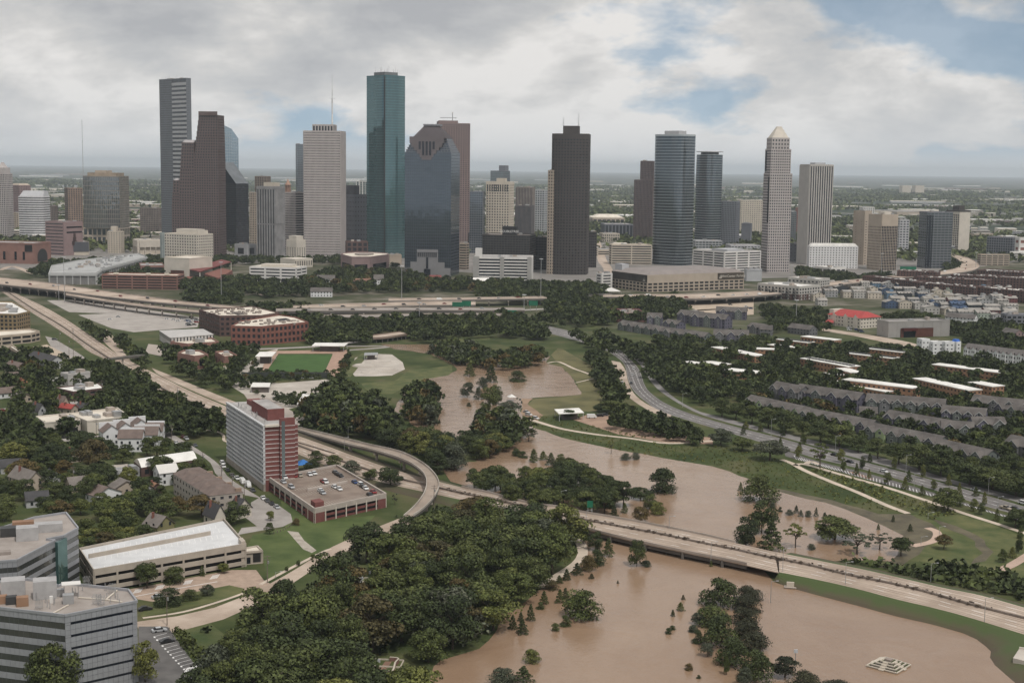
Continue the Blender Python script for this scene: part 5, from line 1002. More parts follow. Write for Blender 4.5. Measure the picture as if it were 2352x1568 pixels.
# colourful metal-roofed townhouses
TH = [('white walled', mat('grey_white_stucco', (.40, .385, .36), .85)), ('blue walled', mat('blue_metal', (.05, .08, .14), .6)), ('dark red walled', mat('dark_red_metal', (.13, .05, .05), .6)), ('pale blue walled', mat('steel_blue', (.11, .18, .26), .6)), ('grey walled', mat('grey_metal', (.30, .30, .30), .6)), ('green grey walled', mat('sage', (.28, .32, .27), .8)), ('black walled', mat('charcoal', (.04, .045, .05), .7)), ('tan walled', W_TANL)]
SH_R = mat('russet_shingle', (.20, .11, .08), .9); RMET = mat('pale_metal_roof', (.28, .26, .235), .6, .25, .1);
def gable(r, fp, eave, ridge, wallm, roofm, oh=.4, glz=None, wn='window', nwin=3, axis=0):
 """gabled house on a four-corner footprint; axis 0 = ridge parallel to the left-to-near side"""
 if axis: fp = fp[1:] + fp[:1]
 A, B, C_, D_ = fp; m1 = (A + D_) / 2; m2 = (B + C_) / 2
 Z = lambda p, z: (p[0], p[1], z)
 m = MB(); m.prism(fp, 0, eave, top=False)
 m.poly([Z(B, eave), Z(C_, eave), Z(m2, ridge)]); m.poly([Z(D_, eave), Z(A, eave), Z(m1, ridge)]); m.build('wall', wallm, r)
 t = (B - A).normalized() * oh; n = (D_ - A).normalized() * oh; dz = (ridge - eave) / max((D_ - A).length / 2, .1) * oh
 ro = MB()
 for s, (p, qv) in ((-1, (A, B)), (1, (D_, C_))):
  e0 = p - t + n * s; e1 = qv + t + n * s
  lo = [Z(e0, eave - dz), Z(e1, eave - dz), Z(m2 + t, ridge), Z(m1 - t, ridge)]; up = [(x, y, z + .22) for x, y, z in lo]
  ro.poly(up); ro.poly(lo[::-1]); [ro.quad(lo[i], lo[(i + 1) % 4], up[(i + 1) % 4], up[i]) for i in range(4)]
 ro.build('roof', roofm, r)
 qs = []
 for p, qv in ((A, B), (B, C_), (D_, A), (C_, D_)):
  L = (qv - p).length; tt = (qv - p) / L; nn = Vector((tt.y, -tt.x, 0)) * .06; k = max(1, int(L / 3.4))
  for j in range(k):
   for z in ([1.0] if eave < 4.2 else [1.0, 4.1] if eave < 7.5 else [1, 4.1, 7.2]):
    c = p + tt * (L * (j + .5) / k) + nn; w = tt * .55
    qs.append((Z(c - w, z), Z(c + w, z), Z(c + w, z + 1.5), Z(c - w, z + 1.5)))
 stuffwin(r, 'windows', glz or GL_DARK, qs)
 return fp
def housebox(P, w, d, rz):
 f = rect(P, w, d, rz); FOOT.append([(p.x, p.y) for p in f]); return f
THN = {}; ORD = ('first', 'second', 'third', 'fourth', 'fifth', 'sixth', 'seventh', 'eighth', 'ninth', 'tenth', 'eleventh', 'twelfth'); cnt = 0
for row in range(7):
 y = 215 + row * 40; x = 400 + row * 30 + rnd.uniform(0, 50)
 while x < 2230:
  w = rnd.uniform(10, 17)
  if not (560 < x < 1120 and y > 330) and not (1030 < x < 1700 and y > 425) and not (1100 < x < 1440 and 400 < y):
   P = g('H', x, y + (x - 1200) * .035); i = rnd.choices(range(8), (4, 1.3, 1.5, 1, 6, 1, 1, 4))[0]; nm, wm = TH[i]
   kk = (nm, row); THN[kk] = THN.get(kk, 0) + 1; r = root('townhouse', P, ORD[THN[kk] - 1] + ' ' + nm + ' townhouse from the left in the ' + ('rearmost', 'second', 'third', 'fourth', 'fifth', 'sixth', 'front')[row] + ' row of the colourful cluster', 'townhouse', 'colourful metal roofed townhouses')
   hh = rnd.uniform(6, 8.5); fp = housebox(P, w, rnd.uniform(9, 12), .12)
   gable(r, fp, hh, hh + rnd.uniform(1.2, 2.6), wm, RMET if i not in (1, 2) or rnd.random() < .75 else wm, axis=int(rnd.random() < .45)); cnt += 1
   if rnd.random() < .5: q4 = rect(P + Vector((rnd.uniform(-2, 2), 1, 0)), 4, 5, .12); solid(r, 'roof_tower', q4, hh, hh + 3.6, wm)
  x += w * 8.6 + rnd.uniform(2, 26)
# red roofed hotel
fp = foot('H', 592, 880, 1062, 560, .7); r = root('hotel', cen(fp), 'cream four storey hotel with a bright red hipped roof', 'hotel'); h = zat(fp[1], q('H', 0, 465)[1])
tower('', '', '', fp, h, W_CREAM, GL_DARK, r=r, fl=3.1, bay=4.2, sp=.6, pr=.62, out=.25, top=False, parapet=0)
REDT = mat('red_tile_roof', (.36, .055, .05), .7, .1, .2); c4 = scaled(fp, 1.05); solid(r, 'roof', c4, h, h + 5, REDT, sub(fp, .12, .88, .45, .55))
for s in (.2, .55, .86):
 a, b = lerp(fp[0], fp[1], s - .05), lerp(fp[0], fp[1], s + .05); t = (b - a).normalized(); n = Vector((t.y, -t.x, 0))
 m = MB(); m.prism([a + n * .8, b + n * .8, b - n, a - n], 0, h + .5); m.poly([(*(a + n * .8).to_2d(), h + .5), (*(b + n * .8).to_2d(), h + .5), (*(((a + b) / 2) + n * .8).to_2d(), h + 3)]); o = m.build('bay', W_CREAM, r)
solid(r, 'lift_tower', sub(fp, -.03, .1, .1, .6), 0, h + 5, W_CREAM); f5 = roofcorners('H', '565,490 640,500 650,475 590,470', 5); m = MB(); m.prism(f5, 4, 5.2, True, scaled(f5, .7)); m.build('porch_roof', REDT, r)
# grey shed shop
fp = foot('H', 1030, 1130, 1680, 640, 3.4); h = zat(fp[1], q('H', 0, 505)[1]); SHED = mat('grey_shed', (.30, .285, .27), .8, .08)
r = tower('shop_hall', 'long grey shop hall with a red brick entrance front', 'shop', fp, h, SHED, SHED, fl=30, bay=9, sp=.0, pr=.03, out=.2, roof=ROOFG, units=2)
part(r, 'entrance', W_BRICK, lambda m: lattice(m, lerp(fp[1], fp[2], .2), lerp(fp[1], fp[2], .72), 0, h * .6, fl=60, bay=200, sp=0, pr=2, out=1.2, pout=1.2)); part(r, 'awning', REDR, lambda m: lattice(m, lerp(fp[1], fp[2], .22), lerp(fp[1], fp[2], .45), h * .45, h * .62, fl=60, bay=200, sp=0, pr=2, out=3, pout=3)); part(r, 'doorway', GL_BLACK, lambda m: lattice(m, lerp(fp[1], fp[2], .24), lerp(fp[1], fp[2], .43), 0, h * .4, fl=60, bay=200, sp=0, pr=2, out=1.4, pout=1.4))
# white modern cubes with blue tarpaulin
W_CUBE = mat('white_stucco', (.66, .66, .66), .8, .05)
for j, (xl, xs, xr, yb, yt, lb) in enumerate(((1385, 1430, 1500, 785, 665, 'leftmost white stucco cube house'), (1480, 1530, 1625, 790, 690, 'second white stucco cube house'), (1600, 1640, 1720, 795, 690, 'third white stucco cube house with roof terrace'), (1690, 1740, 1780, 785, 690, 'white stucco cube house under a blue tarpaulin'))):
 r, fp, h = block('H', xl, xs, xr, yb, yt, 1, 'cube_house', lb, 'house', W_CUBE, GL_DARK, group='white stucco cube houses', fl=3.4, bay=4, sp=.65, pr=.65, out=.2, roof=ROOFW, units=0)
 if j == 3: solid(r, 'tarpaulin', scaled(fp, 1.03), h, h + 3, mat('blue_tarp', (.03, .12, .45), .6, .15, .5), scaled(fp, .6))
# white gabled townhouse row, far right
a, b = g('H', 1805, 815), g('H', 2420, 900); t = (b - a); n = Vector((-t.y, t.x, 0)).normalized()
r = root('white_townhouses', (a + b) / 2, 'row of white gabled townhouses with a long grey roof at the right', 'townhouses'); GRF = mat('grey_shingle', (.13, .118, .112), .9, .12, .2)
fp = [a, b, b + n * 11, a + n * 11]; FOOT.append([(p.x, p.y) for p in fp]); gable(r, fp, 7.5, 11, W_CUBE, GRF)
for i in range(9):
 p0, p1 = lerp(a, b, i / 9 + .02), lerp(a, b, i / 9 + .075); o = -n * 1.2
 m = MB(); m.prism([p0 + o, p1 + o, p1 + n, p0 + n], 0, 7.4); mid = (p0 + p1) / 2 + o; m.poly([(*(p0 + o).to_2d(), 7.4), (*(p1 + o).to_2d(), 7.4), (*mid.to_2d(), 9.6)]); q1 = m.build('bay', W_CUBE, r)
 m = MB(); e = n * 5; m.quad((*(p0 + o * 1.2).to_2d(), 7.3), (*(mid + o * .2).to_2d(), 9.75), (*(mid + e).to_2d(), 9.75), (*(p0 + e).to_2d(), 7.3)); m.quad((*(mid + o * .2).to_2d(), 9.75), (*(p1 + o * 1.2).to_2d(), 7.3), (*(p1 + e).to_2d(), 7.3), (*(mid + e).to_2d(), 9.75)); m.build('roof', GRF, q1)
 stuffwin(q1, 'windows', GL_DARK, [((*(lerp(p0, p1, s) + o * 1.06).to_2d(), z), (*(lerp(p0, p1, s + .25) + o * 1.06).to_2d(), z), (*(lerp(p0, p1, s + .25) + o * 1.06).to_2d(), z + 1.6), (*(lerp(p0, p1, s) + o * 1.06).to_2d(), z + 1.6)) for s in (.12, .6) for z in (1, 4.6)])
# the grey gabled townhouse rows
TG = [mat('slate_blue_siding', (.105, .10, .135), .85, .08), mat('sage_grey_siding', (.12, .135, .125), .85, .08), mat('grey_siding', (.14, .14, .145), .85, .08)]
SHG = mat('weathered_shingle', (.08, .072, .067), .9, 0, .15, col2=(.135, .122, .113)); TRIM = mat('white_trim', (.62, .62, .60), .8, .04); LIME = mat('lime_siding', (.33, .40, .22), .85)
def terrace(k, xa, ya, xb, yb, depth, eave, ridge, ng, label, ci, lime=False):
 a, b = g(k, xa, ya), g(k, xb, yb); L = (b - a).length; t = (b - a) / L; n = Vector((-t.y, t.x, 0))
 fp = [a, b, b + n * depth, a + n * depth]; FOOT.append([(p.x, p.y) for p in fp])
 r = root('gabled_terrace', (a + b) / 2, label, 'townhouses', 'grey gabled terraces'); gable(r, fp, eave, ridge, TG[ci], SHG, .5, GL_DARK)
 for i in range(ng):
  c = lerp(a, b, (i + .5) / ng); w = min(3.4, L / ng * .38); hg = eave + w * .85; o = -n * 1.6; p0, p1 = c - t * w, c + t * w
  m = MB(); m.prism([p0 + o, p1 + o, p1 + n * 2, p0 + n * 2], 0, eave); m.poly([(*(p0 + o).to_2d(), eave), (*(p1 + o).to_2d(), eave), (*(c + o).to_2d(), hg)]); q1 = m.build('gable_bay', LIME if lime and i % 3 == 1 else TG[(ci + i) % 3] if i % 2 else TG[ci], r)
  m = MB(); e = n * (depth * .45)
  for s in (-1, 1):
   p = c + t * (w + .4) * s; z0 = eave - .35; m.quad((*(p + o * 1.25).to_2d(), z0), (*(c + o * 1.25).to_2d(), hg + .15), (*(c + e).to_2d(), hg + .15), (*(p + e).to_2d(), z0))
  m.build('roof', SHG, q1)
  m = MB()
  for s in (-1, 1):
   p = c + t * (w + .4) * s + o * 1.27; d = c + o * 1.27; m.quad((*p.to_2d(), eave - .55), (*d.to_2d(), hg - .1), (*d.to_2d(), hg + .2), (*p.to_2d(), eave - .25))
  m.build('verge_board', TRIM, q1)
  for z in ([1.2, 4.2] if eave < 7 else [1.2, 4.2, 7.0]):
   f_ = c + o * 1.04; m = MB(); m.quad((*(f_ - t * .95).to_2d(), z - .15), (*(f_ + t * .95).to_2d(), z - .15), (*(f_ + t * .95).to_2d(), z + 1.65), (*(f_ - t * .95).to_2d(), z + 1.65)); wf = m.build('window_frame', TRIM, q1)
   f_ = c + o * 1.07; m = MB(); [m.quad((*(f_ + t * (s - .38)).to_2d(), z), (*(f_ + t * (s + .38)).to_2d(), z), (*(f_ + t * (s + .38)).to_2d(), z + 1.5), (*(f_ + t * (s - .38)).to_2d(), z + 1.5)) for s in (-.42, .42)]; wp = m.build('pane', GL_DARK, q1)
for a in ((235, 300, 680, 402, 12, 4.9, 8.2, 5, 'leftmost grey gabled terrace behind the parkway oaks', 1, True), (650, 402, 1172, 505, 12, 4.9, 8.2, 6, 'second grey gabled terrace from the left along the parkway', 1, True), (1140, 522, 1690, 632, 12, 4.9, 8.2, 6, 'third grey gabled terrace along the parkway with a lime bay', 1, True), (1665, 655, 2045, 742, 12, 4.9, 8.2, 4, 'fourth and nearest grey gabled terrace along the parkway', 1, True),
   (430, 238, 640, 280, 12, 8.4, 12, 3, 'three storey grey terrace with a red brick foot at the left end', 2), (610, 262, 1085, 335, 13, 8.2, 12, 4, 'three storey slate terrace with tall white bays', 0), (1150, 335, 1742, 382, 13, 7.6, 11.4, 6, 'wide sage three storey terrace with a central dormer', 1), (1285, 432, 1745, 515, 12, 5.6, 9, 5, 'slate terrace with white bays before the wide sage terrace', 0), (1720, 420, 2050, 448, 13, 7.4, 10.6, 4, 'slate terrace right of the wide sage terrace', 0), (1725, 520, 1965, 535, 12, 5.6, 9, 2, 'low slate terrace end with broken white roof panels', 0),
   (1945, 330, 2420, 385, 12, 7, 10.6, 4, 'grey terrace at the right edge behind trees', 1), (1970, 492, 2215, 495, 12, 5.6, 9, 2, 'short slate terrace among trees at the right', 0), (2120, 352, 2420, 420, 12, 5.6, 9, 3, 'pale blue fronted terrace at the right edge', 0), (2190, 640, 2500, 700, 14, 5.6, 9.4, 2, 'dark roofed terrace corner cut by the right edge', 2), (1110, 372, 1240, 378, 9, 3.4, 6.4, 1, 'small single gabled cottage between two terraces', 2)):
 terrace('P', *a)
for a in ((1130, 935, 1440, 985, 12, 5.2, 8.6, 4, 'dark gabled terrace near the far end of the parkway', 1), (1440, 990, 1900, 1055, 12, 5.2, 8.6, 5, 'long dark gabled terrace right of the far parkway', 1), (1390, 900, 1520, 905, 12, 8, 12, 2, 'slate gabled house pair beside the far lawn', 0), (1540, 930, 1660, 945, 12, 6, 9, 2, 'slate gabled house half hidden by trees', 0), (1660, 870, 1860, 890, 13, 8, 12, 2, 'slate gabled block with white window trim', 0), (1780, 900, 2090, 930, 13, 9, 13, 3, 'tall slate blue gabled block facing the far parkway', 0), (2010, 840, 2280, 850, 13, 8, 12, 2, 'rear slate gabled block near the tan lot', 0), (1990, 1040, 2300, 1050, 13, 6, 10, 3, 'slate gabled terrace with pale gable ends', 2), (2290, 960, 2420, 980, 12, 6, 9, 1, 'grey gabled house at the edge of the brick rows', 2)):
 terrace('G', *a)
for xa, ya, xb, yb, lb in ((-20, 620, 85, 625, 'grey gabled house beside the far brick rows'), (230, 600, 425, 625, 'pale grey gabled house near the red roofed hotel'), (2140, 640, 2260, 660, 'brown gabled house among trees at the right'), (1640, 500, 1900, 520, 'white long house with dormers before the cube houses')):
 P = g('H', xa, ya); b = g('H', xb, yb); t = (b - P).normalized(); n = Vector((-t.y, t.x, 0)); fp = [P, b, b + n * 11, P + n * 11]; FOOT.append([(p.x, p.y) for p in fp]); r = root('house', (P + b) / 2, lb, 'house'); gable(r, fp, 5.5, 9, TG[2] if 'grey' in lb else W_CUBE if 'white' in lb else W_MAUVE, SHG)
r, fp, h = block('H', 2140, 2190, 2420, 545, 440, 1, 'modern_house', 'dark modern house with a flat white roof at the right edge', 'house', W_SLATE, GL_DARK, fl=3.5, bay=5, sp=.4, pr=.3, roof=ROOFW)
for k, x, y, w, d, e, rg, wm, rm, lb in (('F', 720, 782, 22, 14, 7, 11, W_CUBE, SHG, 'white two storey heritage house under the park trees'), ('F', 1192, 800, 12, 18, 8, 14, W_CUBE, SHG, 'small white heritage church with a steep roof'), ('F', 1700, 782, 14, 12, 7, 11, W_CREAM, REDR, 'cream heritage house with a red roof'), ('F', 2085, 792, 26, 18, 5, 9, W_CUBE, ROOFW, 'white roofed park pavilion house beside the striped office'), ('F', 680, 895, 24, 14, 6, 10, W_CUBE, SHG, 'white heritage house nearest the freeway'), ('F', 1040, 800, 22, 14, 5, 9, W_TAN, SH_R, 'brown roofed heritage house in the park')):
 P = g(k, x, y); r = root('heritage_house', P, lb, 'house', 'heritage park houses'); gable(r, housebox(P, w, d, .1), e, rg, wm, rm)
# ------------------------------------------------------------------ nearer buildings on the left
PANE = {}
def panes(r, a, b, zs, n, w, h, material, name='window', out=.1, s0=0.0, s1=1.0, depth=.14):
 """n pieces per level, each its own object sharing one mesh, on the face a to b (outside on the right)"""
 key = (round(w, 2), round(h, 2), material.name, depth)
 if key not in PANE:
  me = bpy.data.meshes.new(name); x, d = w / 2, depth
  me.from_pydata([(-x, 0, 0), (x, 0, 0), (x, 0, h), (-x, 0, h), (-x, d, 0), (x, d, 0), (x, d, h), (-x, d, h)], [], [(0, 1, 2, 3), (1, 5, 6, 2), (4, 0, 3, 7), (3, 2, 6, 7), (4, 5, 1, 0)]); me.materials.append(material); PANE[key] = me
 t = (b - a).normalized(); nn = Vector((t.y, -t.x, 0)); rz = math.atan2(t.y, t.x); lr = Vector(r['_loc'])
 for z in zs:
  for i in range(n):
   p = lerp(a, b, s0 + (s1 - s0) * (i + .5) / n) + nn * out
   o = bpy.data.objects.new(name, PANE[key]); COL.objects.link(o); o.parent = r; o.location = Vector((p.x, p.y, z)) - lr; o.rotation_euler = (0, 0, rz)
def band(r, name, a, b, s0, s1, z0, z1, out, material):
 m = MB(); t = (b - a).normalized(); n = Vector((t.y, -t.x, 0)); p, q_ = lerp(a, b, s0), lerp(a, b, s1)
 m.prism([p + n * out, q_ + n * out, q_ - n * .05, p - n * .05], z0, z1, True, None, True); return m.build(name, material, r)
def tri(L, P, k, xr):
 """right corner square to L-P on the sight line xr"""
 t = (P - L).normalized(); d2 = Vector((-t.y, t.x, 0)); R_ = P + d2 * along(P, d2, q(k, xr, 0)[0]); fp = [L, P, R_, L + R_ - P]; FOOT.append([(p.x, p.y) for p in fp]); return fp
# --- apartment slab: white gallery side, red brick end
BRK = mat('tower_red_brick', (.165, .062, .055), .9, .12, .5); GAL = mat('gallery_white', (.50, .50, .50), .75, .08)
fp = tri(g('J', 215, 838), g('J', 545, 1098), 'J', 838); h = zat(fp[1], q('J', 0, 512)[1]); NF = 13; fh = (h - 3.5) / NF
r = root('apartment_slab', cen(fp), 'thirteen storey apartment slab with white gallery side and red brick end', 'apartments')
solid(r, 'wall', fp, 0, h, BRK); part(r, 'roof', mat('light_gravel_roof', (.34, .325, .31), .9, .2, .15), lambda m: m.poly([(p.x, p.y, h + .04) for p in scaled(fp, .99)]))
band(r, 'gallery_wall', fp[0], fp[1], .002, .985, 3.2, h - .4, .06, mat('gallery_grey', (.30, .295, .29), .85, .08)); band(r, 'podium_wall', fp[0], fp[1], -.02, 1.0, 0, 3.2, .9, mat('stained_podium', (.33, .29, .25), .9, .15, .3))
NC = 22
panes(r, fp[0], fp[1], [3.4 + fh * i + .95 for i in range(NF)], NC, 1.55, 1.35, GL_DARK, 'window', .16)
for i in range(NF + 1): band(r, 'gallery_slab', fp[0], fp[1], -.004, 1.0, 3.3 + fh * i - .1, 3.3 + fh * i + .55, 1.15, GAL)
for i in range(0, NC + 1, 1): band(r, 'gallery_fin', fp[0], fp[1], max(0, i / NC - .003), min(1, i / NC + .003), 3.3, h - .3, .9, GAL)
for i in range(1, NF + 1): band(r, 'floor_line', fp[1], fp[2], .0, 1.0, 3.3 + fh * i - .18, 3.3 + fh * i + .18, .12, mat('stone_line', (.50, .44, .42), .85))
band(r, 'stair_bay', fp[1], fp[2], .43, .88, 0, h + 3.2, 1.6, BRK); band(r, 'stair_glass', fp[1], fp[2], .47, .57, 1, h + 2, 1.75, glass('stair_glazing', (.22, .27, .28), .1, .5, .05))
for i in range(1, NF + 1): band(r, 'floor_line', fp[1], fp[2], .43, .88, 3.3 + fh * i - .18, 3.3 + fh * i + .18, 1.7, MATS['stone_line'])
solid(r, 'cornice', sub(fp, .985, 1.015, -.01, .42), h - .5, h + .4, W_CREAM); solid(r, 'penthouse', sub(fp, .40, .82, .30, .82), h, h + 5.2, BRK); part(r, 'penthouse_roof', MATS['light_gravel_roof'], lambda m: m.poly([(p.x, p.y, h + 5.24) for p in sub(fp, .41, .81, .31, .81)])); solid(r, 'stair_head', sub(fp, .1, .3, .5, .9), h, h + 2.4, BRK)
for i in range(16): p = lerp(fp[0], fp[1], rnd.uniform(.05, .9)).lerp(fp[2], rnd.uniform(.05, .3)); mast(r, 'vent_pipe', p, h, h + rnd.uniform(.8, 2.4), .14, .14)
for s in (0.02, 1.0):
 m = MB(); A_ = [Vector((p.x, p.y, h + .9)) for p in (lerp(fp[0], fp[3], s), lerp(fp[1], fp[2], s))]; m.beam(A_[0], A_[1], .08, .08); [m.tube((*lerp(A_[0], A_[1], j / 20).to_2d(), h), (*lerp(A_[0], A_[1], j / 20).to_2d(), h + .9), .04, .04, 4) for j in range(21)]; m.build('railing', METAL, r)
r2 = root('pool_canopy', g('J', 880, 900), 'bright blue tent canopy at the foot of the red brick end', 'canopy'); c4 = rect(g('J', 882, 905), 7, 6, .5); solid(r2, 'canopy', c4, 3, 5, mat('blue_canopy', (.03, .16, .45), .6, .1, .3), scaled(c4, .15)); [mast(r2, 'post', p, 0, 3, .08, .08) for p in c4]
# --- brick parking garage with cars on its roof
fp = [g('J', 582, 1092), g('J', 985, 1382), g('J', 1622, 1240)]; fp.append(fp[0] + fp[2] - fp[1]); FOOT.append([(p.x, p.y) for p in fp]); h = zat(fp[1], q('J', 0, 1262)[1]); GFP, GH = fp, h
r = root('parking_garage', cen(fp), 'low dark red brick parking garage with parked cars on its brown roof deck', 'garage')
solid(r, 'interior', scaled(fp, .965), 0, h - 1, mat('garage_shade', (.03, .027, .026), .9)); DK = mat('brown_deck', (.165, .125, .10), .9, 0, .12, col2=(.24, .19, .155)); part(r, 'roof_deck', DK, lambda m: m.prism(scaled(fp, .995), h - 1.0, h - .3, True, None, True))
for i in range(4):
 a, b = fp[i], fp[(i + 1) % 4]; wallline('parapet', [Vector((a.x, a.y, h - .6)), Vector((b.x, b.y, h - .6))], .7, 1.3, mat('parapet_stone', (.40, .35, .31), .85, .1, .3), r); band(r, 'deck_beam', a, b, 0, 1, h - 1.5, h - .5, .3, MATS['parapet_stone'])
 band(r, 'brick_spandrel', a, b, .0, 1.0, h * .45 - .5, h * .45 + .5, .1, BRK); band(r, 'brick_base', a, b, 0, 1, 0, .9, .1, BRK); n_ = 8 if i % 2 == 0 else 7
 for j in range(n_ + 1): band(r, 'column', a, b, max(0, j / n_ - .006), min(1, j / n_ + .006), 0, h - .5, .35, W_CREAM)
band(r, 'brick_corner', fp[0], fp[1], .82, 1.0, 0, h - 1.5, .28, BRK); band(r, 'brick_corner', fp[1], fp[2], 0, .13, 0, h - 1.5, .28, BRK); band(r, 'brick_corner', fp[1], fp[2], .88, 1, 0, h - 1.5, .28, BRK)
solid(r, 'ramp_wall', sub(fp, .50, .515, .22, .80), h - .3, h + .8, MATS['parapet_stone']); part(r, 'ramp_opening', DARK, lambda m: m.poly([(p.x, p.y, h - .27) for p in sub(fp, .46, .50, .25, .75)])); solid(r, 'stair_head', sub(fp, .86, .95, .04, .16), h - .3, h + 1.9, BRK)
mk = MB()
for s0, s1 in ((.02, .14), (.38, .45), (.53, .62), (.86, .98)):
 for j in range(3, 27): mk.strip(*edge2([(lambda p: Vector((p.x, p.y, h - .26)))(sub(fp, s0, s1, j / 28, j / 28)[0]), (lambda p: Vector((p.x, p.y, h - .26)))(sub(fp, s0, s1, j / 28, j / 28)[1])], .14))
mk.build('bay_lines', mat('faded_paint', (.45, .41, .36), .9), r)['kind'] = 'stuff'
# --- beige parking garage with a pale deck
z = 8.2; fp = roofcorners('K', '655,470 770,645 2012,432 1832,228', z)
while proj((fp[0].x, fp[0].y, z))[0] > proj((fp[1].x, fp[1].y, z))[0] or abs(proj((fp[0].x, fp[0].y, z))[1] - q('K', 0, 470)[1]) > 4: fp = fp[1:] + fp[:1]
BG = mat('beige_precast', (.39, .34, .285), .85, .1, .2); r = root('parking_garage', cen(fp), 'long beige parking garage with a pale grey roof deck and white bay lines', 'garage'); BFP, BH = fp, z
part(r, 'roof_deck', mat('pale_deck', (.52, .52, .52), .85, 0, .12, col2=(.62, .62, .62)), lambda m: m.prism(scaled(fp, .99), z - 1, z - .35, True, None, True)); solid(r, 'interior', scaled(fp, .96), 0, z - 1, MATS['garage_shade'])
for i in range(4):
 a, b = fp[i], fp[(i + 1) % 4]
 for z0, z1 in ((z - 1.75, z + .55), (z - 4.6, z - 2.9), (z - 7.4, z - 6.0)): band(r, 'spandrel', a, b, -.002, 1.002, max(0, z0), z1, .3, BG)
 n_ = 7 if i in (1, 3) else 2
 for j in range(n_ + 1): band(r, 'column', a, b, max(0, j / n_ - (.006 if n_ == 7 else .02)), min(1, j / n_ + (.006 if n_ == 7 else .02)), 0, z, .36, BG)
def dk(s, t): return lerp(lerp(fp[0], fp[3], t), lerp(fp[1], fp[2], t), s)
wallline('deck_wall', [Vector((*dk(.42, .02).to_2d(), z - .35)), Vector((*dk(.42, .84).to_2d(), z - .35))], .45, 1.5, BG, r)
mk = MB()
for s0, s1 in ((.10, .24), (.28, .40), (.46, .60), (.84, .97)):
 for j in range(2, 24): mk.strip(*edge2([Vector((*dk(s0, j / 25).to_2d(), z - .31)), Vector((*dk(s1, j / 25 - .012).to_2d(), z - .31))], .16))
mk.build('bay_lines', WHITE, r)['kind'] = 'stuff'
c4 = roofcorners('K', '1960,405 2020,430 2020,380 1975,365', z); solid(r, 'stair_tower', [lerp(fp[2], fp[1], s) + (fp[3] - fp[2]).normalized() * d for s, d in ((.0, 0), (.03, 0), (.03, 5), (.0, 5))][::1], 0, z + 1.4, BG)
a4 = roofcorners('K', '2010,500 2150,488 2110,448 2000,470', 4.4); r2 = tower('plant_house', 'small beige plant house with a dark louvre at the end of the garage', 'outbuilding', a4, 4.4, BG, BG, fl=20, bay=20, sp=.1, pr=.05, roof=ROOFT, units=0, parapet=.5)
fe = max(range(4), key=lambda i: (a4[(i + 1) % 4] - a4[i]).x); band(r2, 'louvre', a4[fe], a4[(fe + 1) % 4], .45, .9, .6, 3.9, .15, DARK); band(r2, 'door', a4[fe], a4[(fe + 1) % 4], .08, .3, 0, 2.6, .15, GL_BLACK)
# --- two metal clad offices in the near corner
PANL = mat('aluminium_panel', (.33, .335, .355), .45, .07, .5, metal=.25); JOINT = mat('panel_joint', (.10, .10, .105), .8); RFT = mat('brown_grey_roof', (.27, .235, .21), .9, 0, .12, col2=(.36, .32, .29)); GLO = glass('office_strip_glass', (.11, .115, .11), .07, .55, .03)
def office(name, label, k, s, z, vis, rows, slit):
 fp = roofcorners(k, s, z); r = root(name, cen(fp), label, 'office'); m = MB(); m.prism(fp, 0, z, False); m.build('wall_core', JOINT, r)
 part(r, 'roof', RFT, lambda m: m.poly([(p.x, p.y, z - .4) for p in fp])); n = len(fp); fl = (z - 2.2) / rows
 for i in range(n):
  a, b = fp[i], fp[(i + 1) % n]; L = (b - a).length; t = (b - a) / L; wallline('parapet', [Vector((a.x, a.y, z - .4)), Vector((b.x, b.y, z - .4))], .5, .75, PANL, r)
  if (b - a).x <= 0 and vis != 'all': continue
  nc = max(1, round(L / 1.5)); w = L / nc - .07; narrow = slit == 1 and proj((a.x, a.y, z))[0] > 100 and (b - a).x > 6
  panes(r, a, b, [z - 2.15], nc, w, 2.1, PANL, 'wall_panel', .1)
  for f in range(rows):
   zb_ = z - 2.2 - fl * (f + 1)
   if narrow:
    band(r, 'slit_window', a, b, .08, .93, zb_ + fl - .62, zb_ + fl - .1, .06, GL_BLACK); hh = (fl - .72) / 2
    panes(r, a, b, [max(0, zb_), zb_ + hh + .02], nc, w, hh - .05, PANL, 'wall_panel', .1); panes(r, a, b, [zb_ + fl - .66], 1, L * .07, .6, PANL, 'wall_panel', .1, 0, .075); panes(r, a, b, [zb_ + fl - .66], 1, L * .06, .6, PANL, 'wall_panel', .1, .935, 1)
   else:
    panes(r, a, b, [zb_ + fl * .5], nc, w, fl * .5 - .08, GLO, 'window', .02); panes(r, a, b, [max(0, zb_)], nc, w, fl * .5 - .06, PANL, 'wall_panel', .1)
 return r, fp
r, fpo = office('office_building', 'near silver panelled office with thin slit windows in the lower left corner', 'K', '-260,920 530,1012 1122,897 1052,803 535,748 472,772 420,737 220,716 -260,760', 23.5, 'front', 6, 1)
def rooftop(r, k, items, z):
 for x, y, w, d, hh, mt, nm in items:
  p = g(k, x, y, z); m = MB(); m.box((p.x, p.y, z - .38), w, d, hh, .32); m.build(nm, mt, r)
PLT = mat('plant_panel', (.36, .35, .345), .6, .1, .4)
rooftop(r, 'K', ((370, 850, 6.4, 5.0, 5.2, PLT, 'plant_room'), (110, 830, 6.5, 5, 4.6, PLT, 'plant_room'), (185, 920, 3.2, 2.4, 2.6, mat('rusty_cooler', (.27, .16, .10), .7), 'cooling_unit'), (95, 905, 3, 2.2, 2.2, MATS['dark_metal'], 'cooling_unit'), (20, 900, 2.5, 2.2, 2.2, MATS['rusty_cooler'], 'cooling_unit'), (490, 840, 2.6, 1.6, 2, METAL, 'roof_unit'), (420, 900, .9, .9, 2.0, W_WHITE, 'tank'), (560, 900, 3, 2.5, 2.6, METAL, 'roof_unit')), 23.5)
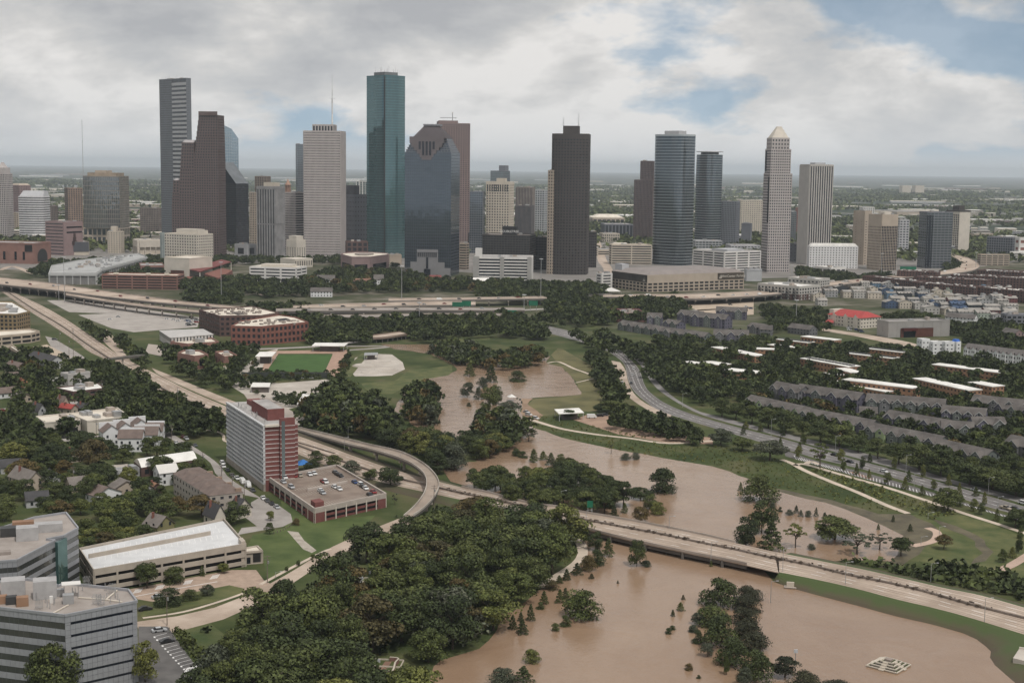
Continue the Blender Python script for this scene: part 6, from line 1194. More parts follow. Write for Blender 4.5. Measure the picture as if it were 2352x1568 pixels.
p = g('K', 585, 850, 23.5); m = MB(); m.box((p.x, p.y, 27.0), 5.2, 3.4, .25, .32); m.build('white_canopy', W_WHITE, r)
for dx in (-2, 2): mast(r, 'canopy_post', p + Vector((dx, 0, 0)), 23.1, 27, .1, .1)
for i in range(26): p = g('K', rnd.uniform(280, 1000), rnd.uniform(800, 960), 23.5); mast(r, 'vent_pipe', p, 23.1, 23.1 + rnd.uniform(.6, 2.6), .12, .12)
for A_, B_ in (((640, 870), (870, 885)), ((870, 885), (960, 810)), ((430, 1000), (560, 930)), ((860, 885), (1000, 905))): wallline('duct', [g('K', *A_, 23.2), g('K', *B_, 23.2)], .35, .3, ROOFT, r)
for x, y in ((320, 960), (790, 920), (920, 830), (830, 930), (710, 770)):
 p = g('K', x, y, 23.2); m = MB(); [m.tube((p.x + dx, p.y + dy, 23.1), (p.x + dx, p.y + dy, 26), .06, .06, 4) for dx in (-.8, 0, .8) for dy in (-.6, .6)]; [m.beam((p.x - .9, p.y + dy, zz_), (p.x + .9, p.y + dy, zz_), .08, .08) for dy in (-.6, .6) for zz_ in (23.8, 24.8, 25.8)]; m.build('antenna_frame', METAL, r)
P0 = g('K', 655, 800); zo = zat(P0, q('K', 0, 297)[1])
r, fpo2 = office('office_building', 'second silver panelled office with a green glass corner behind the near one', 'K', '-260,590 140,560 452,398 380,388 520,362 640,297 540,170 280,210 -260,380', zo, 'front', 6, 0)
gi = min(range(len(fpo2)), key=lambda i: abs(proj((fpo2[i].x, fpo2[i].y, zo))[0] - q('K', 452, 0)[0]) + abs(proj((fpo2[i].x, fpo2[i].y, zo))[1] - q('K', 0, 398)[1]));
gp = g('K', 452, 400, zo); gq = g('K', 528, 362, zo); gp.z = gq.z = 0; band(r, 'glass_corner', gp, gq, 0, 1, 0, zo - .5, .9, glass('green_corner_glass', (.08, .16, .15), .06, .6, .04))
rooftop(r, 'K', ((225, 380, 7, 5, 4.4, PLT, 'plant_room'), (400, 310, 9, 4.5, 2.8, PLT, 'plant_room'), (80, 350, 6, 4, 3, DARKM, 'cooling_unit'), (190, 280, 7, 3, 2.2, MATS['rusty_cooler'], 'cooling_unit'), (20, 500, 5, 3, 1, ROOFB, 'roof_unit')), zo)
# --- houses and low buildings on the left
def house3(k, xL, yL, xP, yP, xR, yR, eave, ridge, wallm, roofm, label, axis=0, name='house'):
 L, P, R_ = g(k, xL, yL), g(k, xP, yP), g(k, xR, yR); t = (P - L); d2 = Vector((-t.y, t.x, 0)).normalized(); R2 = P + d2 * max(5, min(22, along(P, d2, q(k, xR, 0)[0]))); fp = [L, P, R2, L + R2 - P]; FOOT.append([(p.x, p.y) for p in fp]); r = root(name, cen(fp), label, 'house'); gable(r, fp, eave, ridge, wallm, roofm, .5, axis=axis)
 m = MB(); c = lerp(cen(fp), fp[0], .35); m.box((c.x, c.y, eave), .9, .9, ridge - eave + 1); m.build('chimney', W_BRICK, r); return r
SH1 = mat('charcoal_shingle', (.06, .058, .06), .9, .15, .3); SH2 = mat('brown_shingle', (.15, .115, .10), .9, .15, .3); SH3 = mat('grey_brown_shingle', (.17, .15, .135), .9, .15, .3); SH4 = mat('orange_shingle', (.26, .115, .06), .9, .15, .3)
OLIVE = mat('olive_siding', (.22, .20, .10), .85); GSID = mat('pale_grey_siding', (.38, .38, .38), .85)
for a in (('E', 235, 1500, 440, 1550, 590, 1520, 5, 9, GSID, SH1, 'big grey house with a charcoal hip roof beside the highway'), ('I', 150, 560, 215, 600, 285, 575, 5, 8, W_TAN, SH4, 'small house with an orange roof among left trees'), ('I', 40, 400, 150, 425, 265, 410, 5, 8, W_TAN, SH2, 'brown roofed house under trees at far left'), ('I', 80, 1440, 250, 1500, 400, 1440, 6, 10, W_TAN, SH3, 'tan house with steep grey brown gables at the left edge'),
   ('K', 1175, 350, 1290, 380, 1430, 330, 4.5, 8, OLIVE, SH3, 'olive cottage with a grey gable roof behind the beige garage'), ('K', 1670, 250, 1760, 285, 1850, 250, 4, 8.5, W_CREAM, SH1, 'white cottage with a steep charcoal gable'), ('J', 215, 1330, 290, 1350, 420, 1300, 4, 8, W_CREAM, SH1, 'dark roofed cottage hidden by trees near the cul de sac'), ('I', 275, 800, 345, 820, 405, 795, 5, 8.5, GSID, SH1, 'grey gabled house left of the long white building'), ('I', 500, 745, 560, 755, 605, 740, 5, 9, W_TAN, SH2, 'brown gabled house behind the long white building'), ('I', 530, 770, 640, 785, 700, 760, 4, 6, W_TAN, mat('red_metal_roof', (.33, .06, .05), .6), 'house with a bright red metal roof'), ('I', 680, 770, 760, 780, 815, 755, 4, 6.5, GSID, SH1, 'low house with a dark grey roof right of the red one'), ('I', 1320, 1475, 1360, 1490, 1395, 1475, 3, 4.6, W_BRICKD, mat('rust_roof', (.30, .17, .11), .8), 'tiny shed with a rusty striped roof'), ('I', 580, 1190, 640, 1210, 710, 1190, 3.6, 6, W_TAN, SH1, 'dark cottage with a white porch among trees'), ('I', 1240, 1490, 1290, 1505, 1330, 1490, 3, 4.5, GSID, SH3, 'small grey garden shed')):
 house3(*a)
for i, (x, y, lb) in enumerate(((95, 1290, 'grey bungalow under the trees at the left edge'), (190, 660, 'low tan bungalow left of the carport wing'), (60, 620, 'brown roofed bungalow at the far left'), (450, 1400, 'grey roofed bungalow behind the tan gabled house'), (720, 1450, 'long low bungalow in the left grove'), (930, 1540, 'dark roofed bungalow behind the beige garage'), (330, 1590, 'tan bungalow left of the garage corner'), (1110, 1480, 'charcoal roofed bungalow near the rusty shed'), (120, 480, 'pale bungalow above the orange roofed house'), (420, 450, 'white bungalow left of the green roofed shed'))):
 P = g('I', x, y); r = root('bungalow', P, lb, 'house', 'bungalows of the left neighbourhood'); gable(r, housebox(P, 9 + i % 3 * 2, 8, .4 + .2 * (i % 3)), 3.4, 6.2, (GSID, W_TAN, W_CUBE)[i % 3], (SH1, SH3, SH2)[i % 3], .5, axis=i % 2)
# white gabled townhouses
for i, (x, y, w, rz_, lb) in enumerate(((985, 1030, 9, .5, 'leftmost white gabled townhouse'), (1110, 1005, 9, .5, 'white gabled townhouse second from left'), (1250, 975, 9, .5, 'white gabled townhouse at the back of the cluster'), (1180, 1085, 12, .1, 'nearest white townhouse with a brown roof'), (1310, 1055, 13, .1, 'wide white townhouse with a long brown roof'), (1390, 1020, 9, .1, 'rightmost white townhouse of the cluster'))):
 P = g('I', x, y + 10); r = root('townhouse', P, lb, 'townhouse', 'white gabled townhouses on the left'); fp = housebox(P, w, 10, rz_); gable(r, fp, 7.2, 10.6, W_CUBE, SH2, .4, axis=int(i < 3))
 q5 = [lerp(fp[0], fp[3], .9), lerp(fp[1], fp[2], .9), fp[2], fp[3]]; solid(r, 'parapet_wall', q5, 0, 10.9, W_CUBE)
r, fp, h = block('I', 548, 612, 810, 530, 428, 1.8, 'white_cube', 'windowless white rendered cube building by the side street', 'building', mat('dirty_white', (.46, .44, .42), .85, .08), MATS['dirty_white'], fl=30, bay=30, sp=.04, pr=.02, out=.1, roof=ROOFG, units=3)
r, fp = polyb('I', '497,542 655,578 937,545 880,500', 5.5, 'low_white_office', 'low office with a bright white flat roof behind the roadside trees', 'office', W_BRICKD, GL_DARK, fl=3, bay=5, sp=.5, pr=.3, roof=ROOFW, units=4, parapet=.6)
r, fp, h = block('I', 440, 470, 555, 525, 475, 1.2, 'green_roof_shed', 'pale shed with a dark green roof beside the white cube', 'shed', MATS['dirty_white'], MATS['dirty_white'], fl=30, bay=30, sp=.04, pr=.02, roof=mat('green_roofing', (.06, .12, .08), .8), units=0)
r, fp = polyb('I', '622,775 782,842 1162,802 1050,722', 7, 'long_white_building', 'long cream building with a stained white roof and rooftop units', 'building', W_CREAM, W_CREAM, fl=30, bay=30, sp=.04, pr=.02, out=.15, roof=ROOFT, units=7, parapet=.7)
r, fp = polyb('I', '322,800 400,856 720,832 640,772', 6.4, 'long_white_building', 'cream wing with an open car port under its left end', 'building', W_CREAM, W_CREAM, fl=30, bay=30, sp=.04, pr=.02, out=.15, roof=ROOFT, units=2, parapet=.7)
fe = max(range(4), key=lambda i: (fp[(i + 1) % 4] - fp[i]).x); band(r, 'carport_opening', fp[fe], fp[(fe + 1) % 4], .04, .92, 0, 2.9, .25, DARK)
# arched roof brick hall
fp = [g('I', 1203, 1280), g('I', 1268, 1338), g('I', 1770, 1262)]; fp.append(fp[0] + fp[2] - fp[1]); FOOT.append([(p.x, p.y) for p in fp]); h = zat(fp[1], q('I', 0, 1252)[1]); r = root('barrel_roofed_hall', cen(fp), 'red brick hall with a white barrel roof', 'hall')
solid(r, 'wall', fp, 0, h, W_BRICKD); m = MB(); NA = 10
arc = [(lerp(fp[1], fp[0], j / NA), lerp(fp[2], fp[3], j / NA), h + 2.6 * math.sin(math.pi * j / NA)) for j in range(NA + 1)]
for (a, b, z0), (c, d, z1) in zip(arc, arc[1:]): m.quad((a.x, a.y, z0), (b.x, b.y, z0), (d.x, d.y, z1), (c.x, c.y, z1))
m.build('barrel_roof', ROOFW, r); m = MB(); m.poly([(a.x, a.y, z0) for a, b, z0 in arc]); m.poly([(b.x, b.y, z0) for a, b, z0 in arc]); m.build('gable_wall', W_CREAM, r)
for j in range(6): band(r, 'window', fp[1], fp[2], .06 + j * .155, .13 + j * .155, 1.2, h - 1.2, .08, GL_DARK)
r, fp, h = block('I', 1010, 1060, 1258, 1350, 1300, 1.6, 'grey_annex', 'flat grey annex left of the barrel roofed brick hall', 'building', GSID, GL_DARK, fl=3, bay=5, sp=.5, pr=.4, roof=ROOFG, units=2)
P = g('I', 1490, 1395); r = root('white_house', P, 'narrow white house with white gable roofs beside the brown townhouses', 'house'); gable(r, housebox(P, 9, 8, .6), 6, 9, W_CUBE, W_WHITE)
# brown roofed townhouse row, stepping down the street
a, b = g('I', 1640, 1500), g('K', 2000, 120);
TB = mat('beige_stucco', (.38, .34, .30), .85, .06)
P0, P1 = g('I', 1560, 1490), g('K', 1720, 205)
t = (P1 - P0).normalized(); n = Vector((-t.y, t.x, 0)); LL = (P1 - P0).length; WD = along(P1, n, q('K', 1990, 0)[0]); WD = max(14, min(WD, 20))
for i in range(4):
 p, p2 = P0 + t * (LL * i / 4), P0 + t * (LL * (i + 1) / 4 - .1); fp = [p, p2, p2 + n * WD, p + n * WD]; FOOT.append([(x.x, x.y) for x in fp])
 r = root('townhouse', cen(fp), ('rearmost', 'second rearmost', 'third rearmost', 'nearest')[i] + ' beige townhouse of the brown hip roofed row', 'townhouse', 'brown roofed townhouses'); hh = 9.4 - i * .15
 tower('', '', '', fp, hh, TB, GL_DARK, r=r, fl=3.1, bay=3.4, sp=.6, pr=.6, out=.15, top=False, parapet=0); c = scaled(fp, 1.06); solid(r, 'roof', c, hh, hh + 2.6, SH2, sub(fp, .3, .7, .3, .75)); solid(r, 'stair_parapet', sub(fp, .86, .98, .8, .98), hh, hh + 1.7, mat('tan_brickwork', (.28, .2, .15), .9))
# buildings by the upper highway
r, fp = polyb('E', '-80,1055 150,1060 265,1035 110,950 -80,945', 17, 'apartment_block', 'ochre apartment block with a white roof at the left edge', 'apartments', mat('ochre_brick', (.24, .175, .10), .9, .1), GL_DARK, fl=3.3, bay=4, sp=.35, pr=.4, out=.4, roof=ROOFW, units=9, parapet=.9)
r, fp = polyb('E', '-80,1265 280,1232 355,1215 280,1195 -80,1215', 7, 'low_garage', 'low open fronted parking deck with a pale roof', 'garage', W_TAN, DARK, fl=3.2, bay=8, sp=.4, pr=.15, roof=ROOFT, units=0)
r, fp = polyb('E', '-80,1370 110,1340 185,1390 160,1400 90,1355 -80,1395', 5, 'walkway_roof', 'white L shaped walkway roof at the left edge', 'canopy', W_TAN, DARK, fl=20, bay=6, sp=.0, pr=.12, cap=1, roof=ROOFW, units=0)
r, fp = polyb('E', '1787,1020 1970,1075 2345,1070 2500,1045 2260,988', 17, 'brick_office', 'dark red brick office with a cream roof around a square light well', 'office', W_BRICKD, GL_DARK, fl=4.1, bay=4.6, sp=.5, pr=.45, out=.35, roof=ROOFT, units=0, parapet=.9)
part(r, 'light_well', DARK, lambda m: m.poly([(*g('E', x, y, 17).to_2d(), 17.05) for x, y in ((2060, 1035), (2130, 1062), (2200, 1055), (2150, 1028))]))
for i in range(44): p = g('E', rnd.uniform(1850, 2350), rnd.uniform(1005, 1060), 17); m = MB(); m.box((p.x, p.y, 17.02), rnd.uniform(1.5, 3), rnd.uniform(1.5, 3), rnd.uniform(.8, 1.8), rnd.random()); m.build('roof_unit', ROOFB, r)
r, fp = polyb('F', '-130,1165 140,1170 560,1130 440,1085 300,1065 -40,1120', 15, 'brick_office', 'red brick office with tall windows and a cream roof, nearer one of the pair', 'office', W_BRICK, GL_DARK, fl=4.6, bay=4.4, sp=.42, pr=.42, out=.4, roof=ROOFT, units=0, parapet=.9)
part(r, 'light_well', DARK, lambda m: m.poly([(*g('F', x, y, 15).to_2d(), 15.05) for x, y in ((260, 1098), (300, 1112), (410, 1105), (360, 1088))]))
for i in range(30): p = g('F', rnd.uniform(-60, 480), rnd.uniform(1110, 1150), 15); m = MB(); m.box((p.x, p.y, 15.02), rnd.uniform(1.5, 3), rnd.uniform(1.5, 3), rnd.uniform(.8, 1.8), rnd.random()); m.build('roof_unit', ROOFB, r)
fp = roofcorners('E', '1430,1200 1530,1265 1915,1235 1820,1185', 8); r = root('warehouse', cen(fp), 'white warehouse with a shallow ribbed metal roof', 'warehouse'); solid(r, 'wall', fp, 0, 8, MATS['dirty_white']); solid(r, 'roof', scaled(fp, 1.02), 8, 9.6, mat('ribbed_metal', (.46, .44, .42), .5, .08, .2), scaled(fp, .5))
part(r, 'rib_panel', GL_DARK, lambda m: [lattice(m, fp[i], fp[(i + 1) % 4], 4.5, 7.6, fl=60, bay=3, sp=0, pr=.35, out=.1, pout=.1) for i in range(4)])
r, fp = polyb('E', '1530,1310 1680,1330 1960,1310 1900,1275 1600,1290', 4.5, 'low_brick_shop', 'low brick shop with a pale roof in front of the warehouse', 'shop', W_ROSE, GL_DARK, fl=4, bay=6, sp=.5, pr=.4, roof=ROOFT, units=2)
r, fp = polyb('E', '1595,1412 1740,1440 1865,1425 1790,1388 1650,1385', 9, 'brick_office', 'brown brick office with an angled cream roof by the footbridge', 'office', W_ROSE, GL_DARK, fl=9, bay=9, sp=.5, pr=.7, roof=ROOFT, units=1)
r, fp = polyb('E', '1930,1400 2010,1445 2125,1432 2040,1388', 9, 'brick_office', 'smaller brown brick office right of the angled one', 'office', W_ROSE, GL_DARK, fl=9, bay=9, sp=.5, pr=.7, roof=ROOFT, units=2)
r, fp = polyb('E', '1928,1495 2010,1548 2070,1538 1990,1488', 3, 'carport', 'white carport roof beside the brown brick offices', 'carport', METAL, DARK, fl=20, bay=5, sp=0, pr=.06, cap=.3, roof=ROOFT, units=0, parapet=0)
# park pavilions
def pavilion(k, s, z, label, rm=ROOFW, wallf=.55):
 fp = roofcorners(k, s, z); r = root('pavilion', cen(fp), label, 'pavilion'); m = MB(); m.prism(fp, z - .4, z, True, None, True); m.build('roof', rm, r); [mast(r, 'post', c, 0, z - .4, .16, .16, W_GREYL) for c in scaled(fp, .94)]; solid(r, 'service_core', scaled(fp, wallf), 0, z - .4, mat('core_brown', (.12, .10, .09), .8)); return r
pavilion('F', '592,1335 885,1338 918,1310 620,1308', 5, 'long white roofed park pavilion above the turf field'); pavilion('F', '85,1430 235,1430 275,1388 125,1390', 6, 'pale roofed stage pavilion at the corner of the turf field'); pavilion('F', '1060,1420 1185,1415 1185,1396 1065,1398', 4, 'small grey roofed shelter above the skate plaza', METAL)
pavilion('M', '930,545 970,585 1198,575 1150,532', 4.5, 'white roofed water works pavilion beside the flooded lawn'); pavilion('J', '825,315 930,322 975,235 880,222', 4.2, 'long white roofed shed in the yard behind the apartment slab', W_WHITE); pavilion('J', '410,160 580,160 590,125 430,122', 4, 'low pale roofed store by the park plaza', ROOFW, .9)
m_ = g('M', 548, 468); r = root('event_tent', m_, 'small white peaked tent at the water edge', 'tent'); c4 = rect(m_, 5, 5, .3); solid(r, 'canopy', c4, 2.4, 4, W_WHITE, scaled(c4, .1)); [mast(r, 'post', p, 0, 2.4, .06, .06) for p in c4]
for x, y, lb in ((985, 605, 'left'), (1070, 612, 'right')):
 m_ = g('G', x, y); r = root('event_tent', m_, 'white marquee tent on the car park below the garage, ' + lb + ' one', 'tent'); c4 = rect(m_, 22, 14, .1); solid(r, 'canopy', c4, 3.2, 7, W_WHITE, scaled(c4, .12)); [mast(r, 'post', p, 0, 3.2, .15, .15) for p in c4]
# turf field fence wall, skate bowls
r = root('terrace_wall', g('V', 690, 864), 'dark retaining wall along the near side of the turf field', 'wall'); wallline('wall', [g('V', 556, 868), g('V', 640, 868), g('V', 760, 868)], 1, 4, mat('dark_wall', (.05, .055, .05), .9), r)
r = root('skate_bowl', g('V', 860, 838), 'pale concrete skate bowls with curved rims', 'skatepark')
for (x, y), w, d in (((840, 840), 20, 26), ((870, 832), 22, 22), ((885, 850), 18, 18), ((850, 856), 14, 12)):
 c = g('V', x, y); o = ring(c, w / 2, 20); m = MB(); [m.quad((a.x, a.y, .1), (b.x, b.y, .1), (*lerp(b, c, .15).to_2d(), .9), (*lerp(a, c, .15).to_2d(), .9)) for a, b in zip(o, o[1:] + o[:1])]; [m.quad((*lerp(a, c, .15).to_2d(), .9), (*lerp(b, c, .15).to_2d(), .9), (*lerp(b, c, .4).to_2d(), .12), (*lerp(a, c, .4).to_2d(), .12)) for a, b in zip(o, o[1:] + o[:1])]; m.poly([(*lerp(a, c, .4).to_2d(), .12) for a in o]); m.build('bowl', CONC_L, r)
# stepped memorial standing in the flood
c = g('O', 1240, 1430); r = root('stepped_memorial', c, 'stepped granite pyramid memorial standing out of the floodwater', 'memorial'); MG = mat('memorial_granite', (.27, .22, .19), .8, .12, .6)
ax = (g('O', 1335, 1490) - g('O', 1075, 1425)); rzm = math.atan2(ax.y, ax.x); Wm = 9.6
for i, (w, z0, z1) in enumerate(((1.0, 0, .3), (.80, .3, .75), (.60, .75, 1.25), (.40, 1.25, 1.75), (.2, 1.75, 2.4))):
 f = rect(c, Wm * w, Wm * w, rzm); solid(r, 'terrace', f, z0 - .02, z1, MG)
 if i < 4: part(r, 'planting', GRASSD, lambda m: m.poly([(p.x, p.y, z1 + .02) for p in rect(c, Wm * w * .96, Wm * w * .96, rzm)])); [wallline('kerb', [Vector((*f[j].to_2d(), z1)), Vector((*f[(j + 1) % 4].to_2d(), z1))], .35, .3, W_TANL, r) for j in range(4)]
 t_ = math.cos(rzm), math.sin(rzm)
for j in range(4):
 a_ = rzm + j * math.pi / 2; m = MB(); d_ = Vector((math.cos(a_), math.sin(a_), 0)); [m.box((*(c + d_ * (Wm / 2 * (1.02 - .2 * s_))).to_2d(), .2), 1.0, 1.6, .25 + .48 * s_, a_) for s_ in range(4)]; m.build('stair', W_TANL, r)
# plinth sign on the bank and picnic slab at right edge
c = g('O', 435, 770, .8); r = root('stone_sign', c, 'small stone marker on the bank under the highway', 'marker'); m = MB(); m.box((c.x, c.y, .4), 2.6, .8, 1.8, -.2); m.build('stone', W_TANL, r); m = MB(); m.box((c.x, c.y, .3), 4.2, 2.6, .25, -.2); m.build('base', CONC, r)
c = g('O', 2330, 1330, 0); r = root('bench_terrace', c, 'pale paved terrace with a low wall at the lower right edge', 'terrace'); f = [Vector((*g('O', x, y, 2.6).to_2d(), 0)) for x, y in ((2260, 1360), (2420, 1400), (2420, 1300), (2310, 1285))]; solid(r, 'paving', f, .3, 2.6, CONC_L); wallline('low_wall', [Vector((*f[2].to_2d(), 2.6)), Vector((*f[3].to_2d(), 2.6))], .4, .6, W_CREAM, r)
# ------------------------------------------------------------------ trees
def leaf_mat(name, c1, c2, c3):
 m = bpy.data.materials.new(name); m.use_nodes = True; nt = m.node_tree; N = nt.nodes; Lk = nt.links; b = N['Principled BSDF']
 b.inputs['Roughness'].default_value = .7; b.inputs['Specular IOR Level'].default_value = .25
 geo = N.new('ShaderNodeNewGeometry'); oi = N.new('ShaderNodeObjectInfo')
 n = N.new('ShaderNodeTexNoise'); n.inputs['Scale'].default_value = .05; n.inputs['Detail'].default_value = 3; Lk.new(geo.outputs['Position'], n.inputs['Vector'])
 ad = N.new('ShaderNodeMath'); ad.operation = 'MULTIPLY_ADD'; Lk.new(oi.outputs['Random'], ad.inputs[0]); ad.inputs[1].default_value = .55; Lk.new(n.outputs[0], ad.inputs[2])
 r = N.new('ShaderNodeValToRGB'); Lk.new(ad.outputs[0], r.inputs[0]); e = r.color_ramp.elements
 e[0].position = .40; e[0].color = (*c1, 1); e[1].position = 1.0; e[1].color = (*c3, 1); k = e.new(.72); k.color = (*c2, 1)
 hs = N.new('ShaderNodeHueSaturation'); Lk.new(r.outputs[0], hs.inputs['Color'])
 mr = N.new('ShaderNodeMapRange'); Lk.new(geo.outputs['Random Per Island'], mr.inputs[0]); mr.inputs[3].default_value = .45; mr.inputs[4].default_value = 1.8; Lk.new(mr.outputs[0], hs.inputs['Value'])
 Lk.new(hs.outputs[0], b.inputs['Base Color']); return m
LEAF = leaf_mat('oak_leaves', (.022, .031, .011), (.038, .050, .016), (.068, .080, .023))
LEAFL = leaf_mat('light_leaves', (.044, .058, .016), (.068, .082, .022), (.112, .116, .03))
LEAFR = leaf_mat('russet_leaves', (.045, .042, .018), (.065, .052, .02), (.09, .066, .024))
LEAFG = leaf_mat('grey_green_leaves', (.042, .05, .03), (.058, .066, .041), (.075, .08, .053))
LEAFP = leaf_mat('plum_dark_leaves', (.02, .024, .012), (.03, .032, .017), (.04, .04, .02))
BARK = mat('bark', (.075, .058, .045), .95, .2, 2.0)
def quads_mesh(name, P, Nn, size, rng, material):
 """one leaf spray (a kinked quad) at each point"""
 n = len(P); up = rng.normal(size=(n, 3)); a = np.cross(Nn, up); a /= np.linalg.norm(a, axis=1)[:, None] + 1e-9; b = np.cross(Nn, a)
 s = size * rng.uniform(.55, 1.35, (n, 1)); s2 = s * rng.uniform(.55, 1.0, (n, 1)); bend = Nn * s * rng.uniform(-.45, .25, (n, 1))
 V = np.stack([P - a * s - b * s2 * .6, P + a * s * .7 - b * s2, P + a * s + b * s2 * .7 + bend, P - a * s * .6 + b * s2], 1).reshape(-1, 3)
 me = bpy.data.meshes.new(name); me.vertices.add(n * 4); me.vertices.foreach_set('co', V.ravel().astype(np.float32)); me.loops.add(n * 4); me.loops.foreach_set('vertex_index', np.arange(n * 4, dtype=np.int32))
 me.polygons.add(n); me.polygons.foreach_set('loop_start', np.arange(0, n * 4, 4, dtype=np.int32)); me.update(calc_edges=True); me.materials.append(material); return me
def crown_points(kind, n, rng):
 """points and outward normals of a crown in a unit box: radius .5, height 1"""
 P, Nn = [], []
 def lobe(c, r, k, flat=1.0):
  d = rng.normal(size=(k, 3)); d /= np.linalg.norm(d, axis=1)[:, None]; d[:, 2] = np.where(d[:, 2] < -.35, -d[:, 2], d[:, 2])
  rr = r * rng.uniform(.72, 1.08, (k, 1)); P.append(np.array(c) + d * rr * [1, 1, flat]); nn = d + rng.normal(size=(k, 3)) * .45; Nn.append(nn / np.linalg.norm(nn, axis=1)[:, None])
 if kind in ('oak', 'bush', 'dome', 'tall'):
  lo, hi = {'oak': (.30, .93), 'bush': (-.02, .86), 'dome': (.05, .85), 'tall': (.16, .95)}[kind]; nl = {'oak': 26, 'bush': 26, 'dome': 26, 'tall': 24}[kind]
  for i in range(nl):
   z = rng.uniform(0, 1); w = {'oak': math.sin(math.pi * (.22 + .70 * z)), 'bush': math.sin(math.pi * (.30 + .62 * z)), 'dome': math.sqrt(max(0, 1 - z ** 2)), 'tall': math.sin(math.pi * (.2 + .68 * z))}[kind]
   a = i * 2.4 + rng.uniform(-.5, .5); rad = .37 * w * math.sqrt(rng.uniform(.25, 1.1)); r = rng.uniform(.115, .20) * (.75 + .35 * w) * {'oak': 1.08, 'bush': 1.5, 'dome': 1.5}.get(kind, 1.2)
   lobe((rad * math.cos(a), rad * math.sin(a), lo + (hi - lo) * z - .03), r, n // nl, .62 if kind == 'oak' else .75)
 elif kind == 'cone':
  nl = 30
  for i in range(nl):
   z = i / nl; w = (1 - z) ** .8 * .40 + .03; a = i * 2.4; rad = w * rng.uniform(.5, .95); lobe((rad * math.cos(a), rad * math.sin(a), .04 + .9 * z), .06 + .11 * (1 - z), n // nl, .6)
 elif kind == 'sparse':
  for i in range(16): a = i * 2.4; z = rng.uniform(.35, .95); rad = .42 * math.sqrt(rng.uniform(.1, 1)) * math.sin(math.pi * (.2 + .65 * (z - .35) / .6)); lobe((rad * math.cos(a), rad * math.sin(a), z), rng.uniform(.06, .11), n // 16, .7)
 P = np.concatenate(P); Nn = np.concatenate(Nn); return P, Nn
def trunk_mesh(kind, rng):
 m = MB(); th = {'oak': .42, 'bush': .25, 'dome': .3, 'tall': .45, 'cone': .9, 'sparse': .5}[kind]; r0 = {'oak': .030, 'bush': .018, 'dome': .02, 'tall': .022, 'cone': .022, 'sparse': .028}[kind]
 m.tube((0, 0, -.02), (.01, 0, th * .6), r0, r0 * .8, 7); m.tube((.01, 0, th * .6), (0, .015, th), r0 * .8, r0 * .6, 7)
 if kind != 'cone':
  for i in range(7 if kind != 'sparse' else 13):
   a = i * 2.4; rad = rng.uniform(.18, .36); z = rng.uniform(.5, .82); mid = (rad * .45 * math.cos(a), rad * .45 * math.sin(a), th + (z - th) * .55); m.tube((0, 0, th * rng.uniform(.7, 1)), mid, r0 * .55, r0 * .35, 5); m.tube(mid, (rad * math.cos(a), rad * math.sin(a), z), r0 * .35, r0 * .1, 5)
 me = bpy.data.meshes.new('trunk'); me.from_pydata([tuple(v) for v in m.v], [], m.f); me.materials.append(BARK); return me
PROTO = {}
def proto(kind, lm, lod=0):
 key = (kind, lm.name)
 if key not in PROTO:
  out = []
  for s in range({'oak': 5, 'tall': 3}.get(kind, 3)):
   rng = np.random.default_rng(sum(map(ord, kind + lm.name)) * 31 + s * 17 + 5); n, sz = {'oak': (5200, .0205), 'bush': (4200, .023), 'dome': (4600, .021), 'tall': (4200, .021), 'cone': (2600, .023), 'sparse': (1600, .02)}[kind]
   P, Nn = crown_points(kind, n, rng); out.append((quads_mesh('crown', P, Nn, sz, rng, lm), trunk_mesh(kind, rng)))
  PROTO[key] = out
 return PROTO[key]
NT = [0]
def tree(p, h, w, kind, lm, name, label, cat='tree', group=None, sink=0.0):
 cr, tr = rnd.choice(proto(kind, lm)); NT[0] += 1
 r = bpy.data.objects.new(name, None); COL.objects.link(r); r.location = (p[0], p[1], (p[2] if len(p) > 2 else 0) - sink * h); r.scale = (w, w * rnd.uniform(.85, 1.15), h); r.rotation_euler = (0, 0, rnd.uniform(0, 6.28)); tag(r, label, cat, group)
 meshobj('trunk', tr, r); meshobj('crown', cr, r); return r
def T(k, x, yb, yt, wpx, kind, lm, name, label, sink=0.0, cat='tree', group=None):
 """a single tree from its foot, its top and its width in the survey frame"""
 p = g(k, x, yb); h = max(1.0, zat(p, q(k, x, yt)[1])); w = 1.15 * wpx * CR[k][2] / 2350 * .9408 / F0 * (Vector((p.x, p.y, -CAMH))).length
 return tree(p, h / (1 - sink), w, kind, lm, name, label, cat, group, sink)
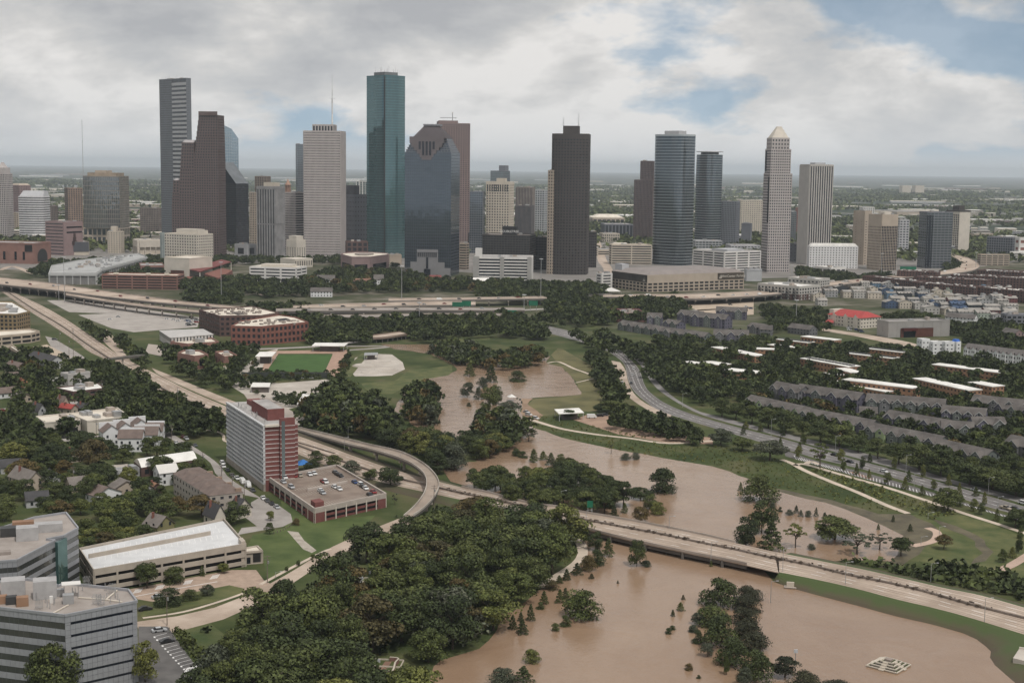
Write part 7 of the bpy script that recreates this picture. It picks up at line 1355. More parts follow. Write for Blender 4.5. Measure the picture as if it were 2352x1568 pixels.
# --- trees standing in or beside the flood, one by one
for a in (
 ('M', 172, 250, 118, 115, 'cone', LEAF, 'cypress_tree', 'leftmost dark cypress standing in the upper flood basin'), ('M', 362, 305, 140, 120, 'cone', LEAF, 'cypress_tree', 'tall dark cypress in the middle of the upper flood basin'), ('M', 602, 295, 200, 135, 'bush', LEAF, 'flooded_tree', 'lone round tree with a clear reflection in the upper basin', .1),
 ('M', 150, 438, 305, 120, 'tall', LEAFG, 'flooded_tree', 'thin grey green tree left of the two tall cypresses', .1), ('M', 250, 455, 340, 110, 'cone', LEAFG, 'flooded_tree', 'small grey green tree in open water beside the leaning cypress'), ('M', 290, 350, 250, 90, 'bush', LEAFG, 'flooded_shrub', 'pale shrub at the foot of the tall mid basin cypress'), ('M', 345, 575, 340, 150, 'tall', LEAF, 'flooded_tree', 'tall olive tree at the mouth of the lower river, left trunk', .05), ('M', 410, 500, 335, 110, 'tall', LEAF, 'flooded_tree', 'tall olive tree at the mouth of the lower river, right trunk', .05), ('M', 520, 610, 470, 180, 'oak', LEAFG, 'flooded_tree', 'sparse broad tree beside the white tent'), ('M', 612, 600, 440, 70, 'sparse', LEAFG, 'flooded_tree', 'thin bare topped tree right of the white tent'), ('M', 165, 520, 485, 40, 'bush', LEAF, 'flooded_shrub', 'tiny round shrub alone in brown water below the basin'),
 ('M', 280, 690, 570, 180, 'bush', LEAFR, 'flooded_tree', 'olive brown round tree at the water edge below the basin'), ('M', 700, 835, 715, 170, 'sparse', LEAFG, 'flooded_tree', 'grey half bare tree drooping into the river bend'), ('M', 1440, 945, 810, 70, 'sparse', LEAFL, 'young_tree', 'slender yellow green sapling standing in the river'), ('M', 1570, 1000, 935, 90, 'bush', LEAFG, 'flooded_shrub', 'low pale bush in the river, left one of two'), ('M', 1660, 995, 925, 75, 'bush', LEAFG, 'flooded_shrub', 'low pale bush in the river, right one of two'),
 ('M', 590, 965, 895, 80, 'bush', LEAF, 'flooded_shrub', 'leftmost shrub of the line crossing the river'), ('M', 650, 980, 920, 80, 'bush', LEAF, 'flooded_shrub', 'second shrub of the line crossing the river'), ('M', 745, 1020, 895, 110, 'cone', LEAFL, 'flooded_tree', 'tallest pointed tree of the line crossing the river'), ('M', 830, 1000, 915, 90, 'cone', LEAFL, 'flooded_tree', 'second pointed tree of the line crossing the river'), ('M', 900, 1045, 930, 110, 'cone', LEAF, 'flooded_tree', 'third pointed tree of the line crossing the river'), ('M', 985, 1045, 945, 90, 'tall', LEAF, 'flooded_tree', 'thin dark tree near the end of the river line'), ('M', 1050, 1050, 975, 90, 'bush', LEAFR, 'flooded_shrub', 'brown shrub ending the line across the river'), ('M', 270, 990, 925, 80, 'bush', LEAFR, 'flooded_shrub', 'brownish shrub in the left backwater'),
 ('M', 1905, 1295, 1055, 220, 'bush', LEAF, 'flooded_tree', 'big dense oval tree alone in the river', .08), ('M', 1700, 1350, 1235, 200, 'oak', LEAF, 'flooded_tree', 'broad dark tree left of the lone oval tree', .1), ('M', 1790, 1440, 1310, 120, 'tall', LEAF, 'flooded_tree', 'leafy tree below the lone oval tree', .1), ('M', 1860, 1490, 1370, 120, 'bush', LEAFL, 'flooded_shrub', 'round light shrub below the lone oval tree', .1), ('M', 1560, 1475, 1380, 70, 'cone', LEAFL, 'flooded_shrub', 'small pointed shrub beside the highway flood'), ('M', 1465, 1510, 1390, 80, 'cone', LEAF, 'flooded_shrub', 'dark pointed shrub on the highway verge'), ('M', 1705, 1560, 1420, 140, 'tall', LEAFR, 'flooded_tree', 'brownish tree against the far bridge rail', .05),
 ('N', 1190, 610, 390, 130, 'tall', LEAF, 'flooded_tree', 'slender tree close against the near bridge edge', .05), ('N', 1265, 610, 560, 80, 'bush', LEAF, 'flooded_shrub', 'low bush at the foot of the slender bridge tree'), ('N', 955, 530, 370, 100, 'cone', LEAF, 'flooded_tree', 'dark cone tree rightmost of the bridge end thicket'), ('N', 850, 480, 330, 130, 'tall', LEAF, 'flooded_tree', 'dark tree in the bridge end thicket'), ('N', 750, 430, 270, 110, 'tall', LEAF, 'flooded_tree', 'tallest tree of the bridge end thicket'), ('N', 860, 600, 470, 120, 'bush', LEAF, 'flooded_tree', 'low dense tree in front of the bridge end thicket'), ('N', 790, 640, 520, 130, 'bush', LEAFR, 'flooded_tree', 'brownish low tree beside the curved path'), ('N', 700, 680, 575, 90, 'cone', LEAF, 'cypress_tree', 'dark conifer at the curved path bend'), ('N', 820, 712, 665, 55, 'cone', LEAFR, 'flooded_shrub', 'small brown conifer in open water off the path'), ('N', 1035, 752, 722, 26, 'cone', LEAFR, 'flooded_shrub', 'tiny brown conifer top far out in the flood'),
 ('N', 615, 725, 625, 75, 'cone', LEAF, 'cypress_tree', 'dark conifer at the end of the curved path'), ('N', 555, 750, 680, 70, 'cone', LEAF, 'cypress_tree', 'dark conifer just below the curved path'), ('N', 490, 800, 720, 110, 'bush', LEAFR, 'flooded_shrub', 'brown shrub at the water end of the path'), ('N', 430, 920, 805, 80, 'cone', LEAF, 'cypress_tree', 'pointed conifer off the cemetery wood edge'), ('N', 400, 960, 905, 60, 'bush', LEAF, 'flooded_shrub', 'small bush below the pointed conifer'), ('N', 560, 910, 790, 80, 'cone', LEAF, 'cypress_tree', 'conifer left of the broad pale flooded tree'), ('N', 605, 880, 780, 70, 'cone', LEAF, 'cypress_tree', 'conifer touching the broad pale flooded tree'),
 ('N', 740, 1030, 790, 310, 'bush', LEAFL, 'flooded_tree', 'broad pale green tree with bare twigs, alone in the flood', .12), ('N', 605, 1100, 1010, 80, 'bush', LEAF, 'flooded_shrub', 'dark bush at the foot of the broad pale tree'), ('N', 525, 1140, 1070, 65, 'bush', LEAF, 'flooded_shrub', 'small bush left of the broad pale tree'), ('N', 320, 1060, 910, 75, 'cone', LEAF, 'cypress_tree', 'tallest of the small conifers off the wood'), ('N', 250, 1165, 1040, 110, 'cone', LEAF, 'cypress_tree', 'wide small conifer in front of the others off the wood'), ('N', 172, 1130, 1000, 80, 'cone', LEAF, 'cypress_tree', 'leftmost small conifer off the wood'), ('N', 240, 1060, 980, 60, 'cone', LEAF, 'cypress_tree', 'rear small conifer off the wood'), ('N', 330, 1400, 1285, 125, 'bush', LEAFL, 'flooded_shrub', 'round yellow green bush low in the flood'), ('N', 260, 1560, 1420, 160, 'cone', LEAF, 'cypress_tree', 'spiky dark conifer at the bottom of the view'), ('N', 90, 1580, 1430, 200, 'bush', LEAFG, 'flooded_shrub', 'pale thicket at the bottom left of the flood'),
 ('N', 1570, 885, 840, 38, 'cone', LEAFR, 'flooded_shrub', 'highest of the four tiny bushes in mid flood'), ('N', 1548, 975, 900, 72, 'cone', LEAFL, 'flooded_shrub', 'largest of the tiny bushes in mid flood'), ('N', 1485, 1020, 960, 42, 'cone', LEAF, 'flooded_shrub', 'third tiny bush in mid flood'), ('N', 1450, 1162, 1112, 52, 'bush', LEAF, 'flooded_shrub', 'low tiny bush in mid flood, left of a pair'), ('N', 1484, 1130, 1092, 42, 'bush', LEAF, 'flooded_shrub', 'low tiny bush in mid flood, right of a pair'), ('N', 1615, 1460, 1400, 62, 'bush', LEAFR, 'flooded_shrub', 'tiny brown bush near the bottom of the flood'), ('N', 1697, 1528, 1500, 32, 'bush', LEAF, 'flooded_shrub', 'lowest tiny bush at the bottom of the flood'), ('N', 1798, 615, 560, 32, 'cone', LEAFL, 'flooded_shrub', 'tiny bush wrapped round a bridge lamp'),
 ('N', 1875, 930, 700, 260, 'bush', LEAF, 'flooded_tree', 'topmost big round tree of the flooded grove', .1), ('N', 1800, 1090, 930, 230, 'bush', LEAF, 'flooded_tree', 'second round tree of the flooded grove', .1), ('N', 1880, 1270, 1000, 270, 'bush', LEAF, 'flooded_tree', 'largest round tree of the flooded grove', .1), ('N', 1975, 1420, 1180, 235, 'bush', LEAF, 'flooded_tree', 'lowest left round tree of the flooded grove', .1), ('N', 1690, 1090, 990, 110, 'tall', LEAFG, 'flooded_shrub', 'thin grey shrub on the left fringe of the grove'), ('N', 1650, 1150, 1085, 70, 'bush', LEAFG, 'flooded_shrub', 'low shrub on the left fringe of the grove'), ('N', 1690, 1240, 1130, 80, 'bush', LEAF, 'flooded_shrub', 'dark shrub on the left fringe of the grove'), ('N', 1770, 1350, 1240, 100, 'tall', LEAFG, 'flooded_shrub', 'straggly shrub below the largest grove tree'), ('N', 1925, 1500, 1350, 55, 'tall', LEAFL, 'young_tree', 'slim light sapling below the grove'),
 ('N', 2105, 880, 765, 190, 'dome', LEAFP, 'dome_tree', 'topmost dark domed tree of the row in the flood', .15), ('N', 2095, 975, 840, 195, 'dome', LEAFP, 'dome_tree', 'second dark domed tree of the row in the flood', .15), ('N', 2075, 1080, 930, 200, 'dome', LEAFP, 'dome_tree', 'third dark domed tree of the row in the flood', .15), ('N', 2095, 1195, 1045, 205, 'dome', LEAFP, 'dome_tree', 'fourth dark domed tree of the row in the flood', .15), ('N', 2145, 1310, 1140, 215, 'dome', LEAFP, 'dome_tree', 'fifth dark domed tree of the row in the flood', .15), ('N', 2170, 1540, 1285, 230, 'bush', LEAF, 'flooded_tree', 'dark tree at the foot of the domed row', .1), ('O', 390, 1520, 1345, 210, 'oak', LEAFP, 'dome_tree', 'small dark tree on a visible trunk beside a light pole'), ('O', 560, 1640, 1465, 270, 'dome', LEAFP, 'dome_tree', 'dark domed tree cut by the bottom edge, left one'), ('O', 810, 1680, 1530, 230, 'dome', LEAFP, 'dome_tree', 'dark domed tree cut by the bottom edge, right one'), ('O', 60, 1590, 1440, 120, 'tall', LEAFG, 'flooded_shrub', 'straggly shrub at the bottom under the grove'),
 ('P', 355, 1000, 800, 230, 'bush', LEAF, 'flooded_tree', 'dark drooping tree at the right bank water edge'), ('P', 370, 1240, 990, 190, 'tall', LEAF, 'flooded_tree', 'tall dark tree rearmost of the bridge clump', .05), ('P', 250, 1340, 1130, 170, 'tall', LEAF, 'flooded_tree', 'left dark tree of the bridge clump', .05), ('P', 440, 1370, 1140, 190, 'cone', LEAF, 'cypress_tree', 'dense cone tree of the bridge clump'), ('P', 625, 1350, 1165, 170, 'sparse', LEAFL, 'flooded_tree', 'open feathery cypress right of the bridge clump'), ('P', 920, 1290, 1105, 300, 'oak', LEAF, 'flooded_tree', 'big spreading oak at the flood end', .12), ('P', 1090, 1400, 1240, 240, 'sparse', LEAFG, 'flooded_tree', 'grey half bare tree in front of the spreading oak'), ('P', 1260, 1360, 1235, 180, 'sparse', LEAFG, 'flooded_tree', 'grey sparse tree right of the half bare one'), ('P', 1420, 1410, 1262, 150, 'oak', LEAF, 'oak_tree', 'small dark oak on a bare trunk at the flood tip'), ('P', 1745, 1360, 1245, 110, 'oak', LEAFR, 'oak_tree', 'small round tree alone on the muddy lawn'),
 ('P', 510, 1080, 1040, 28, 'bush', LEAF, 'flooded_shrub', 'first of the small shrubs lined in the flood tip'), ('P', 580, 1105, 1058, 50, 'bush', LEAFG, 'flooded_shrub', 'second of the small shrubs lined in the flood tip'), ('P', 630, 1090, 1025, 45, 'cone', LEAFG, 'flooded_shrub', 'third of the small shrubs lined in the flood tip'), ('P', 665, 1115, 1060, 45, 'cone', LEAFG, 'flooded_shrub', 'fourth of the small shrubs lined in the flood tip'), ('P', 720, 1115, 1065, 50, 'bush', LEAFG, 'flooded_shrub', 'fifth of the small shrubs lined in the flood tip'), ('P', 780, 1115, 1040, 42, 'cone', LEAFG, 'flooded_shrub', 'rightmost of the small shrubs lined in the flood tip'), ('P', 745, 1365, 1315, 50, 'bush', LEAFG, 'flooded_shrub', 'round shrub near the feathery cypress'), ('P', 845, 1130, 1080, 50, 'cone', LEAFG, 'flooded_shrub', 'shrub just left of the spreading oak'), ('P', 210, 920, 850, 40, 'cone', LEAF, 'flooded_shrub', 'small conifer left of the drooping bank tree'), ('P', 450, 1050, 1005, 55, 'bush', LEAFG, 'flooded_shrub', 'reedy shrub right of the drooping bank tree'), ('P', 1250, 1215, 1165, 30, 'cone', LEAF, 'flooded_shrub', 'single shrub on the mud edge'), ('P', 1362, 1155, 1100, 32, 'cone', LEAF, 'young_tree', 'sapling on the mud above the flood tip'), ('P', 1490, 1225, 1165, 40, 'cone', LEAF, 'young_tree', 'sapling on the mud right of the flood tip'), ('P', 430, 690, 530, 240, 'oak', LEAFG, 'oak_tree', 'large grey green oak beside the parkway curb'), ('P', 225, 620, 515, 170, 'oak', LEAF, 'oak_tree', 'dark oak left of the large grey green one'), ('P', 60, 580, 450, 180, 'oak', LEAFG, 'oak_tree', 'pale oak at the start of the parkway path'), ('P', 810, 750, 560, 170, 'sparse', LEAFL, 'oak_tree', 'yellow green thin crowned tree beside the parkway bays')):
 T(*a)
for i, (x, y, yt, w) in enumerate(((70, 365, 215, 150), (175, 385, 240, 150), (295, 415, 270, 150), (420, 450, 290, 180), (550, 485, 310, 210), (680, 510, 375, 120), (812, 555, 390, 190), (955, 590, 420, 240), (1098, 630, 500, 150), (1245, 675, 520, 170), (1402, 720, 545, 200), (1560, 765, 565, 270), (1720, 810, 600, 250), (1940, 875, 680, 270), (2115, 910, 740, 260), (2290, 960, 760, 280))):
 T('P', x, y, yt, w, 'oak', LEAF, 'street_oak', ('first', 'second', 'third', 'fourth', 'fifth', 'sixth', 'seventh', 'eighth', 'ninth', 'tenth', 'eleventh', 'twelfth', 'thirteenth', 'fourteenth', 'fifteenth', 'sixteenth')[i] + ' oak from the left in the row before the terraces', group='oaks along the parkway terraces')
YG = 'young trees planted along the parkway'
for i, (x, y) in enumerate(((230, 500), (250, 460), (360, 470), (525, 520), (510, 590), (685, 570), (655, 620), (985, 780), (1085, 800), (1130, 755), (1180, 825), (965, 705), (1185, 705), (1370, 760), (1480, 850), (1315, 870), (1450, 910), (1585, 830), (1580, 955), (1668, 910), (1780, 880), (1720, 990), (1860, 960), (1870, 1040), (1985, 960), (1970, 1075), (2050, 1020), (2030, 1100), (2145, 1150), (2270, 1160), (2330, 1195), (645, 675), (2320, 1280), (2310, 1390), (2260, 1425), (2190, 1460))):
 p = g('P', x, y); lt = i % 3 != 0; pos = 'left half' if x < 1000 else 'middle' if x < 1700 else 'right part'; tree(p, rnd.uniform(4.5, 7), rnd.uniform(3, 4.4), 'tall' if i % 2 else 'cone', LEAFL if lt else LEAF, 'young_tree', ('pale young tree on the parkway verge, ' if lt else 'dark young tree on the parkway verge, ') + pos, group=YG)
for k, x, yb, yt, w, kd, lm, lb in (('J', 1000, 850, 732, 130, 'oak', LEAF, 'round street tree right of the apartment slab'), ('J', 1150, 880, 770, 150, 'oak', LEAF, 'second street tree right of the apartment slab'), ('J', 960, 930, 815, 130, 'oak', LEAF, 'street tree beside the blue tent'), ('J', 1310, 960, 820, 170, 'oak', LEAFG, 'greyish tree behind the garage roof corner'), ('J', 1485, 1005, 885, 120, 'oak', LEAF, 'slim trunked tree between ramp and garage'), ('J', 1665, 1055, 870, 220, 'oak', LEAF, 'largest oak inside the flyover loop'), ('J', 185, 530, 470, 50, 'oak', LEAF, 'small round tree left of the apartment slab'), ('J', 580, 1480, 1375, 75, 'oak', LEAF, 'small tree on the lawn by the bollards'), ('J', 820, 1400, 1335, 60, 'bush', LEAFR, 'reddish shrub at the corner of the brick garage'), ('J', 590, 1360, 1270, 80, 'oak', LEAFL, 'light little tree by the cul de sac'), ('J', 1705, 1220, 1115, 60, 'sparse', LEAFG, 'thin young tree at the ramp foot'),
 ('K', 1205, 790, 565, 180, 'oak', LEAF, 'largest of three trees before the beige garage'), ('K', 1430, 750, 600, 150, 'bush', LEAF, 'middle round tree before the beige garage'), ('K', 1655, 690, 600, 60, 'cone', LEAF, 'small conical tree before the beige garage'), ('K', 1835, 665, 580, 100, 'oak', LEAFL, 'light flat crowned tree before the beige garage'), ('K', 480, 1700, 1250, 300, 'tall', LEAF, 'tall dark tree in front of the near silver office'), ('K', 340, 1690, 1290, 220, 'tall', LEAF, 'left half of the dark tree before the silver office'), ('K', 1190, 1560, 1225, 220, 'tall', LEAFL, 'upright tree at the right corner of the silver office'), ('K', 1380, 920, 790, 210, 'bush', LEAF, 'broad shrubby tree in the street median'), ('K', 1560, 880, 800, 130, 'bush', LEAF, 'low shrub in the street median'), ('K', 1700, 850, 760, 110, 'oak', LEAFG, 'small open tree in the street median'), ('L', 330, 1140, 720, 330, 'oak', LEAF, 'tall open oak with a bare trunk in front of the cemetery'), ('L', 430, 605, 560, 30, 'tall', LEAF, 'first tiny street tree along the side street'), ('L', 335, 650, 610, 30, 'tall', LEAF, 'second tiny street tree along the side street'), ('L', 545, 560, 510, 30, 'tall', LEAF, 'third tiny street tree along the side street'), ('I', 830, 1310, 985, 260, 'oak', LEAFR, 'large russet tree on a lawn among the left houses'), ('G', 470, 1210, 1120, 65, 'oak', LEAF, 'small tree at the corner of the flooded lawn'), ('M', 845, 105, 20, 70, 'oak', LEAF, 'thin tree standing in water by the lawn corner'), ('M', 1060, 635, 545, 130, 'oak', LEAF, 'round tree before the water works pavilion'), ('M', 1335, 570, 490, 110, 'oak', LEAF, 'tree on the dry lawn right of the pavilion'), ('M', 1460, 575, 450, 220, 'oak', LEAF, 'spreading tree above the gravel car park')):
 T(k, x, yb, yt, w, kd, lm, 'oak_tree' if kd == 'oak' else 'garden_tree', lb)
# --- woods and groves: scattered by ground, nearest ones single trees, the far mass as one
def inpoly(px, py, poly):
 c = np.zeros(len(px), bool); n = len(poly); j = n - 1
 for i in range(n):
  xi, yi = poly[i]; xj, yj = poly[j]
  if abs(yj - yi) > 1e-9: c ^= ((yi > py) != (yj > py)) & (px < (xj - xi) * (py - yi) / (yj - yi) + xi)
  j = i
 return c
def scatter(poly, d, seed, keep_water=False, pad=3.0, clear=0.0):
 rng = np.random.default_rng(seed); A_ = np.array(poly); lo = A_.min(0); hi = A_.max(0)
 nx, ny = int((hi[0] - lo[0]) / d) + 1, int((hi[1] - lo[1]) / d) + 1
 gx, gy = np.meshgrid(np.arange(nx), np.arange(ny)); gx = (lo[0] + (gx + .5 * (gy % 2)) * d).ravel(); gy = (lo[1] + gy * d).ravel()
 gx = gx + rng.uniform(-.42, .42, len(gx)) * d; gy = gy + rng.uniform(-.42, .42, len(gy)) * d
 ok = inpoly(gx, gy, poly); gx, gy = gx[ok], gy[ok]; bad = np.zeros(len(gx), bool)
 for f in FOOT:
  c = np.mean(np.array(f), 0); ff = [tuple(c + (np.array(p) - c) * (1 + pad / max(4, np.linalg.norm(np.array(p) - c)))) for p in f]; bad |= inpoly(gx, gy, ff)
 for f in ROADS: bad |= inpoly(gx, gy, f)
 if clear:
  L_ = np.hypot(gx, gy); sel = rng.random(len(gx)) < clear
  for dd in (9, 20, 32, 45):
   hx, hy = gx * (1 + dd / L_), gy * (1 + dd / L_)
   for f in FOOT: bad |= sel & inpoly(hx, hy, f)
 if not keep_water: bad |= inpoly(gx, gy, WPOLY)
 return np.stack([gx[~bad], gy[~bad]], 1)
ZONES = [  # label phrase, polygon in the survey frame, spacing, height range, stays out of water, mix
 ('cemetery wood', '830,1225 880,1205 960,1200 1080,1155 1200,1175 1300,1185 1315,1245 1285,1300 1225,1350 1165,1395 1140,1445 1120,1485 1010,1520 975,1570 940,1680 430,1680 470,1450 560,1415 690,1350 775,1300 790,1262', 11.2, (9, 18), False, 'wood'),
 ('wood on the left river bank', '690,945 720,905 770,882 850,912 880,915 888,950 932,985 1025,1010 1072,1045 1050,1062 1008,1068 985,1040 900,1003 800,980 700,970', 8.5, (9, 15), True, 'wood'),
 ('flooded thicket in the basin', '930,900 985,880 1000,905 990,960 945,955', 8, (9, 13), True, 'wood'), ('flooded thicket beyond the basin', '1110,945 1160,935 1205,960 1232,990 1180,1008 1100,1045 1055,1005', 8.5, (7, 11), True, 'wood'),
 ('grove on the highway verge', '1060,1085 1130,1078 1200,1090 1280,1062 1340,1075 1410,1110 1440,1140 1400,1163 1310,1160 1160,1133 1060,1108', 8.5, (8, 12), True, 'oak'),
 ('leafy left neighbourhood', '0,800 80,790 190,830 240,880 300,950 330,1000 420,1015 505,1085 560,1160 540,1195 430,1200 300,1235 200,1262 185,1185 0,1180', 11.5, (6.5, 11.5), False, 'street'),
 ('roadside belt by the upper highway', '190,822 250,828 340,880 420,920 515,968 520,992 470,985 380,985 300,955 255,905 205,860', 7.5, (8, 12), False, 'oak'), ('trees inside the highway junction', '170,735 260,760 310,790 345,835 372,862 330,868 290,830 230,785 180,757', 9, (7, 11), False, 'oak'), ('trees around the brown brick offices', '380,800 480,790 560,815 570,850 520,885 450,880 400,850', 11, (8, 12), False, 'oak'),
 ('wooded heritage park', '540,640 700,638 790,612 920,625 1090,645 1215,650 1225,662 1000,660 880,662 700,670 600,674 560,664', 12.5, (8, 14), False, 'street'), ('park below the white office', '420,650 540,640 560,690 470,700 430,690', 13, (9, 13), False, 'oak'), ('trees between the elevated roads', '560,700 720,700 730,720 720,745 640,720', 13, (9, 13), True, 'oak'), ('trees below the elevated roads', '700,725 860,735 1000,722 1190,720 1300,735 1240,770 1150,760 1000,765 985,775 880,752 850,775 725,790 690,760', 10.5, (8, 13), False, 'oak'), ('trees along the park street', '480,785 560,795 620,790 720,800 640,803 600,800 560,820 500,800', 9, (6, 9), False, 'oak'),
 ('young park trees round the turf field', '545,880 575,835 612,806 640,800 800,800 812,812 790,868 770,860 760,868 640,870 600,905 720,905 700,935 600,915', 6.5, (3, 5.5), False, 'street'), ('flooded trees near the creek bridge', '985,795 1040,780 1110,800 1150,815 1210,800 1250,800 1250,820 1180,840 1090,830 1010,815', 9, (7, 11), True, 'wood'), ('trees beside the hotel and garage', '1085,640 1220,650 1280,650 1380,650 1400,665 1240,690 1100,680', 11, (8, 13), False, 'oak'), ('roadside belt under the big garage', '1240,672 1420,690 1560,672 1570,712 1460,735 1330,740 1260,710', 10, (8, 13), False, 'oak'), ('trees along the far parkway', '1260,735 1320,745 1400,770 1490,800 1520,830 1640,850 1640,890 1560,900 1490,860 1420,805 1320,770', 9.5, (8, 12), False, 'oak'), ('belt between lawn and parkway', '1350,800 1385,812 1420,860 1425,915 1405,925 1380,880 1365,840', 7.5, (7, 11), False, 'oak'),
 ('grove above the gravel path', '1405,945 1440,935 1500,950 1560,975 1625,1000 1618,1012 1480,985 1410,968', 7.5, (6, 10), False, 'oak'), ('leafy garden apartment quarter', '1500,770 1700,760 1900,790 2010,790 2100,800 2352,830 2420,1000 2200,950 1990,930 1850,905 1740,905 1600,920 1530,870', 10.8, (6, 10.5), False, 'oak'), ('trees between the terraces', '1700,905 1850,905 2000,935 2420,960 2420,1160 2250,1100 2100,1030 1900,985 1700,930', 10, (5, 8.5), False, 'street'), ('trees near the red roofed hotel', '1750,700 1905,715 1905,760 1770,755', 12, (8, 12), False, 'oak'), ('trees behind the white cubes', '2030,725 2130,715 2160,740 2080,745', 9, (7, 10), False, 'oak'), ('trees on the right skyline streets', '2170,745 2352,735 2352,810 2290,800 2230,785', 11, (8, 12), False, 'oak'), ('trees at the foot of the downtown towers', '330,590 600,590 850,590 930,612 820,600 700,600 560,600 480,620 540,640 430,655 200,650 60,625 120,600', 14, (8, 12), False, 'oak'), ('trees before the white hotel', '1830,615 1960,632 2050,628 1990,650 1840,640', 13, (8, 12), False, 'oak'), ('trees by the freeway ramp', '2180,595 2240,605 2200,620 2160,625', 14, (8, 11), False, 'oak'), ('garden trees by the silver offices', '185,1190 240,1230 330,1215 420,1225 330,1260 200,1300', 11, (7, 11), False, 'street'), ('edge of the parkway wood', '2080,1130 2352,1180 2352,1215 2250,1150', 11, (8, 12), False, 'oak') ]
cand = []
for zi, (lb, s, d, hr, kw, mix) in enumerate(ZONES):
 vs_ = [tuple(map(float, t.split(','))) for t in s.split()]; cu, cv = (sum(t[i] for t in vs_) / len(vs_) for i in (0, 1)); kz = .6 * sum(hr) / 2 * F0 / GV(cu, cv).length
 s = ' '.join(f'{a:.0f},{b + kz * min(1, 1 if b > cv else 1):.0f}' for a, b in vs_); poly = [(p.x, p.y) for p in pts('V', s)]   # the outline marks the crowns; the feet stand that much lower in the view
 for x, y in scatter(poly, d, 100 + zi, kw, 3.0, 0 if 'wood' in mix else 0 if 'terraces' in lb else .4 if 'left neigh' in lb else .74):
  h = rnd.uniform(*hr); w = min(h * rnd.uniform(.85, 1.45), d * 1.8); u = rnd.random()
  kind, lm, sp = 'oak', LEAF, 'dark oak'
  if mix == 'wood':
   if u < .25: kind, lm, sp = 'tall', LEAF, 'dark upright tree'
   elif u < .46: kind, lm, sp = ('tall' if u < .35 else 'oak'), LEAFL, 'light green tree'
   elif u < .55: kind, lm, sp = 'bush', LEAFG, 'grey green bushy tree'
   elif u < .66: lm, sp = LEAFR, 'olive brown tree'
  elif mix == 'street':
   if u < .16: lm, sp = LEAFL, 'light green tree'
   elif u < .24: lm, sp = LEAFR, 'russet tree'
   elif u < .4: kind, sp = 'tall', 'dark upright tree'
  elif u < .08: lm, sp = LEAFL, 'light green tree'
  uu, vv = proj((x, y, 0)); us = [float(t.split(',')[0]) for t in s.split()]; vs = [float(t.split(',')[1]) for t in s.split()]; fu = (uu - min(us)) / (max(us) - min(us)); fv = (vv - min(vs)) / (max(vs) - min(vs)); sz_ = 'tall ' if h > hr[0] + .66 * (hr[1] - hr[0]) else 'low ' if h < hr[0] + .33 * (hr[1] - hr[0]) else ''; cand.append((math.hypot(x, y), x, y, h, w, kind, lm, sz_ + sp + ', ' + ('back', 'mid', 'front')[min(2, max(0, int(fv * 3)))] + ' ' + ('far left', 'left', 'centre', 'right', 'far right')[min(4, max(0, int(fu * 5)))] + ' of the ' + lb, lb))
cand.sort(key=lambda c: c[0])
NEAR = 300
for d, x, y, h, w, kind, lm, lb, grp in cand[:NEAR]: tree((x, y, 0), h, w, kind, lm, {'oak': 'oak_tree', 'tall': 'upright_tree', 'bush': 'bushy_tree'}[kind], lb, group='trees of the ' + grp)
def mass(name, rows, label, n=290, sz=.071):
 by = {}
 for d, x, y, h, w, kind, lm, *_ in rows: by.setdefault(lm.name, []).append((x, y, h, w, kind))
 first = None
 for ln, L in by.items():
  rng = np.random.default_rng(9); base = [crown_points(kd, n, rng) for kd in ('oak', 'oak', 'oak', 'tall', 'tall', 'bush')]
  PP, NN, SS = [], [], []
  for x, y, h, w, kind in L:
   P, Nn = base[{'oak': rng.integers(0, 3), 'tall': rng.integers(3, 5), 'bush': 5}[kind]]; a = rng.uniform(0, 6.28); ca, sa = math.cos(a), math.sin(a); X = P[:, 0] * ca - P[:, 1] * sa; Y = P[:, 0] * sa + P[:, 1] * ca
   PP.append(np.stack([x + X * w, y + Y * w, P[:, 2] * h], 1)); NN.append(Nn); SS.append(np.full((len(P), 1), w * sz))
  P = np.concatenate(PP); me = quads_mesh(name, P, np.concatenate(NN), np.concatenate(SS), rng, MATS.get(ln) or bpy.data.materials[ln]); o = meshobj(name, me, first)
  if first is None: first = tag(o, label, 'trees', None, 'stuff')
mass('distant_trees', cand[NEAR:], 'distant mass of dark green trees filling streets and parks')
print('TREES', len(cand), NT[0])
# --- undergrowth on the banks
def under(name, label, zones, lm, d, hr):
 PP, NN, SS = [], [], []; rng = np.random.default_rng(4)
 for k, s in zones:
  for x, y in scatter([(p.x, p.y) for p in pts(k, s)], d, 77, False, 0):
   n = 16; h = rng.uniform(*hr); w = h * rng.uniform(.9, 1.6); P = rng.normal(size=(n, 3)) * [.3, .3, .22] + [0, 0, .45]; P[:, 2] = np.abs(P[:, 2]); PP.append(P * [w, w, h] + [x, y, 0]); q_ = rng.normal(size=(n, 3)) + [0, 0, .8]; NN.append(q_ / np.linalg.norm(q_, axis=1)[:, None]); SS.append(np.full((n, 1), .26 * h))
 rng2 = np.random.default_rng(3); o = meshobj(name, quads_mesh(name, np.concatenate(PP), np.concatenate(NN), np.concatenate(SS), rng2, lm)); tag(o, label, 'undergrowth', None, 'stuff')
under('undergrowth', 'rough dark undergrowth covering the right river bank', (('M', '720,660 900,720 1300,790 1700,830 1960,865 2350,900 2350,1035 2000,995 1600,925 1200,845 780,715'), ('P', '20,590 300,620 540,700 700,790 900,870 1300,1040 1450,1095 1250,1085 900,985 700,940 470,890 300,820 0,730'), ('M', '800,610 1000,640 1400,720 1800,790 2050,830 1600,795 1000,705 820,650')), LEAFL, 3.6, (.4, 1.2))
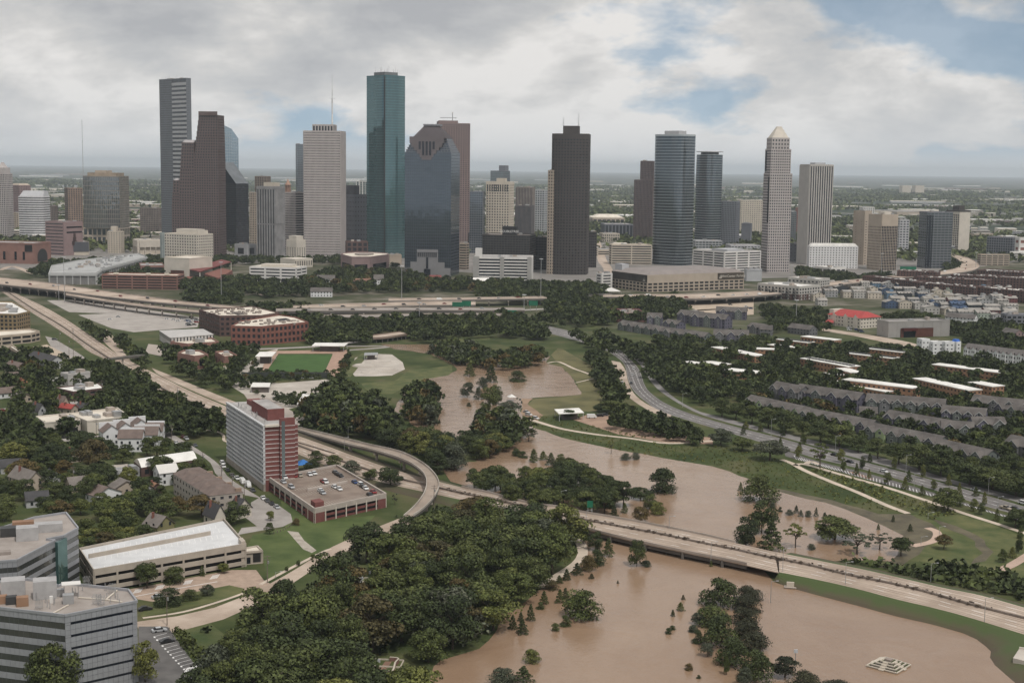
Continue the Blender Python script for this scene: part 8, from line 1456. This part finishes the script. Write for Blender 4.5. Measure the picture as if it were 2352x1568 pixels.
under('undergrowth', 'tall light weeds between the two parkway paths', (('P', '720,740 1000,825 1300,905 1600,1005 1850,1090 1650,1140 1500,1080 1300,1000 1000,880 800,800'),), LEAFL, 3.4, (.7, 1.9))
under('undergrowth', 'dense young thicket beside the highway at lower right', (('O', '540,530 800,560 1100,600 1500,640 1700,600 2000,640 2350,730 2600,800 2600,960 2350,900 2000,820 1700,760 1400,690 1050,610 700,545'),), LEAF, 3.2, (1.2, 4.4))
under('undergrowth', 'hedge and weeds along the dark parking lot', (('K', '1380,1080 1440,1100 1900,1567 1960,1640 1880,1640 1700,1450 1500,1250'),), LEAF, 1.3, (1.2, 2.2))
under('undergrowth', 'shrub layer under the cemetery trees', (('V', '800,1215 1080,1145 1300,1185 1315,1245 1225,1350 1140,1445 1010,1520 940,1680 430,1680 470,1450 690,1350 760,1300'),), LEAF, 7.0, (1.0, 2.6))
# ------------------------------------------------------------------ vehicles
TYRE = mat('tyre', (.02, .02, .02), .9); CGL = glass('car_glass', (.02, .022, .025), .1, .2, .0, vv=0.0)
PAINT = {n: mat('paint_' + n.replace(' ', '_'), c, .3, .03, spec=.5) for n, c in (('white', (.68, .68, .67)), ('silver', (.40, .41, .42)), ('black', (.02, .02, .022)), ('dark grey', (.07, .075, .08)), ('dark red', (.22, .02, .02)), ('blue', (.03, .06, .16)), ('tan', (.35, .30, .23)))}
def prof(m, P, y0, y1, ins=0):
 n = len(P); A = [(x, y0 + (ins if z > .75 else 0), z) for x, z in P]; B = [(x, y1 - (ins if z > .75 else 0), z) for x, z in P]
 for i in range(n): m.quad(A[i], A[(i + 1) % n], B[(i + 1) % n], B[i])
 m.poly(A[::-1]); m.poly(B)
SHAPE = {'car': ([(-2.3, .3), (2.3, .3), (2.35, .62), (1.35, .88), (-1.75, .93), (-2.35, .85)], [(1.3, .86), (.45, 1.38), (-1.05, 1.42), (-1.8, .92)], 1.2),
   'suv': ([(-2.3, .35), (2.3, .35), (2.35, .8), (1.4, 1.05), (-2.3, 1.08)], [(1.35, 1.03), (.75, 1.68), (-2.0, 1.72), (-2.25, 1.06)], 1.3),
   'van': ([(-2.9, .4), (2.9, .4), (2.95, 1.1), (2.3, 1.3), (1.8, 2.4), (-2.9, 2.45)], [(2.28, 1.35), (1.86, 2.2), (1.2, 2.2), (1.2, 1.35)], 1.6),
   'pickup': ([(-2.8, .45), (2.7, .45), (2.75, .9), (1.5, 1.12), (-2.8, 1.12)], [(1.45, 1.1), (.8, 1.75), (-.6, 1.78), (-.8, 1.1)], 1.6)}
CM = {}
def car_meshes(kind, paint, far):
 key = (kind, paint, far)
 if key not in CM:
  lo, cab, wb = SHAPE[kind]; mk = lambda nm, fn, mt: (lambda m: (fn(m), me_of(m, nm, mt))[1])(MB())
  body = MB(); prof(body, lo, -.9, .9); roof = [(x * .97, z + (.03 if z > 1.2 else 0)) for x, z in cab]
  cabm = MB(); prof(cabm, cab, -.78, .78); topm = MB(); zt = max(z for x, z in cab); xs = [x for x, z in cab if z > zt - .12]; topm.box(((max(xs) + min(xs)) / 2, 0, zt - .02), max(xs) - min(xs) + .1, 1.5, .06)
  wh = MB()
  for sx in (-1, 1):
   for sy in (-1, 1): wh.tube((sx * wb, sy * .74, .33), (sx * wb, sy * .93, .33), .33, .33, 8)
  CM[key] = (me_of(body, 'body', PAINT[paint]), me_of(cabm, 'windows', CGL), me_of(topm, 'roof', PAINT[paint]), wheel_me())
  if far:
   m = MB(); nb = 0;
   for src in (body, topm, cabm, wh):
    k = len(m.v); m.v += src.v; m.f += [tuple(i + k for i in f) for f in src.f]
   me = bpy.data.meshes.new('car'); me.from_pydata([tuple(v) for v in m.v], [], m.f); me.materials.append(PAINT[paint]); me.materials.append(CGL)
   nf = len(body.f) + len(topm.f); me.polygons.foreach_set('material_index', [0] * nf + [1] * (len(m.f) - nf)); CM[key] = me
 return CM[key]
def me_of(m, nm, mt):
 me = bpy.data.meshes.new(nm); me.from_pydata([tuple(v) for v in m.v], [], m.f); me.materials.append(mt); return me
WM = []
def wheel_me():
 if not WM: m = MB(); m.tube((0, -.1, 0), (0, .1, 0), .33, .33, 10); WM.append(me_of(m, 'wheel', TYRE))
 return WM[0]
def car(p, rz, kind, paint, label, group=None, far=False):
 cm = car_meshes(kind, paint, far); nm = {'car': 'parked_car', 'suv': 'parked_suv', 'van': 'parked_van', 'pickup': 'pickup_truck'}[kind]
 if far: o = meshobj(nm, cm, None, p); o.rotation_euler = (0, 0, rz); return tag(o, label, 'car', group)
 r = bpy.data.objects.new(nm, None); COL.objects.link(r); r.location = p; r.rotation_euler = (0, 0, rz); tag(r, label, kind if kind != 'suv' else 'car', group)
 for nm_, me in zip(('body', 'window_band', 'roof'), cm): meshobj(nm_, me, r)
 wb = SHAPE[kind][2]
 for sx in (-1, 1):
  for sy in (-1, 1): meshobj('wheel', cm[3], r, (sx * wb, sy * .84, .33))
 return r
def cars(k, s, z, rz, where, group):
 seen = {}; cols = dict(w='white', s='silver', b='black', g='dark grey', r='dark red', u='blue', t='tan'); kinds = dict(c='car', s='suv', v='van', p='pickup'); L = [w.split(',') for w in s.split()]
 tot = {}
 for x in L: tot[x[2]] = tot.get(x[2], 0) + 1
 for x, y, c in L:
  seen[c] = seen.get(c, 0) + 1; p = g(k, float(x), float(y), z); o_ = ('' if tot[c] == 1 else ORD[seen[c] - 1] + ' '); kd = kinds[c[1]]
  car((p.x, p.y, z + .03), rz + rnd.uniform(-.06, .06), kd, cols[c[0]], f"{o_}{cols[c[0]]} {'saloon' if kd == 'car' else kd} {where}", group)
e1 = GFP[1] - GFP[0]; e2 = GFP[2] - GFP[1]; a1 = math.atan2(e1.y, e1.x)
cars('J', '715,985,ws 705,1022,sc 775,1070,ss 805,970,rc 855,965,tc 940,955,wc 980,945,wc 1060,1018,rc 1082,1024,ws 1165,1068,wc 1205,1085,wc 1040,1102,wc 1055,1120,sc 1170,937,gc 1215,967,bc 1190,955,bc 1345,1025,uc 1400,1050,ws 1415,1064,bc 1440,1078,wc 1510,1112,rc 1480,1138,bc', GH - .3, a1 + .0, 'parked on the brick garage roof', 'cars on the brick garage roof')
sa_ = (lambda v: math.atan2(v.y, v.x))(g('J', 430, 1095) - g('J', 160, 850))
cars('J', '160,855,ws 165,882,wc 205,918,bc 245,962,gc 290,992,wp 340,1028,wv 390,1058,wv 430,1098,gc', 0, sa_, 'parked on the street under the apartment slab', 'cars below the apartment slab'); cars('J', '525,1168,wc 560,1192,gc 600,1218,bc 645,1248,sc', 0, sa_, 'parked at the cul de sac kerb', 'cars at the cul de sac')
cars('K', '1305,1145,sc 1370,1235,bc 1190,970,bc 1300,870,sc', 0, .5, 'in the small lots by the silver offices', 'cars by the silver offices')
pa_ = (lambda v: math.atan2(v.y, v.x))(g('P', 1800, 900) - g('P', 1000, 690))
cars('P', '920,657,bc 1035,709,bc 1290,780,wc 1985,922,sc 2210,1060,tp 2280,1062,gc 2345,1022,ws', 0, pa_, 'driving on the parkway', 'cars on the parkway'); cars('M', '1642,188,ws 1632,243,wc 1620,317,gc 1540,318,ws 1490,242,bc', 0, 1.35, 'on the curving parkway bend', 'cars on the parkway bend'); cars('M', '680,577,sc 700,602,ws 762,634,ws 1110,628,sc', 0, -.8, 'parked at the end of the river path', 'cars on the river path'); cars('M', '1340,612,bs 1380,604,gc 1420,596,bc 1265,625,wv', 0, .2, 'in the gravel car park', 'vehicles in the gravel car park')
cars('I', '390,1003,ws 440,943,gc 500,928,rc 540,922,rc 650,948,sc 730,942,gc 590,988,bc 25,748,rc', 0, .25, 'beside the cream carport wing', 'cars by the carport'); cars('I', '1640,983,rc 1670,1002,sp 1580,1037,wc 1750,1062,gc', 0, sa_, 'on the tree lined side street', 'cars on the side street'); cars('J', '650,268,gp 770,264,wp 860,88,sc 965,88,sc', 0, .1, 'in the park yard', 'vehicles in the park yard'); cars('E', '490,1285,gs 1060,1080,sc 985,1102,wc 1495,1100,wc 1555,1105,wc 1595,1118,wc 1630,1098,sc', 0, .1, 'in the half empty highway lot', 'cars in the highway lot')
def lot(k, s, d, n, where, group, rz=.1):
 P = scatter([(p.x, p.y) for p in pts(k, s)], d, 55, True, 0); tot = 0
 for x, y in P[:n]:
  c = rnd.choices(list(PAINT), (6, 4, 3, 3, 1, 1, 1))[0]; car((x, y, .08), rz + rnd.uniform(-.1, .1), rnd.choice(('car', 'car', 'suv')), c, f'{c} car in the {where}', group, True)
lot('G', '440,560 720,545 980,580 960,620 760,635 460,610', 7.5, 110, 'crowded car park below the bowed tower', 'cars in the crowded car park'); lot('F', '110,795 430,790 330,830 140,850', 7, 45, 'car park under the white office', 'cars under the white office'); lot('E', '1660,1080 1780,1085 1760,1165 1680,1160', 6.5, 22, 'packed corner of the highway lot', 'cars in the packed lot corner'); lot('G', '2000,700 2330,700 2330,770 2080,770', 26, 10, 'tan lot by the terraces', 'cars in the tan lot'); lot('H', '740,545 930,580 900,600 740,570', 8, 14, 'hotel forecourt', 'cars by the red roofed hotel')
for nm, wh in (('left', 'wide elevated freeway at the left'), ('mid', 'broad elevated freeway in the middle'), ('far', 'farthest elevated road'), ('right', 'elevated freeway under the big garage'), ('curve', 'curving freeway ramp'), ('long', 'long straight freeway')):
 A_, B_ = VIA[nm]; n_ = len(A_)
 for i in range(3, n_ - 2, max(2, n_ // 9)):
  t_ = rnd.uniform(.2, .8); p = A_[i].lerp(B_[i], t_); d_ = A_[i + 1] - A_[i]; c = rnd.choice(('white', 'silver', 'black', 'dark grey', 'dark red')); car((p.x, p.y, p.z + .02), math.atan2(d_.y, d_.x), rnd.choice(('car', 'suv', 'pickup', 'van') if c == 'white' else ('car', 'suv')), c, f'{c} vehicle on the {wh}', 'traffic on the elevated roads', True)
# ------------------------------------------------------------------ poles, lamps, signs
def pole(k, x, yb, yt, label, kind='lamp', z=0.0):
 p = g(k, x, yb, z); h = zat(p, q(k, x, yt)[1]); r = root({'lamp': 'street_lamp', 'mast': 'lighting_mast', 'utility': 'utility_pole', 'flood': 'floodlight_pole'}[kind], (p.x, p.y, z), label, {'lamp': 'street lamp', 'mast': 'light mast', 'utility': 'utility pole', 'flood': 'floodlight'}[kind]); w = {'lamp': .11, 'mast': .38, 'utility': .17, 'flood': .14}[kind]
 mast(r, 'pole', p, z - .1, h, w, w * .7, POLEM if kind == 'utility' else METAL)
 if kind == 'lamp': m = MB(); m.tube((p.x, p.y, h - .2), (p.x + 1.8, p.y - .4, h + .3), .06, .05, 5); m.build('arm', METAL, r); m = MB(); m.box((p.x + 2.0, p.y - .45, h + .2), .8, .3, .16); m.build('lamp_head', W_GREYL, r)
 elif kind == 'mast': m = MB(); m.prism(ring(p, 2.2, 10), h - .6, h, True); m.build('lamp_ring', W_GREYL, r)
 elif kind == 'utility':
  for dz in (.5, 1.6): m = MB(); m.beam((p.x - 1.2, p.y - .2, h - dz), (p.x + 1.2, p.y + .2, h - dz), .14, .14); m.build('crossarm', POLEM, r)
  m = MB(); m.tube((p.x + .35, p.y, h - 3), (p.x + .35, p.y, h - 2), .28, .28, 8); m.build('transformer', METAL, r)
 else: m = MB(); m.box((p.x, p.y - .2, h - .6), 1.1, .4, 1.0); m.build('lamp_bank', W_GREYL, r)
for a in (('N', 1455, 305, 200, 'lamp post on the far rail of the highway bridge'), ('N', 1798, 560, 410, 'lamp post in the median of the highway bridge'), ('N', 775, 280, 150, 'lamp post at the left end of the highway bridge'), ('O', 372, 655, 465, 'lamp post where bridge meets bank'), ('O', 885, 765, 575, 'lamp post beside the near carriageway'), ('O', 1585, 735, 585, 'lamp post before the young thicket'), ('O', 2025, 1070, 870, 'rightmost lamp post on the near carriageway')): pole(*a, 'lamp', 2.9)
for a in (('O', 273, 912, 732, 'lone lamp post standing in the floodwater'), ('J', 1285, 645, 520, 'lamp post behind the flyover start'), ('J', 1665, 722, 585, 'tall lamp behind the flyover middle'), ('J', 1995, 852, 712, 'lamp outside the flyover bend'), ('J', 1252, 735, 612, 'lamp between highway and flyover'), ('J', 1755, 905, 760, 'lamp under the flyover bend'), ('P', 440, 520, 380, 'first curved lamp of the parkway'), ('P', 925, 640, 505, 'second curved lamp of the parkway'), ('P', 1458, 785, 650, 'third curved lamp of the parkway'), ('P', 1518, 935, 790, 'lamp between parkway and parking bays'), ('P', 2080, 950, 820, 'fourth curved lamp of the parkway'), ('P', 2148, 1105, 965, 'lamp near the right parkway kerb'), ('M', 2080, 530, 405, 'double lamp post on the far parkway'), ('P', 1625, 1135, 1085, 'low lamp on the mud lawn'), ('P', 1710, 1250, 1190, 'low lamp beside the curved path'), ('P', 1572, 1325, 1265, 'low lamp by the flood tip path'), ('M', 218, 1260, 1115, 'lamp in the highway verge grove'), ('M', 990, 1415, 1275, 'lamp in front of the verge grove'), ('J', 1205, 1130, 975, 'lamp post on the brick garage roof'), ('J', 975, 1010, 890, 'rear lamp post on the brick garage roof'), ('I', 1115, 470, 320, 'steel lamp left of the upper highway'), ('L', 245, 705, 655, 'small curved lamp on the side street')): pole(*a)
pole('O', 472, 1485, 1300, 'tall floodlight pole beside the small dark tree', 'flood')
for a in (('E', 580, 950, 540, 'tall lighting mast at the left of the elevated freeway'), ('E', 1985, 965, 585, 'tall lighting mast before the theatre canopy'), ('F', 1398, 978, 620, 'tall lighting mast before the stepped glass tower'), ('F', 1555, 1175, 948, 'lighting mast near the creek bridge'), ('G', 440, 705, 300, 'tall lighting mast beside the crowded car park'), ('G', 290, 845, 620, 'lighting mast at the end of the parkway'), ('D', 1068, 1210, 985, 'lighting mast before the tan capped tower'), ('D', 267, 1210, 1090, 'lighting mast before the ribbed tower'), ('D', 1915, 1160, 975, 'lighting mast on the freeway curve'), ('E', 528, 930, 790, 'lower mast beside the left freeway'), ('H', 305, 530, 300, 'tall pole beside the red roofed hotel')): pole(*a, 'mast')
for a in (('I', 1595, 808, 530, 'tall pale utility pole at the roadside belt'), ('I', 915, 665, 470, 'utility pole by the low white office'), ('E', 660, 1480, 1180, 'tallest utility pole left of the highway'), ('E', 620, 1440, 1270, 'utility pole just left of the tallest one'), ('E', 538, 1320, 1200, 'utility pole by the highway grass'), ('J', 355, 1210, 1000, 'dark utility pole by the brown townhouses'), ('J', 247, 1085, 930, 'utility pole before the apartment slab'), ('J', 150, 965, 860, 'utility pole behind the white vans'), ('J', 2055, 1258, 1040, 'dark pole at the flyover end'), ('K', 1370, 1095, 815, 'twin utility pole by the side street median'), ('K', 2192, 745, 520, 'thin utility pole on the lawn by the plant house'), ('I', 1395, 880, 750, 'utility pole behind the white townhouses'), ('I', 1540, 1000, 870, 'utility pole on the tree lined street'), ('I', 865, 980, 820, 'utility pole before the cream building'), ('I', 658, 1430, 1240, 'dark pole by the garden fence'), ('I', 1818, 1230, 1110, 'utility pole by the barrel roofed hall')): pole(*a, 'utility')
# footbridge over the upper highway
a_, b_ = g('I', 985, 292, 6), g('I', 1290, 258, 6); r = root('footbridge', ((a_ + b_) / 2).to_2d().to_3d(), 'thin dark footbridge crossing the upper highway', 'footbridge'); wallline('deck', [a_, b_], 3, .9, mat('bridge_grey', (.13, .12, .105), .8), r); wallline('railing', [a_ + Vector((0, 0, .9)), b_ + Vector((0, 0, .9))], 3.1, .8, MATS['bridge_grey'], r)
for t_ in (.0, .37, .98): p = a_.lerp(b_, t_); m = MB(); m.tube((p.x, p.y, 0), (p.x, p.y, 6), .7, .7, 8); m.build('column', CONC, r)
# green road signs
GRN = mat('sign_green', (.01, .13, .07), .6)
for k, x, y, z, w, h, lb in (('F', 1900, 985, 9, 11, 4.5, 'left green road sign on the middle freeway'), ('F', 1978, 980, 9, 9, 5, 'right green road sign on the middle freeway'), ('G', 150, 798, 6, 16, 4, 'wide green road sign at the end of the long freeway'), ('G', 375, 720, 6, 9, 5, 'green and yellow road sign by the lighting mast'), ('M', 1250, 1425, 5, 2.4, 2.8, 'green road sign beside the highway bridge'), ('D', 1310, 1150, 12, 22, 7, 'long green road sign under the freeway ramp')):
 p = g(k, x, y, z); r = root('road_sign', (p.x, p.y, 0), lb, 'road sign'); m = MB(); m.box((p.x, p.y, z), w, .3, h); m.build('sign_panel', GRN, r); [mast(r, 'post', p + Vector((s * w * .35, .4, 0)), 0, z + h * .6, .2, .2) for s in (-1, 1)]
# cemetery plots and wall, bollards
for x, y, w, d, lb in ((955, 725, 6, 5, 'upper white kerbed grave plot'), (945, 765, 6, 2.5, 'narrow white kerbed grave plot'), (935, 825, 5, 4, 'lower white kerbed grave plot'), (705, 1305, 6, 6, 'kerbed grave plot among the dark oaks'), (1090, 1405, 14, 6, 'wide kerbed family plot at the bottom')):
 p = g('L', x, y); r = root('grave_plot', p, lb, 'grave plot'); f = rect(p, w, d, -.1); [wallline('kerb', [f[j], f[(j + 1) % 4]], .3, .45, W_TANL, r) for j in range(4)]; m = MB(); m.box((p.x, p.y + .6, 0), .8, .35, 1.1); m.build('headstone', W_GREYL, r)
r = root('cemetery_wall', g('L', 1210, 1440), 'low curved brick wall with white caps at the bottom edge', 'wall'); C4 = smooth(pts('L', '1125,1490 1200,1500 1225,1430 1250,1395 1180,1385'), 4); wallline('wall', C4, .4, 1.2, W_ROSE, r); wallline('cap', [p + Vector((0, 0, 1.2)) for p in C4], .5, .12, W_TANL, r)
for i in range(22):
 p = g('L', rnd.uniform(880, 1060) if i % 2 else rnd.uniform(300, 520), rnd.uniform(620, 1130)); m = MB(); m.box((p.x, p.y, 0), .7, .3, rnd.uniform(.7, 1.4)); tag(m.build('headstone', W_GREYL, None), 'small pale headstone on the cemetery grass', 'headstone', 'cemetery headstones')
for i, p in enumerate(resample(smooth(pts('J', '620,1478 690,1455 760,1420 800,1375'), 4), 11)): m = MB(); m.prism(ring(p, .16, 6), 0, 1.0); tag(m.build('bollard', POLEM, None), 'brown wooden bollard round the cul de sac lawn', 'bollard', 'bollards by the cul de sac')
# ------------------------------------------------------------------ the plain beyond: low city, far roofs, tree cover, masts
FW = [ROOFW, W_WHITE, W_TANL, W_GREYL, ROOFT, W_TAN, W_MAUVE]; NB = 0; rf = random.Random(21)
def lowblock(x, y, w, d, h, mt, label, group, name='distant_block'):
 fp = rect((x, y, 0), w, d, rf.uniform(-.3, .3)); r = root(name, (x, y, 0), label, 'building', group); solid(r, 'wall', fp, 0, h, mt); part(r, 'roof', rf.choice((ROOFW, ROOFW, ROOFT, ROOFG)), lambda m: m.poly([(p.x, p.y, h + .1) for p in scaled(fp, 1.01)]))
 if w < 60: part(r, 'window_band', GL_DARK, lambda m: [lattice(m, fp[0], fp[1], z, z + 1.6, fl=60, bay=200, sp=0, pr=2, out=.12, pout=.12) for z in np.arange(1.5, h - 2, 3.6)])
def descr(u, v, what): return what + ', ' + ('highest', 'upper', 'middle', 'lower', 'lowest')[min(4, max(0, int((v - (408 if 'plain' in what else 470)) / (19 if 'plain' in what else 26))))] + ' band, ' + ['left edge', 'far left', 'left', 'left of centre', 'centre', 'right of centre', 'right', 'far right', 'right edge'][min(8, max(0, int(u / 262)))]
occ = lambda x, y: any(inpoly(np.array([x]), np.array([y]), f)[0] for f in FOOT)
while NB < 190:
 u, v = rf.choice(((rf.uniform(1340, 2352), rf.uniform(505, 592)), (rf.uniform(1960, 2352), rf.uniform(470, 600)), (rf.uniform(560, 1300), rf.uniform(500, 560)), (rf.uniform(0, 380), rf.uniform(490, 560)))); p = GV(u, v)
 if occ(p.x, p.y): continue
 lowblock(p.x, p.y, rf.uniform(18, 50), rf.uniform(16, 40), rf.uniform(6, 17), rf.choice(FW), descr(u, v, 'city block beyond the towers'), 'low blocks beyond downtown', 'low_block'); NB += 1
NB = 0
while NB < 240:
 v = 408 + 95 * rf.random() ** 1.5; u = rf.uniform(-40, 2400); p = GV(u, v + (u - 1176) * .0119); w = rf.uniform(40, 260) * (1 if v > 430 else 1.8)
 if p.y > 18000: continue
 lowblock(p.x, p.y, w, rf.uniform(40, 120), rf.uniform(7, 14), rf.choice(FW), descr(u, v, ('long' if w > 170 else 'short' if w < 90 else 'middling') + ' flat roof on the hazy plain'), 'far roofs on the plain'); NB += 1
for x, w, lb in ((1282, 16, 'left of twin pale blocks on the far plain'), (1398, 17, 'right of twin pale blocks on the far plain')):
 p = g('D', x, 458); lowblock(p.x, p.y, w * 1.6 * 2.4, 50, zat(p, q('D', x, 378)[1]), W_TANL, lb, 'twin far blocks')
p = g('A', 752, 1260); r = root('radio_mast', p, 'very thin tall radio mast beyond the curved glass tower', 'radio mast'); mast(r, 'mast', p, 0, zat(p, q('A', 752, 520)[1]), 1.5, .8)
rng = np.random.default_rng(12); PP, NN, SS = [], [], []
n = 26000; y = 2350 * (5.2 ** rng.random(n)); x = y * rng.uniform(-.40, .40, n); nz = np.sin(x * .0031 + 1.3 * np.sin(y * .0017)) + np.sin(y * .0043 + 2 * np.sin(x * .0013)) + rng.normal(size=n) * .7; ok = nz > -.1
for f in FOOT:
 if np.mean(np.array(f)[:, 1]) > 1900: ok &= ~inpoly(x, y, f)
x, y = x[ok], y[ok]; n = len(x); K = 9; sc_ = (6.5 + 9 * (y - 2300) / 8000)
for j in range(K):
 o = rng.normal(size=(n, 3)) * [1, 1, .35]; P = np.stack([x + o[:, 0] * sc_, y + o[:, 1] * sc_, 4.5 + np.abs(o[:, 2]) * 7], 1); q_ = rng.normal(size=(n, 3)) + [0, 0, .9]; PP.append(P); NN.append(q_ / np.linalg.norm(q_, axis=1)[:, None]); SS.append((sc_ * .62)[:, None])
tag(meshobj('tree_cover', quads_mesh('tree_cover', np.concatenate(PP), np.concatenate(NN), np.concatenate(SS), rng, LEAF)), 'hazy tree cover of the plain beyond the towers', 'trees', None, 'stuff')
# ------------------------------------------------------------------ haze
hm = bpy.data.materials.new('haze_air'); hm.use_nodes = True; nt = hm.node_tree; nt.nodes.clear(); vo = nt.nodes.new('ShaderNodeVolumePrincipled'); vo.inputs['Color'].default_value = (.84, .93, 1.0, 1); vo.inputs['Density'].default_value = 3.8e-5; vo.inputs['Anisotropy'].default_value = .0
out = nt.nodes.new('ShaderNodeOutputMaterial'); nt.links.new(vo.outputs[0], out.inputs['Volume'])
m = MB(); m.prism(rect((0, 30000, 0), 90000, 62400, 0), -13, 345, True, None, True); m.build('haze', hm, None, label='pale blue haze over the plain', cat='haze', kind='stuff')
